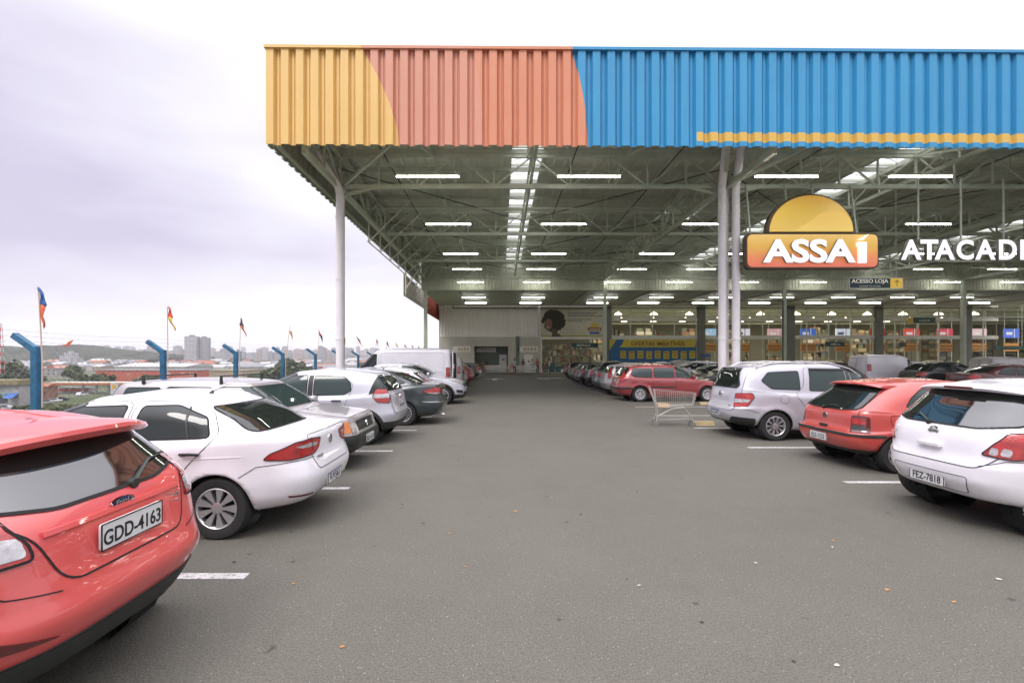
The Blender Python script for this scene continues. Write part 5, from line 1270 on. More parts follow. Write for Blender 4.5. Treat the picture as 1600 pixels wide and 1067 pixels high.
def city():
    rr = random.Random(11)
    tower(288, 307, 526, 1100, TW[0], 'left half of the tall white twin towers on the skyline', dep=13); tower(308.5, 324, 528, 1108, TW[1], 'right half of the tall white twin towers on the skyline', dep=13)
    tower(366, 374, 549, 1000, TW[3], 'narrow blue-grey tower just behind the third fence post'); tower(336, 352, 549, 1300, TW[0], 'white block of flats between second and third fence posts')
    adj = ['pale', 'slim pale', 'wide pale', 'hazy', 'low hazy', 'slim hazy']; colw = ['white', 'grey', 'beige', 'blue-grey', 'pinkish']
    us = []
    for i in range(92):
        u = 140 + i * 5.4 + rr.uniform(-3, 3); D = rr.uniform(1700, 3300); w = rr.uniform(5, 10); vt = rr.uniform(541, 555) + (3 if u > 540 else 0) - (3 if rr.random() < .2 else 0)
        mi = rr.choice((0, 0, 1, 2, 4, 1)); 
        if 280 < u < 326: vt += 6
        side = 'left of the twin towers' if u < 288 else 'between the twin towers and third post' if u < 375 else 'between third and fourth posts' if u < 440 else 'between fourth and fifth posts' if u < 492 else 'beyond the fifth fence post'
        tower(u, u + w, vt, D, TW[mi], f'{adj[i % 6]} {colw[mi]} distant tower {side}, {place_l(sum(1 for q in us if q == side) % 11)} from left')
        us.append(side)
    # hospital-like stepped block
    D = 700; T = thing('apartment_block', 'white stepped apartment block below the wooded hill', 'building', (at(106, D), D, ZB), 0)
    m = TW[0]; h = zv(552, D) - ZB
    MB().box(-13, -5, 0, 12, 0, h * .84).box(-4.98, 6, -1, 12, 0, h).box(6.02, 13, 0, 12, 0, h * .72).box(-20, 22, -8, -1.02, 0, h * .30).build('wall', m, T)
    MB().box(-5.2, 6.2, -1.2, 12, h, h + .8).box(-2, 3, 2, 7, h + .8, h + 3.5).box(-13.2, -5, -.2, 12, h * .84 + .01, h * .84 + .6).build('roof', RM[2], T)
    # low houses in bands
    cnt = {}
    for i in range(250):
        band = i % 5; D = (430, 560, 700, 880, 1150)[band] * rr.uniform(.92, 1.1); u = rr.uniform(-60, 620); w = rr.uniform(9, 26) * (1.3 if band > 2 else 1); h = rr.uniform(3.5, 8) * (1 + band * .14); x = at(u, D); dep = rr.uniform(8, 18)
        if band == 0 and 120 < u < 390: continue
        hm = rr.choice((0, 0, 1, 2)); rm = rr.choice((0, 0, 1, 2, 2))
        side = 'left of the first post' if u < 50 else 'between the first and second posts' if u < 250 else 'between the second and fourth posts' if u < 440 else 'beyond the fourth post'
        k = f"{('near', 'middle', 'far', 'farther', 'farthest')[band]} band"; key = (k, side, hm, rm); cnt[key] = cnt.get(key, 0) + 1
        T = thing('house', f"{('white', 'grey', 'tan')[hm]} house, {('grey', 'tiled', 'white')[rm]} roof, {k} {side}, no. {cnt[key]}".replace(', no. 1', '').replace(', no. 2', ', second such').replace(', no. 3', ', third such').replace(', no. 4', ', fourth such').replace(', no. 5', ', fifth such').replace(', no. 6', ', sixth such').replace(', no. 7', ', seventh such').replace(', no. 8', ', eighth such'), 'house', (x, D, ZB), rr.uniform(-.3, .3), 'low houses of the town below')
        MB().box(-w / 2, w / 2, 0, dep, 0, h).build('wall', HM[hm], T)
        r_ = MB()
        if rr.random() < .6: r_.prism([(-.4, h), (dep + .4, h), (dep / 2, h + w * .10 + 1)], -w / 2 - .4, w / 2 + .4, 'x')
        else: r_.box(-w / 2 - .3, w / 2 + .3, -.3, dep + .3, h, h + .5).box(-1.5, 1.5, dep * .4, dep * .6, h + .5, h + 2)
        r_.build('roof', RM[rm], T)
        wn = MB(); n = int(w / 3.5)
        for fl in range(max(1, int(h / 3.2))):
            for q in range(n): xx = -w / 2 + (q + .5) * w / n; wn.box(xx - .6, xx + .6, -.06, .02, 1 + fl * 3.1, 2.4 + fl * 3.1)
        wn.build('window_row', DW, T)
    # long red warehouse and its tan neighbour
    D = 296; T = thing('warehouse', 'long red-orange warehouse between first and second fence posts', 'building', (at(150, D), D, ZB)); L = at(308, D) - at(150, D); z1 = zv(579, D) - ZB
    MB().box(0, L, 0, 12, 0, z1).build('wall', mat('warehouse_red', (.44, .115, .075), .8, var=.12, vscale=.15), T); MB().box(-.3, L + .3, -.3, 12, z1, z1 + .5).build('roof', RM[0], T)
    for k, q in enumerate((.70, .84, .92)): MB().box(L * q, L * q + (2.5 if k < 2 else 3.4), -.12, .02, z1 - 2.7, z1 - 1.5).build('wall_sign', HM[0], T)
    MB().box(L * .60, L * .95, -.1, .02, 0, 1.6).build('loading_door', HM[0], T)
    D = 330; T = thing('warehouse', 'low tan warehouse with white pillars beside the red one', 'building', (at(323, D), D, ZB)); L = at(378, D) - at(323, D); z1 = zv(580, D) - ZB
    MB().box(0, L, 0, 30, 0, z1).build('wall', HM[2], T); p_ = MB()
    MB().box(-.3, L + .3, -.3, 30, z1, z1 + .6).build('roof', mat('roof_olive', (.22, .19, .10), .8), T)
    D = 420; T = thing('warehouse', 'wide white shed roofs beyond the red warehouse', 'building', (at(180, D), D, ZB)); L = at(290, D) - at(180, D); z1 = zv(573, D) - ZB
    MB().box(0, L, 0, 40, 0, z1).build('wall', HM[0], T); MB().prism([(-1, z1), (41, z1), (20, z1 + 3)], -1, L + 1, 'x').build('roof', RM[2], T)
    # petrol station
    D = 205; gx = at(76, D); z = zv(597, D); T = thing('petrol_station', 'petrol station with white canopy edged in red and yellow', 'building', (gx, D, ZB)); L = at(200, D) - gx; hz = z - ZB
    MB().box(0, L, 0, 6, hz - 1.3, hz).build('canopy', HM[0], T)
    MB().box(-.05, L + .05, -.08, -.02, hz - 1.15, hz - .65).build('canopy_stripe', mat('station_red', (.50, .07, .03), .6), T)
    MB().box(-.05, L + .05, -.08, -.02, hz - .63, hz - .40).build('canopy_stripe', mat('station_yellow', (.60, .36, .05), .6), T)
    for q in (.35, .52, .68, .86): MB().box(L * q - .35, L * q + .35, 3, 3.7, 0, hz - 1.3).build('canopy_pillar', HM[0], T)
    MB().box(0, L * .42, 4, 8, 0, hz - 2.6).build('shop_wall', HM[0], T); MB().box(.5, L * .40, 3.9, 3.98, hz - 4.4, hz - 3.4).build('shop_sign', mat('station_red', (.5, .07, .03)), T); MB().box(.8, L * .38, 3.9, 3.98, .3, hz - 5).build('shop_window', DW, T)
    D = 198; T = thing('station_totem', 'white price totem with round yellow badge beside the station', 'sign', (at(178, D), D, ZB)); z1 = zv(598, D) - ZB
    MB().box(-1.5, 1.5, 0, .5, 0, z1).build('panel', HM[0], T); MB().lathe([(1.0, -.08), (.001, -.08)], 16, Matrix.Translation((0, 0, z1 - 1.6))).build('badge', mat('station_yellow', (.6, .36, .05)), T)
    # grey market hall on the far left with awnings
    D = 150; T = thing('market_hall', 'grey hall with blue awnings at the left edge of the town', 'building', (at(-60, D), D, ZB)); L = at(30, D) - at(-60, D); z1 = zv(601, D) - ZB
    MB().box(0, L, 0, 5, 0, z1).build('wall', HM[1], T); MB().box(-.5, L + .5, -1, 5, z1, z1 + 1.6).build('roof', mat('roof_olive', (.22, .19, .10)), T)
    for a, b, zz in ((.50, .70, .52), (.74, .90, .54)): MB().prism([(-.8, z1 * zz), (.02, z1 * zz + .5), (.02, z1 * zz + .1)], L * a, L * b, 'x').build('awning', mat('awning_teal', (.05, .22, .26), .7), T)
    MB().prism([(-2.2, z1 * .40), (.02, z1 * .62), (.02, z1 * .55)], L * .83, L * .99, 'x').build('awning', mat('awning_blue', (.05, .14, .42), .7), T)
    MB().box(L * .05, L * .8, -.06, .02, z1 * .15, z1 * .42).build('window_band', DW, T)
    D = 165; T = thing('brick_house', 'brown brick house right beside the first blue post', 'house', (at(50, D), D, ZB)); z1 = zv(604, D) - ZB
    MB().box(0, 5.5, 0, 4, 0, z1).build('wall', mat('brown_brick', (.22, .12, .09), .9, var=.2), T); MB().prism([(-.3, z1), (4.3, z1), (2, z1 + 1.2)], -.3, 5.8, 'x').build('roof', RM[1], T)
    MB().box(.7, 2.0, -.05, .02, z1 * .5, z1 * .75).build('window', DW, T); MB().box(3.2, 4.6, -.05, .02, z1 * .5, z1 * .75).build('window', DW, T)
    # red and white mast at the left edge
    D = 320; T = thing('radio_mast', 'red and white lattice mast rising at the left photo edge', 'mast', (at(1, D), D, ZB)); z1 = zv(505, D) - ZB; RWm = [mat('mast_red', (.5, .05, .04), .6), HM[0]]
    mb = [MB(), MB()]; n = 14
    for i in range(n):
        a, b = z1 * i / n, z1 * (i + 1) / n; k = mb[i % 2]; s0, s1 = 1.6 - 1.2 * i / n, 1.6 - 1.2 * (i + 1) / n
        for sx in (-1, 1):
            for sy in (-1, 1): k.bar((sx * s0, sy * s0, a), (sx * s1, sy * s1, b), .25)
            k.bar((sx * s0, -s0, a), (-sx * s1, -s1, b), .15)
    mb[0].build('red_section', RWm[0], T); mb[1].build('white_section', RWm[1], T)
    # street lamps among the trees
    for i, (u, v, D) in enumerate(((108, 592, 180), (217, 590, 200), (90, 596, 220), (201, 585, 190))):
        T = thing('street_lamp', f"tall grey street lamp {('above the petrol station canopy', 'in front of the red warehouse', 'left of the petrol station shop', 'beside the right end of the station canopy')[i]}", 'street lamp', (at(u, D), D, ZB)); h = zv(v, D) - ZB
        MB().bar((0, 0, 0), (0, 0, h), .2, n=6, w2=.1).build('pole', CONC, T); MB().box(-.7, .7, -.2, .2, h, h + .2).build('lamp_head', HM[0], T)
    # small parked cars seen far below
    for i, (u, v, D) in enumerate(((20, 626, 150), (42, 630, 146), (110, 626, 172), (120, 622, 176), (98, 630, 165), (148, 618, 200))):
        m = (WHITE, SILVER, WHITE, DGREY, SILVER, WHITE)[i]
        T = thing('distant_car', f"{('white', 'silver', 'white', 'dark grey', 'silver', 'white')[i]} car far below {('left in front of the grey hall', 'right in front of the grey hall', 'at the station shop', 'right of the station shop', 'on the station forecourt', 'under the canopy end')[i]}", 'car', (at(u, D), D - 6, ZB), .3 * i)
        MB().prism(roundpoly([(-2, .3), (2, .3), (2, .9), (1.0, 1.0), (.5, 1.45), (-1.2, 1.45), (-1.8, 1.0), (-2, .9)], .15), -.85, .85, 'y').build('body', m, T)
        MB().prism([(.9, 1.0), (.45, 1.38), (-1.15, 1.38), (-1.6, 1.0)], -.86, .86, 'y').build('window', GLASS, T)
        for sx in (-1.25, 1.25):
            for sy in (-.75, .75): MB().lathe([(.32, -.1), (.32, .1), (.001, .1)], 12, Matrix.Translation((sx, sy, .32))).build('wheel', RUBBER, T)
    # trees
    tl = [(18, 583, 340, 18, 17), (-20, 584, 330, 14, 13), (5, 586, 300, 9, 9), (34, 588, 310, 8, 8), (118, 592, 330, 10, 12), (108, 594, 310, 9, 10), (128, 596, 300, 8, 8), (140, 597, 270, 7, 7), (156, 600, 265, 7, 8), (172, 601, 262, 6, 7), (150, 592, 290, 6, 7), (225, 604, 250, 8, 8), (236, 603, 245, 7, 7), (248, 604, 240, 8, 7), (213, 606, 235, 6, 6),
          (300, 575, 900, 14, 13), (320, 575, 900, 17, 15), (340, 576, 880, 14, 12), (362, 577, 860, 16, 13), (385, 579, 700, 12, 10), (398, 586, 300, 8, 7), (410, 590, 260, 9, 9),
          (424, 593, 235, 11, 13), (438, 594, 230, 13, 16), (455, 594, 225, 13, 16), (472, 592, 235, 12, 14), (488, 590, 250, 10, 12), (502, 588, 270, 9, 10), (447, 590, 260, 12, 17), (466, 588, 270, 11, 15), (515, 585, 300, 8, 9), (60, 590, 260, 7, 8), (72, 600, 200, 5, 6)]
    kinds = ['dark round', 'olive spreading', 'dense bushy', 'pale loose', 'broad dark']
    tr_ = random.Random(8)
    for k in range(34): tl.append((tr_.uniform(-20, 600), 0, tr_.uniform(380, 1000), tr_.uniform(7, 13), tr_.uniform(7, 12)))
    for i, (u, v, D, r, h) in enumerate(tl):
        ref = 'left of the first post' if u < 50 else 'by the stepped white block' if u < 130 else 'before the red warehouse, left part' if u < 200 else 'before the red warehouse, right end' if u < 260 else 'under the twin towers' if u < 375 else 'between the third and fourth posts' if u < 440 else 'right of the fourth post' if u < 490 else 'by the fifth post'
        if v == 0: ref = 'among the houses, ' + ref
        tree(at(u, D), D, ZB, r * .62, h * .95, f'{kinds[i % 5]} tree {ref}, {place_l(i % 11)} of its row')
    rr = random.Random(4)
    for i in range(26):                                                    # scrub on the bank below the lot
        D = rr.uniform(70, 130); u = rr.uniform(-30, 270) if i > 5 else (45, 75, 30, 95, 62, 20)[i]; zt = -13.4
        r = rr.uniform(1.0, 2.3)
        tree(at(u, D), D, zt, r, r * 1.3, f"{kinds[i % 5]} shrub on the grassy bank {'left of' if u < 60 else 'right of'} the first post, {place_l(i % 11)} nearest", 'shrubs on the bank below the fence', 'shrub', 700, .13)
    # rough grass on the bank
    gm = [mat('grass_a', (.10, .12, .035), .9), mat('grass_b', (.17, .16, .065), .9), mat('grass_c', (.06, .09, .03), .9)]; mb = MB()
    for i in range(9000):
        D = 45 + 110 * rr.random() ** 1.2; x = at(rr.uniform(-60, 330), D); s = rr.uniform(.15, .5); q = rr.uniform(0, 3.14); dx, dy = math.cos(q) * s, math.sin(q) * s
        s2 = min(1, max(0, (-8.4 - x) / 40)); z = -.9 - 13.1 * (s2 ** .6) - .15
        mb.add([(x - dx, D - dy, z), (x + dx, D + dy, z), (x + dx * 1.3, D + dy * 1.3, z + s * 1.7), (x - dx * .5, D - dy * 1.2, z + s * 1.2)], [(0, 1, 2, 3)], rr.randrange(3))
    o = mb.build('rough_grass', gm, norm=False); tag(o, 'rough green and straw-coloured grass on the bank below the lot', 'grass', kind='stuff')
    z_ = MB()
city()

# ------------------------------------------------------------------ signs
def grad_mat(name, stops, z0, z1, emit, axis=2):
    m, t, b, o = nodes(name); s = t.nodes.new('ShaderNodeSeparateXYZ'); t.links.new(o.outputs['Object'], s.inputs[0]); r = t.nodes.new('ShaderNodeMapRange'); t.links.new(s.outputs[axis], r.inputs[0]); r.inputs[1].default_value = z0; r.inputs[2].default_value = z1
    c = t.nodes.new('ShaderNodeValToRGB'); e = c.color_ramp.elements; e[0].position, e[0].color = stops[0][0], (*stops[0][1], 1); e[1].position, e[1].color = stops[-1][0], (*stops[-1][1], 1)
    for p, q in stops[1:-1]: n = e.new(p); n.color = (*q, 1)
    t.links.new(r.outputs[0], c.inputs[0]); t.links.new(c.outputs[0], b.inputs['Base Color']); t.links.new(c.outputs[0], b.inputs['Emission Color']); b.inputs['Emission Strength'].default_value = emit; b.inputs['Roughness'].default_value = .35
    return m
NAVY = mat('sign_navy', (.012, .045, .055), .5); SYEL = mat('sign_yellow', (.62, .40, .05), .5); LIT = mat('lit_letter', (.85, .83, .90), .4, emit=.42, ecol=(1, .97, 1)); LSIDE = mat('letter_side', (.30, .29, .24), .5)
SIGNRIM = mat('sign_rim', (.09, .055, .03), .5); CREAM = mat('sign_cream', (.70, .68, .58), .5)
def solid_text(s, size, loc, parent, front, side, ext, bold, xs, space=1., name='letters'):
    me = text_mesh(s, size, extrude=ext, bold=bold, xs=xs, space=space, name=name).copy(); me.materials.clear(); me.materials.append(side); me.materials.append(front)
    for p in me.polygons: p.material_index = 1 if p.normal.z > .5 else 0
    o = link(name, me, parent); o.matrix_local = facemat((0, -1, 0), loc); return o
def fit_text(s, w, h, loc, parent, front, side, ext, bold, name='letters'):
    # text scaled so that its outline is exactly w by h
    o = solid_text(s, 1.0, loc, parent, front, side, ext, bold, 1.0, name=name); me = o.data
    xs = [v.co.x for v in me.vertices]; ys = [v.co.y for v in me.vertices]; cx, cy = (min(xs) + max(xs)) / 2, (min(ys) + max(ys)) / 2
    me.transform(Matrix.Diagonal((w / (max(xs) - min(xs)), h / (max(ys) - min(ys)), 1, 1)) @ Matrix.Translation((-cx, -cy, 0))); return o
def signs():
    Y = 19.3; k = Y / FPX; x0, x1 = at(1165, Y), at(1373, Y); z0, z1 = zv(420, Y), zv(364, Y); xc = (x0 + x1) / 2
    S = thing('lit_sign', 'large lit sun sign reading ASSAI in white on a yellow to red plate', 'sign', (xc, Y, 0))
    w = (x1 - x0) / 2
    MB().prism(roundpoly([(-w, z0), (w, z0), (w, z1), (-w, z1)], .28, 6), 0, .26, 'y').build('sign_box', SIGNRIM, S)
    MB().prism(roundpoly([(-w + .07, z0 + .07), (w - .07, z0 + .07), (w - .07, z1 - .07), (-w + .07, z1 - .07)], .24, 6), -.03, -.005, 'y').build('sign_face', grad_mat('sign_gradient', [(0, (.62, .13, .09)), (.35, (.64, .22, .08)), (.62, (.62, .36, .06)), (1, (.70, .46, .14))], z0, z1, .42), S)
    dx0, dx1 = at(1200, Y) - xc, at(1335, Y) - xc; zt = zv(303, Y); cx, rx, rz = (dx0 + dx1) / 2, (dx1 - dx0) / 2, zt - z1
    arc = [(cx + rx * math.cos(t), z1 + .03 + (rz - .03) * math.sin(t)) for t in np.linspace(0, math.pi, 36)]
    MB().prism([(a + (.03 if a > cx else -.06), b) for a, b in arc], .02, .25, 'y').build('sun_box', SIGNRIM, S)
    arc2 = [(cx + (rx - .06) * math.cos(t), z1 + .05 + (rz - .12) * math.sin(t)) for t in np.linspace(0, math.pi, 36)]
    sf = MB().prism(arc2, -.02, .012, 'y').build('sun_face', grad_mat('sun_gradient', [(0, (.68, .46, .10)), (.55, (.62, .40, .06)), (1, (.56, .30, .05))], z1, zt, .36), S)
    wv = [(cx - rx * .38, z1 + .09)]
    for t in np.linspace(0, 1, 20):
        wv.append((cx + rx * (-.38 + 1.16 * t), z1 + .12 + rz * (.50 * math.sin(min(1, t * 1.25) * 1.57) ** 1.3 - .08 * max(0, t - .7) * 3)))
    wv += [(cx + rx * .93, z1 + rz * .28), (cx + rx * .95, z1 + .09)]
    MB().prism(wv, -.032, -.022, 'y').build('sun_wave', grad_mat('wave_gradient', [(0, (.74, .52, .13)), (1, (.68, .42, .07))], z1, z1 + rz * .6, .40), S)
    zc = (zv(412, Y) + zv(375, Y)) / 2; hh = zv(375, Y) - zv(412, Y)
    fit_text('ASSA', at(1333, Y) - at(1189, Y), hh, Vector((at(1261, Y) - xc, -.10, zc)), S, LIT, LSIDE, .05, .035)
    ix0, ix1 = at(1338, Y) - xc, at(1350, Y) - xc
    li = MB().prism([(ix0, zc - hh / 2), (ix1, zc - hh / 2), (ix1, zc + hh / 2 - .12), (ix0 - .06, zc + hh / 2 - .12), (ix0 - .06, zc + hh / 2 - .30), (ix0, zc + hh / 2 - .30)], -.15, -.05, 'y').prism([(ix0 - .03, zc + hh / 2 - .02), (ix1 + .06, zc + hh / 2 + .20), (ix1 + .10, zc + hh / 2 + .20), (ix1 - .12, zc + hh / 2 - .02)], -.15, -.05, 'y').build('letters', LIT, S)
    for x in (-w + .5, -.6, .6, w - .5): MB().bar((x, .5, z1 - .3), (x, .9, 9.4), .06).build('hanger', STEEL, S)
    S = thing('channel_letters', 'row of white three-dimensional letters hung right of the sun sign', 'sign', (0, Y, 0))
    # the word runs on past the picture edge
    x0 = at(1404, Y); ch = zv(375.5, Y) - zv(407, Y); zc = (zv(375.5, Y) + zv(407, Y)) / 2
    wds = [('A', 1404, 1436), ('T', 1434, 1462), ('A', 1456, 1488), ('C', 1490, 1517), ('A', 1519, 1551), ('D', 1556, 1584), ('I', 1589, 1596), ('S', 1601, 1624), ('T', 1626, 1654), ('A', 1652, 1684)]
    for ch_, a, b in wds:
        fit_text(ch_, at(b, Y) - at(a, Y), ch, Vector(((at(a, Y) + at(b, Y)) / 2, -.05, zc)), S, LIT, LSIDE, .07, .034, name='letter')
    for u in (1438, 1505, 1572, 1640): MB().bar((at(u, Y), .1, zc - ch / 2), (at(u, Y), .1, 9.4), .05).build('hanger', STEEL, S)
    # direction sign
    Y = 21.0; x0, x1, z0, z1 = at(1327, Y), at(1411, Y), zv(451, Y), zv(434, Y); S = thing('direction_sign', 'hanging green and yellow sign reading ACESSO LOJA with up arrow', 'sign', (0, Y, 0)); xm = at(1391, Y)
    MB().prism(roundpoly([(x0, z0), (x1, z0), (x1, z1), (x0, z1)], .05), 0, .06, 'y').build('sign_frame', CREAM, S)
    MB().box(x0 + .03, xm, -.006, -.001, z0 + .03, z1 - .03).build('green_panel', NAVY, S); MB().box(xm + .005, x1 - .03, -.006, -.001, z0 + .03, z1 - .03).build('yellow_panel', mat('sign_glow_yellow', (.62, .40, .05), .5, emit=.35), S); LCR = mat('sign_glow_cream', (.70, .68, .58), .5, emit=.35)  # glow added to the colour to brighten the yellow panel and main lettering
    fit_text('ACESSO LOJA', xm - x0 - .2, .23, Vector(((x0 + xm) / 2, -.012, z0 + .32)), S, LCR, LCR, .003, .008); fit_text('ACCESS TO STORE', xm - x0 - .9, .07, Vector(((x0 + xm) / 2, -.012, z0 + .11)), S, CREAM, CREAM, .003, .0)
    ac = (xm + x1) / 2; zc = (z0 + z1) / 2
    MB().bar((ac, -.012, zc - .14), (ac, -.012, zc + .12), .035, .006).bar((ac - .10, -.012, zc + .03), (ac, -.012, zc + .14), .035, .006).bar((ac + .10, -.012, zc + .03), (ac, -.012, zc + .14), .035, .006).build('arrow', NAVY, S)
    for x in (x0 + .3, x1 - .3): MB().bar((x, .03, z1), (x, .03, 9.8), .02).build('hanger', STEEL, S)
    # advertising board
    Y = 56.9; x0, x1, z0, z1 = at(845, Y), at(944, Y), zv(526, Y), zv(480, Y); S = thing('advertising_board', 'cream advertising board with portrait of a smiling curly-haired woman above entrance', 'billboard', (0, Y, 0))
    bm_ = mat('board_cream', (.50, .47, .35), .6, var=.12, vscale=.3)
    MB().box(x0, x1, 0, .1, z0, z1).build('board', bm_, S); MB().box(x0, x1, -.02, -.005, z0, z0 + .18).build('bottom_stripe', mat('board_green', (.36, .36, .06), .6), S)
    cx, cz = at(864, Y), zv(504, Y); rr = random.Random(2); hair = MB()
    for i in range(150):
        a = rr.uniform(0, 6.28); q = rr.uniform(.82, 1); hx, hz = cx + .1 + 1.42 * q * math.cos(a), cz + .22 + 1.36 * q * math.sin(a); s = rr.uniform(.08, .17); n = 6
        hair.prism([(hx + s * math.cos(j * 1.047 + a), hz + s * math.sin(j * 1.047 + a)) for j in range(n)], -.03 - .0001 * i, -.012 - .0001 * i, 'y')
    hair.prism([(cx + .1 + (1.22 + .07 * math.sin(t * 9)) * math.cos(t), cz + .22 + (1.18 + .06 * math.sin(t * 11)) * math.sin(t)) for t in np.linspace(0, 6.28, 60)[:-1]], -.052, -.046, 'y')
    hair.build('portrait_hair', mat('print_hair', (.03, .026, .010), .7), S)
    skin = mat('print_skin', (.20, .11, .055), .6)
    MB().prism([(cx - .55 + .50 * math.cos(t) * (1 if math.sin(t) > 0 else .85), cz - .25 + .72 * math.sin(t)) for t in np.linspace(0, 6.28, 26)[:-1]], -.070, -.055, 'y').build('portrait_face', skin, S)
    MB().prism([(cx - .15, z0), (cx + 1.0, z0), (cx + .9, z0 + .22), (cx + .55, z0 + .42), (cx + .35, z0 + 1.0), (cx - .2, z0 + .95), (cx - .1, z0 + .45)], -.054, -.05, 'y').build('portrait_neck', mat('print_neck', (.09, .06, .035), .6), S)
    MB().prism([(cx - .78, cz - .55), (cx - .60, cz - .58), (cx - .44, cz - .52), (cx - .52, cz - .63), (cx - .68, cz - .65)], -.075, -.072, 'y').build('portrait_mouth', CREAM, S)
    MB().prism([(cx - .86, cz - .14), (cx - .70, cz - .10), (cx - .70, cz - .16)], -.075, -.072, 'y').prism([(cx - .50, cz - .12), (cx - .30, cz - .10), (cx - .32, cz - .16)], -.075, -.072, 'y').build('portrait_eyes', STEELD, S)
    for j, (a, b) in enumerate(((887, 930), (887, 925), (887, 938), (887, 922), (887, 908))):   # the print is too small to read: ruled lines of the same length
        z = zv(488.5 + j * 2.7 + (2.5 if j > 2 else 0), Y); t_ = MB(); q = at(a, Y); rr = random.Random(j)
        while q < at(b, Y): wl = rr.uniform(.15, .5); t_.box(q, q + wl, -.012, -.004, z - .045, z + .045); q += wl + .08
        t_.build('text_line', mat('print_ink', (.07, .07, .10), .6), S)
    lx = at(929, Y); MB().prism([(lx + .52 * math.cos(t), zv(511.5, Y) + .55 * math.sin(t)) for t in np.linspace(0, math.pi, 16)], -.02, -.004, 'y').build('sun_logo', SYEL, S)
    MB().prism(roundpoly([(lx - .85, zv(517, Y)), (lx + .85, zv(517, Y)), (lx + .85, zv(511.5, Y)), (lx - .85, zv(511.5, Y))], .1), -.03, -.021, 'y').build('logo_plate', mat('logo_brown', (.25, .10, .03), .6), S)
    fit_text('ASSAÍ', 1.4, .28, Vector((lx, -.04, zv(514.2, Y))), S, CREAM, CREAM, .004, .01, name='logo_letters')
    MB().box(lx - .6, lx + .6, -.03, -.01, zv(522, Y), zv(518.5, Y)).build('logo_band', PLBLUE, S)
    # entrance sign
    Y = 56.6; x0, x1 = at(893, Y), at(934, Y); z0, z1 = zv(543, Y), zv(536, Y); S = thing('entrance_sign', 'dark green sign reading ENTRADA over the store entrance', 'sign', (0, Y, 0))
    MB().box(x0, x1, 0, .1, z0, z1).build('panel', mat('sign_green', (.012, .05, .035), .5), S); fit_text('ENTRADA', 1.7, .30, Vector(((x0 + x1) / 2 - .1, -.012, (z0 + z1) / 2)), S, CREAM, CREAM, .004, .008)
    for x in (x0 + .3, x1 - .3): MB().bar((x, .05, z1), (x, .3, 4.3), .03).build('hanger', STEEL, S)
    # offers banner
    Y = 56.5; x0, x1, z0, z1 = at(952, Y), at(1088, Y), zv(566, Y), zv(530.5, Y); S = thing('offers_banner', 'blue and yellow banner reading OFERTAS IMBATIVEIS with yellow price posters', 'banner', (0, Y, 0))
    MB().box(x0, x1, 0, .12, z0, z1).build('banner', mat('banner_blue', (.015, .10, .24), .55), S)
    hz = zv(542.5, Y); MB().prism([(at(968, Y), hz), (x1 - .2, hz), (x1 - .05, hz + .5), (x1, z1), (at(975, Y), z1), (at(972, Y), hz + .35)], -.02, -.004, 'y').build('yellow_header', mat('banner_yellow', (.52, .40, .035), .55), S)
    MB().prism([(x0, z1), (at(963, Y), z1), (x0, zv(548, Y))], -.02, -.004, 'y').build('yellow_corner', MATS['banner_yellow'], S)
    fit_text('OFERTAS IMBATÍVEIS', at(1070, Y) - at(986, Y), .62, Vector((at(1028, Y), -.03, zv(536.5, Y) + .02)), S, mat('banner_ink', (.10, .045, .02), .6), MATS['banner_ink'], .004, .014)
    for j in range(9):
        a = at(969 + j * 13.5, Y); zz = zv(548 + (j % 2) * .8, Y); P_ = MB().box(a, a + .72, -.03, -.004, zz - .95, zz).build('price_poster', mat('poster_yellow', (.50, .40, .05), .6), S)
        fit_text(('19', '12', '8', '5', '6', '15', '7', '24', '10')[j], .34, .26, Vector((a + .36, -.04, zz - .62)), P_, MATS['banner_ink'], MATS['banner_ink'], .003, .0); MB().box(a + .1, a + .62, -.038, -.031, zz - .26, zz - .16).build('poster_line', mat('poster_red', (.4, .05, .03), .6), P_)
    # notice panels on the grey wall
    for (u0, u1, v0, v1, txt) in ((708, 735, 541, 550, 'long pale notice panel on the wall behind the vans'), (744, 775, 543, 550, 'white notice panel inside the grey doorway recess'), (809, 841, 541, 550, 'white notice panel over the small white door')):
        yy = 56.9 if u0 != 744 else 59.2; S = thing('notice_panel', txt, 'sign', (0, yy, 0)); a, b = at(u0, yy), at(u1, yy)
        MB().box(a, b, 0, .08, zv(v1, yy), zv(v0, yy)).build('panel', CREAM, S); rr = random.Random(u0)
        for q in range(4): MB().box(a + (b - a) * (.28 + .17 * q), a + (b - a) * (.40 + .17 * q), -.02, -.004, zv(v1, yy) + .15, zv(v0, yy) - .15).build('notice_sheet', (mat('sheet_rose', (.48, .34, .28), .7), mat('sheet_tan', (.48, .38, .28), .7))[q % 2], S)
    # hanging exit / direction signs in front of the glass
    for i, (u0, u1, v0, v1, Y, arrow) in enumerate(((1290, 1320, 534, 541, 56.0, 0), (1427, 1462, 496, 505, 50.0, 1), (1405, 1416, 535, 541, 56.0, 0), (1555, 1600, 541, 546, 56.0, 0), (1096, 1110, 553, 557, 56, 0))):
        S = thing('hanging_sign', ('green sign reading SAIDA hung below the glass front rail', 'tilted dark sign with yellow arrow end hung before the glass', 'small dark green sign beyond the third pillar', 'wide dark sign hung at the far right of the glass', 'small blue notice on the shopfront plinth')[i], 'sign', (0, Y, 0)); a, b = at(u0, Y), at(u1, Y); z0, z1 = zv(v1, Y), zv(v0, Y)
        MB().box(a, b, 0, .08, z0, z1).build('panel', mat('sign_green', (.012, .05, .035)) if i != 4 else PLBLUE, S)
        if i in (0, 1): fit_text('SAÍDA', (b - a) * .5, .24, Vector(((a + b) / 2, -.012, (z0 + z1) / 2)), S, CREAM, CREAM, .003, .0)
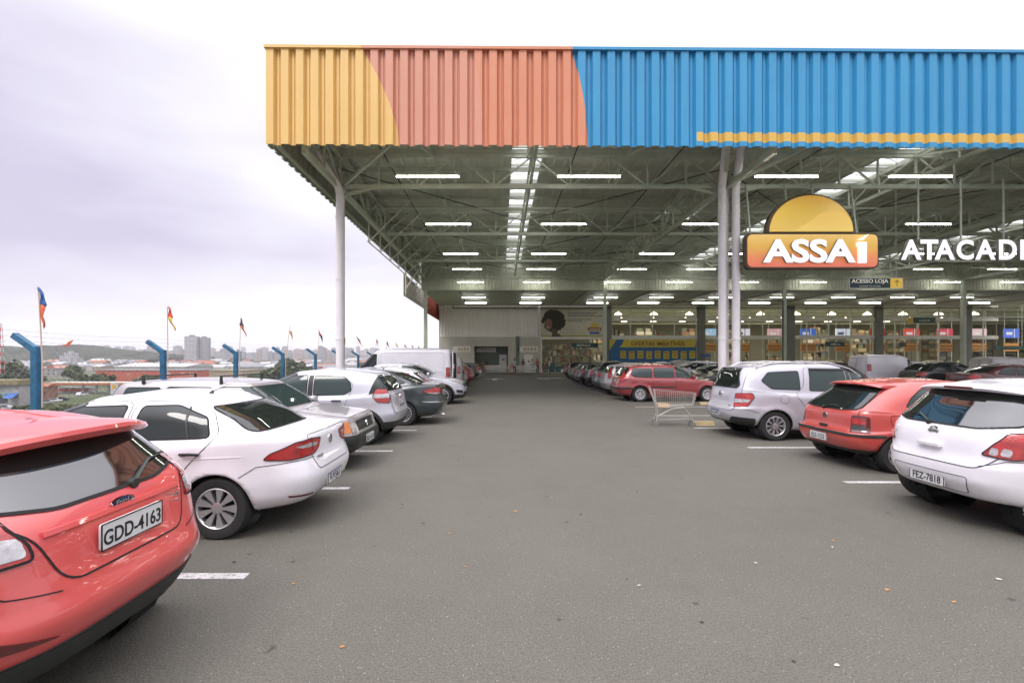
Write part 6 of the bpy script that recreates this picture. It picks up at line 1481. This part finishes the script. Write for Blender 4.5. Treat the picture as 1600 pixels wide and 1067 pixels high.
        if i == 1: MB().box(a - .6, a - .002, 0, .08, z0, z1).build('arrow_panel', SYEL, S)
        if i != 4: MB().bar((a + .2, .04, z1), (a + .2, .04, 8.3), .03).bar((b - .2, .04, z1), (b - .2, .04, 8.3), .03).build('hanger', STEEL, S)
signs()

# ------------------------------------------------------------------ inside the store
def store():
    rr = random.Random(21); PC = [('light blue', (.25, .45, .62)), ('white', (.6, .58, .62)), ('pink striped', (.55, .32, .33)), ('deep blue', (.04, .12, .42)), ('white and blue', (.55, .6, .66)), ('red', (.55, .07, .06)), ('bright red', (.60, .06, .05)), ('crimson', (.52, .06, .09)), ('pale pink', (.60, .42, .42)), ('royal blue', (.08, .14, .48)), ('yellow', (.6, .5, .1))]
    Y = 60
    for i, u in enumerate((1107, 1160, 1212, 1263, 1318, 1372, 1425, 1477, 1530, 1581)):
        x = at(u, Y); nm, c = PC[i]; S = thing('checkout_sign', f'{nm} lit poster over a checkout, {place_l(i)} from left behind the glass', 'sign', (x, Y, 0), 0, 'posters over the checkouts')
        pm = mat('poster_' + nm.replace(' ', '_'), c, .5, emit=.35)
        MB().box(-1.0, 1.0, 0, .15, 4.45, 5.65).build('poster', pm, S)
        MB().box(.28, .36, -.02, -.002, 4.45, 5.65).box(-.75, .05, -.02, -.002, 4.85, 5.2).build('poster_print', mat('poster_print_pale' if i not in (1, 4) else 'poster_print_dark', (.7, .68, .7) if i not in (1, 4) else (.1, .1, .2), .5, emit=.2), S)
        MB().box(-.98, .98, .02, .12, 2.7, 3.75).build('lower_board', mat('board_orange', (.50, .24, .06), .6), S); MB().box(-.98, .98, -.01, .015, 3.3, 3.42).box(-.98, .98, -.01, .015, 2.9, 3.0).build('board_stripe', mat('board_brown', (.2, .08, .02), .6), S)
        MB().bar((-.9, .07, 0), (-.9, .07, 8), .06).bar((.9, .07, 0), (.9, .07, 8), .06).build('post', STEEL, S)
        T = thing('checkout_counter', f'pale checkout counter below poster, {place_l(i)} from left', 'counter', (x, Y + .3, 0), 0, 'checkout counters')
        MB().box(-.9, .9, .3, 3.0, 0, .95).box(-.95, .2, .2, 1.6, .96, 1.5).build('counter', mat('counter_cream', (.52, .48, .38), .5), T); MB().box(.3, .7, .5, .6, .97, 1.5).build('screen', GLASS, T)
    # aisles of shelving with goods
    gm = [mat('goods_' + str(i), c, .6) for i, c in enumerate(((.26, .13, .08), (.14, .16, .17), (.34, .27, .14), (.32, .30, .22), (.13, .16, .10), (.46, .42, .33), (.14, .11, .07)))]
    rack = mat('rack_steel', (.16, .15, .11), .6)
    for k in range(20):
        x = 15.2 + k * 3.7 + rr.uniform(-.2, .2); S = thing('shelf_rack', f'tall store rack full of goods, {place_l(k % 11)} {"" if k < 11 else "of the far group "}from left', 'shelf', (x, 70 + (k * 5) % 9, 0), 0, 'store racks behind the checkouts')
        fr = MB()
        for z in (0.1, 1.4, 2.7, 4.0, 5.3): fr.box(-1.5, 1.5, 0, 1.2, z, z + .1)
        for q in (-1.5, 1.42): fr.box(q, q + .08, 0, .08, 0, 6.2).box(q, q + .08, 1.1, 1.2, 0, 6.2)
        fr.build('frame', rack, S)
        for z in (.22, 1.52, 2.82, 4.12, 5.42):
            g = MB(); q = -1.4
            while q < 1.2:
                wd = rr.uniform(.35, 1.25); hh = rr.uniform(.6, 1.18); mi = rr.randrange(7); g.box(q, min(1.4, q + wd), .1, 1.1, z, z + hh * .48, mi).box(q + .03, min(1.38, q + wd * rr.uniform(.6, 1)), .14, 1.1, z + hh * .5, z + hh, rr.randrange(7)); q += wd + rr.uniform(.02, .35)
            g.build('goods', gm, S)
    # the bright entrance hall
    S = thing('produce_display', 'colourful goods display just inside the lit entrance', 'shelf', (5.4, 61, 0))
    fr = MB(); 
    for z in (.3, 1.2, 2.1, 2.9): fr.box(0, 7.2, 0, 1.0, z, z + .06)
    for q in (0, 2.4, 4.8, 7.1): fr.box(q, q + .08, .9, 1.0, 0, 4)
    fr.build('frame', rack, S)
    for z in (.37, 1.27, 2.17, 2.97):
        g = MB(); q = .1
        while q < 7: wd = rr.uniform(.12, .4); g.box(q, q + wd, .1, .8, z, z + rr.uniform(.3, .8), rr.randrange(7)); q += wd + rr.uniform(.0, .06)
        g.build('goods', gm, S)
    c_ = mat('crate_teal', (.03, .11, .13), .6)
    for i, (x, n) in enumerate(((5.7, 3), (6.5, 3), (7.3, 2), (8.9, 3), (9.7, 3), (10.5, 3), (11.3, 3), (12.1, 3))):
        for k in range(n):
            o = MB().box(-.34, .34, -.25, .25, .02, .34).box(-.36, .36, -.27, .27, .34, .38).build('basket_stack', c_, loc=(x, 57.9, k * .4)); tag(o, f"teal basket {('bottom', 'middle', 'top')[k]} of the {place_l(i)} stack inside the entrance", 'basket', 'basket stacks at the entrance')
    # turnstile rail by the entrance
    S = thing('guard_rail', 'low white guard rail with bars between entrance and shopfront', 'rail', (0, 55.2, 0))
    g = MB(); 
    for z in (.35, .7, 1.05): g.bar((8.5, 0, z), (13.0, 0, z), .05, n=6)
    for x in np.arange(8.5, 13.1, .9): g.bar((x, 0, 0), (x, 0, 1.05), .05, n=6)
    g.build('rail_frame', WALLW, S)
store()

# ------------------------------------------------------------------ shopping carts, barriers, bits
CHR = mat('cart_wire', (.50, .48, .43), .35, metal=.35); CHRF = mat('cart_wire_pale', (.85, .83, .76), .5); CRED = mat('cart_handle', (.48, .05, .04), .4); WOOD = mat('wheel_stop_paint', (.42, .34, .18), .8, var=.2)
def cart_parts(T, det=True):
    # basket along +x (front), handle at the back
    b = MB(); CW = CHR if det else CHRF; r = .0036 if det else .015; st = .045 if det else .12
    def quad(t, z): return None
    L0, L1, W0, W1, H = 0.0, .86, .27, .21, .42; zb = .50; zt = .93
    C = lambda s, x, up: (L0 + (L1 - L0) * x + (0 if up == 0 else .05 * (x * 2 - 1)), s * (W0 + (W1 - W0) * x) * (1 if up else .88), (zb + .06 * x) if up == 0 else zt - .07 * x)
    lerp = lambda p, q, t: tuple(a + (c - a) * t for a, c in zip(p, q))
    n = int(.9 / st)
    for s in (1, -1):
        for i in range(n + 1): b.bar(C(s, i / n, 0), C(s, i / n, 1), r, n=4)
        for k in range(7 if det else 3):
            t = k / (6 if det else 2); b.bar(lerp(C(s, 0, 0), C(s, 0, 1), t), lerp(C(s, 1, 0), C(s, 1, 1), t), r * (2.2 if k in (0, 6) else 1), n=4)
    m = int(.5 / st)
    for i in range(m + 1):
        t = i / m; b.bar(lerp(C(1, 1, 0), C(-1, 1, 0), t), lerp(C(1, 1, 1), C(-1, 1, 1), t), r, n=4); b.bar(lerp(C(1, 0, 0), C(-1, 0, 0), t), lerp(C(1, 0, 1), C(-1, 0, 1), t), r, n=4)
        b.bar(lerp(C(1, 0, 0), C(-1, 0, 0), t), lerp(C(1, 1, 0), C(-1, 1, 0), t), r, n=4)
    for t in (0, .5, 1):
        for x in (0, 1): b.bar(lerp(C(1, x, 0), C(1, x, 1), t), lerp(C(-1, x, 0), C(-1, x, 1), t), r * 1.8, n=4)
    for i in range(n + 1): b.bar(C(1, i / n, 0), C(-1, i / n, 0), r, n=4)
    b.build('basket', CW, T, norm=False)
    f = MB()
    for s in (1, -1):
        f.tube([Vector(C(s, 0, 1)) + Vector((-.12, 0, .08)), Vector(C(s, 0, 0)), Vector((.02, s * .24, .30)), Vector((-.02, s * .25, .13))], .011, 8)
        f.tube([Vector((.0, s * .24, .26)), Vector((.35, s * .22, .46)), Vector((.62, s * .20, .50)), Vector((.80, s * .19, .30)), Vector((.84, s * .19, .13))], .011, 8)
        f.bar((.02, s * .25, .17), (.80, s * .19, .22), .018, n=6)
    f.bar((.0, -.24, .26), (.0, .24, .26), .02, n=6).bar((.82, -.19, .24), (.82, .19, .24), .02, n=6)
    f.build('frame', CW, T, smooth=True, auto=50)
    h = Vector(C(1, 0, 1)) + Vector((-.12, 0, .08)); MB().bar((h.x, -.27, h.z), (h.x, .27, h.z), .032, n=10).build('handle', CRED, T, smooth=True, auto=50)
    for x, y in ((-.02, .25), (-.02, -.25), (.84, .19), (.84, -.19)):
        w = MB().lathe([(.02, -.016), (.062, -.016), (.065, 0), (.062, .016), (.02, .016)], 18, Matrix.Translation((x, y, .065))).build('wheel', mat('castor_grey', (.20, .20, .19), .5), T, smooth=True, auto=40)
        MB().bar((x - .0, y - .022, .065), (x, y - .022, .14), .03, .006).bar((x, y + .022, .065), (x, y + .022, .14), .03, .006).box(x - .015, x + .015, y - .025, y + .025, .135, .145).build('castor_fork', CHR, w)
def carts():
    T = thing('shopping_cart', 'empty wire shopping cart standing alone beside the silver minivan', 'shopping cart', (4.10, 12.05, 0), R(-14))
    cart_parts(T); T.scale = (1.05, 1.05, 1.0)
    MB().prism([(-.25, .50), (.25, .50), (.22, .56), (-.22, .56)], .02, .30, 'x').build('base_tray', mat('tray_tan', (.42, .30, .18), .6), T)
    proto = None
    for i in range(15):
        u = 759 + i * 2.9 if i < 9 else 808 + (i - 9) * 3.6; Y = 51.5; 
        if proto is None: t = thing('shopping_cart', '', 'shopping cart'); cart_parts(t, False); proto = t
        else: t = copy_tree(proto)
        t.location = (at(u, Y), Y + (.3 if i % 3 else 0), 0); t.rotation_euler = (0, 0, R(8)); t['group'] = 'nested carts at the back wall'; t['label'] = f"nested shopping cart, {place_l(i if i < 9 else i - 9)} from left in the {'left' if i < 9 else 'right'} train"
    OR = mat('barrier_orange', (.50, .085, .03), .6); WH = mat('barrier_white', (.6, .55, .5), .6)
    for i, u in enumerate((754, 799.5, 851)):
        Y = 50.6; S = thing('barrier_trestle', f"orange and white A-frame barrier, {('leftmost', 'middle', 'rightmost')[i]} of three before the carts", 'barrier', (at(u, Y), Y, 0), 0, 'orange barriers before the carts')
        for sx in (-1, 1): MB().bar((sx * .42, 0, 0), (0, 0, 1.15), .12, .05).build('leg', OR, S)
        MB().bar((-.26, -.03, .45), (.26, -.03, .45), .12, .04).build('cross_bar', WH, S); MB().bar((-.14, -.03, .80), (.14, -.03, .80), .10, .04).build('cross_bar', OR, S)
        MB().lathe([(.09, -.03), (.07, .03), (.001, .04)], 12, Matrix.Translation((0, 0, 1.2))).build('warning_lamp', SYEL, S)
    S = thing('plastic_barrier', 'red and white striped plank barrier left of the carts', 'barrier', (at(743, 50.6), 50.6, 0))
    for z in (.35, .65, .95): MB().box(-.45, .35, -.03, .03, z, z + .16).build('plank', WH if z != .65 else OR, S)
    for x in (-.4, .3): MB().box(x - .04, x + .04, -.05, .05, 0, 1.15).build('post', OR, S)
    S = thing('planter_box', 'low brown box at the end of the left row', 'box', (at(738, 47), 47, 0)); MB().box(-.9, .6, -.4, .4, 0, .28).build('box_side', mat('box_brown', (.12, .05, .03), .8), S); MB().box(-.92, .62, -.42, .42, .28, .33).build('box_rim', mat('box_brown', (.12, .05, .03)), S)
    # wheel stops
    for i, (u, v, w) in enumerate(((1098, 664, .55), (1103, 632, .5))):
        Y = CAMH * FPX / (v - VPV); S = tag(MB().prism([(-.09, 0), (.09, 0), (.06, .10), (-.06, .10)], -w / 2, w / 2, 'x').build('wheel_stop', WOOD, loc=(at(u, Y), Y, 0.001)), ('yellow wheel stop on the ground left of the silver minivan', 'yellow wheel stop behind the shopping cart')[i], 'wheel stop')
    # side sign panel hanging from the left eave and its frame of struts
    S = thing('side_sign_panel', 'long sign panel seen from behind under the left eave, white then red', 'sign', (0, 0, 0))
    p = corrugated(12.2, 7.0, 8.9, pitch=.6, depth=.06, ax='y').build('white_panel', WALLW, S); p.location = (-8.15, 38.4, 0)
    p = corrugated(10.2, 6.75, 10.6, pitch=.6, depth=.06, ax='y').build('red_panel', mat('panel_red', (.30, .055, .03), .6, var=.15), S); p.location = (-8.15, 50.7, 0)
    for y in np.arange(38.6, 60, 2.3):
        if y < 50: MB().bar((-8.0, y, 7.1), (-8.0, y, 10.8), .09).bar((-8.0, y, 7.6), (-6.0, y, 10.6), .08).build('strut', CREAM, S)
    for z in (7.3, 8.6): MB().bar((-7.98, 38.5, z), (-7.98, 50.6, z), .08).build('rail', CREAM, S)
    for i, y in enumerate((25.0, 27.4, 29.8, 32.2, 34.6)):
        MB().bar((-7.2, y, 8.1), (-4.9 + .1 * i, y, 10.4), .05).bar((-7.2, y, 8.1), (-7.2, y, 10.4), .05).build('strut', CREAM, S)
    MB().bar((-7.2, 24.8, 8.1), (-7.2, 35, 8.1), .05).bar((-7.2, 24.8, 9.3), (-7.2, 35, 9.3), .05).build('rail', CREAM, S)
carts()

# ------------------------------------------------------------------ people by the entrance
def person(x, y, rz, shirt, trousers, label, pose=0, h=1.70, skinc=(.24, .13, .08), hairc=(.02, .015, .012)):
    T = thing('person', label, 'person', (x, y, 0), rz, 'people waiting by the entrance'); k = h / 1.70
    me = bpy.data.meshes.new('body'); V = []; E = []; RA = []
    def v(p, r, par=None):
        V.append(Vector(p) * k); RA.append(r * k)
        if par is not None: E.append((par, len(V) - 1))
        return len(V) - 1
    pel = v((0, 0, .93), .125); ab = v((0, .0, 1.08), .115, pel); ch = v((0, -.01, 1.28), .135, ab); up = v((0, 0, 1.42), .10, ch); nk = v((0, .01, 1.50), .052, up); hd = v((0, -.01, 1.58), .082, nk); v((0, -.005, 1.665), .075, hd)
    for s in (1, -1):
        hip = v((s * .09, 0, .86), .09, pel); kn = v((s * .11, -.02, .48), .058, hip); an = v((s * .12, .02, .09), .040, kn); v((s * .13, -.12, .04), .036, an)
        sh = v((s * .17, 0, 1.40), .055, up)
        if pose == 0 or (pose == 1 and s < 0): el = v((s * .24, .03, 1.13), .040, sh); wr = v((s * .25, -.03, .88), .027, el)
        else: el = v((s * .23, -.02, 1.12), .040, sh); wr = v((s * .12, -.22, 1.14), .027, el)
        d = (V[wr] - V[el]).normalized() / k; W0 = V[wr] / k; side = Vector((0, 1, 0)) if abs(d.z) > .7 else Vector((0, 0, 1))
        pm = v(W0 + d * .06, .024, wr)
        for f, ln in ((-.027, .060), (-.009, .072), (.009, .068), (.027, .052)):
            a = v(W0 + d * .095 + side * f, .0085, pm); v(W0 + d * (.095 + ln) + side * f * 1.1 + Vector((-s * .012, 0, 0)), .007, a)
        v(W0 + d * .075 + side * -.05, .009, pm)
    me.from_pydata([tuple(p) for p in V], E, []); o = link('body', me, T)
    m = o.modifiers.new('skin', 'SKIN'); 
    for i, sv in enumerate(me.skin_vertices[0].data): sv.radius = (RA[i], RA[i]); sv.use_root = (i == 0)
    m2 = o.modifiers.new('sub', 'SUBSURF'); m2.levels = 1; m2.render_levels = 1
    bpy.context.view_layer.update(); dg = bpy.context.evaluated_depsgraph_get(); nm = bpy.data.meshes.new_from_object(o.evaluated_get(dg)); o.modifiers.clear(); o.data = nm; nm.name = 'body'
    sk = mat('skin_tone_%d' % int(skinc[0] * 100), skinc, .6); sm = mat('shirt_%s' % '_'.join(str(int(c * 100)) for c in shirt), shirt, .85); tm = mat('trousers_%s' % '_'.join(str(int(c * 100)) for c in trousers), trousers, .85); shoe = mat('shoe_dark', (.03, .03, .03), .6)
    nm.materials.clear()
    for q in (sk, sm, tm, shoe): nm.materials.append(q)
    for p in nm.polygons:
        c = p.center / k
        p.material_index = 3 if c.z < .075 else 2 if c.z < .93 and abs(c.x) < .20 and not (abs(c.x) > .2) else 1 if c.z < 1.465 and not (abs(c.x) > .19 and c.z < 1.18) and not (c.y < -.14) else 0
        p.use_smooth = True
    bm = bmesh.new(); bmesh.ops.create_icosphere(bm, subdivisions=2, radius=.098 * k)
    bmesh.ops.delete(bm, geom=[w for w in bm.verts if w.co.y < -.045 * k and w.co.z < .04 * k or w.co.z < -.05 * k], context='VERTS')
    hm = bpy.data.meshes.new('hair'); bm.to_mesh(hm); bm.free(); hm.materials.append(mat('hair_dark', hairc, .8)); ho = link('hair', hm, T); ho.location = (0, .005 * k, 1.635 * k)
    fm = MB(); z = 1.63 * k
    for s in (1, -1): fm.box(s * .03 - .010, s * .03 + .010, -.100 * k, -.088 * k, z, z + .010)
    fm.build('eyes', GAP, T); MB().prism([(-.012, z - .045), (.012, z - .045), (0, z)], -.108 * k, -.085 * k, 'y').build('nose', sk, T); MB().box(-.022, .022, -.098 * k, -.085 * k, z - .072, z - .062).build('mouth', mat('lips', (.2, .06, .05), .6), T)
    return T
def people():
    Y = 52.6
    person(at(804, Y), Y, R(0), (.42, .48, .46), (.04, .05, .08), 'person in a light green-grey shirt leaning at the carts', 1)
    person(at(817.5, Y), Y, R(20), (.10, .06, .06), (.10, .10, .10), 'person in a dark maroon shirt by the white door', 0)
    person(at(831.5, Y), Y, R(-20), (.55, .53, .50), (.03, .04, .05), 'person in a white shirt and dark trousers waiting', 1)
    person(at(840.5, Y), Y + .6, R(150), (.38, .10, .05), (.03, .035, .05), 'person in a rust red shirt holding something in front', 2)
    person(at(858, Y), Y - .4, R(90), (.55, .50, .44), (.08, .10, .07), 'person in a cream top pushing a cart into the entrance', 2)
    person(at(892, 49), 49, R(-120), (.025, .025, .025), (.03, .03, .03), 'person in black by the end of the right row', 0)
    person(at(761, 58.3), 58.3, R(180), (.08, .10, .09), (.09, .09, .09), 'person in grey standing inside the doorway recess', 0)
people()

# ------------------------------------------------------------------ air
hz = bpy.data.materials.new('haze'); hz.use_nodes = True; t = hz.node_tree; t.nodes.clear(); oo = t.nodes.new('ShaderNodeOutputMaterial'); pv = t.nodes.new('ShaderNodeVolumePrincipled')
pv.inputs['Color'].default_value = (.97, .94, .99, 1); pv.inputs['Density'].default_value = .00015; t.links.new(pv.outputs[0], oo.inputs['Volume'])
HZ = MB().box(-3900, 3900, -2600, 3900, -16, 130).build('haze', hz); HZ['kind'] = 'stuff'; HZ['label'] = 'thin pale haze lying over the town and skyline'; HZ['category'] = 'haze'
print('objects', len(bpy.data.objects))
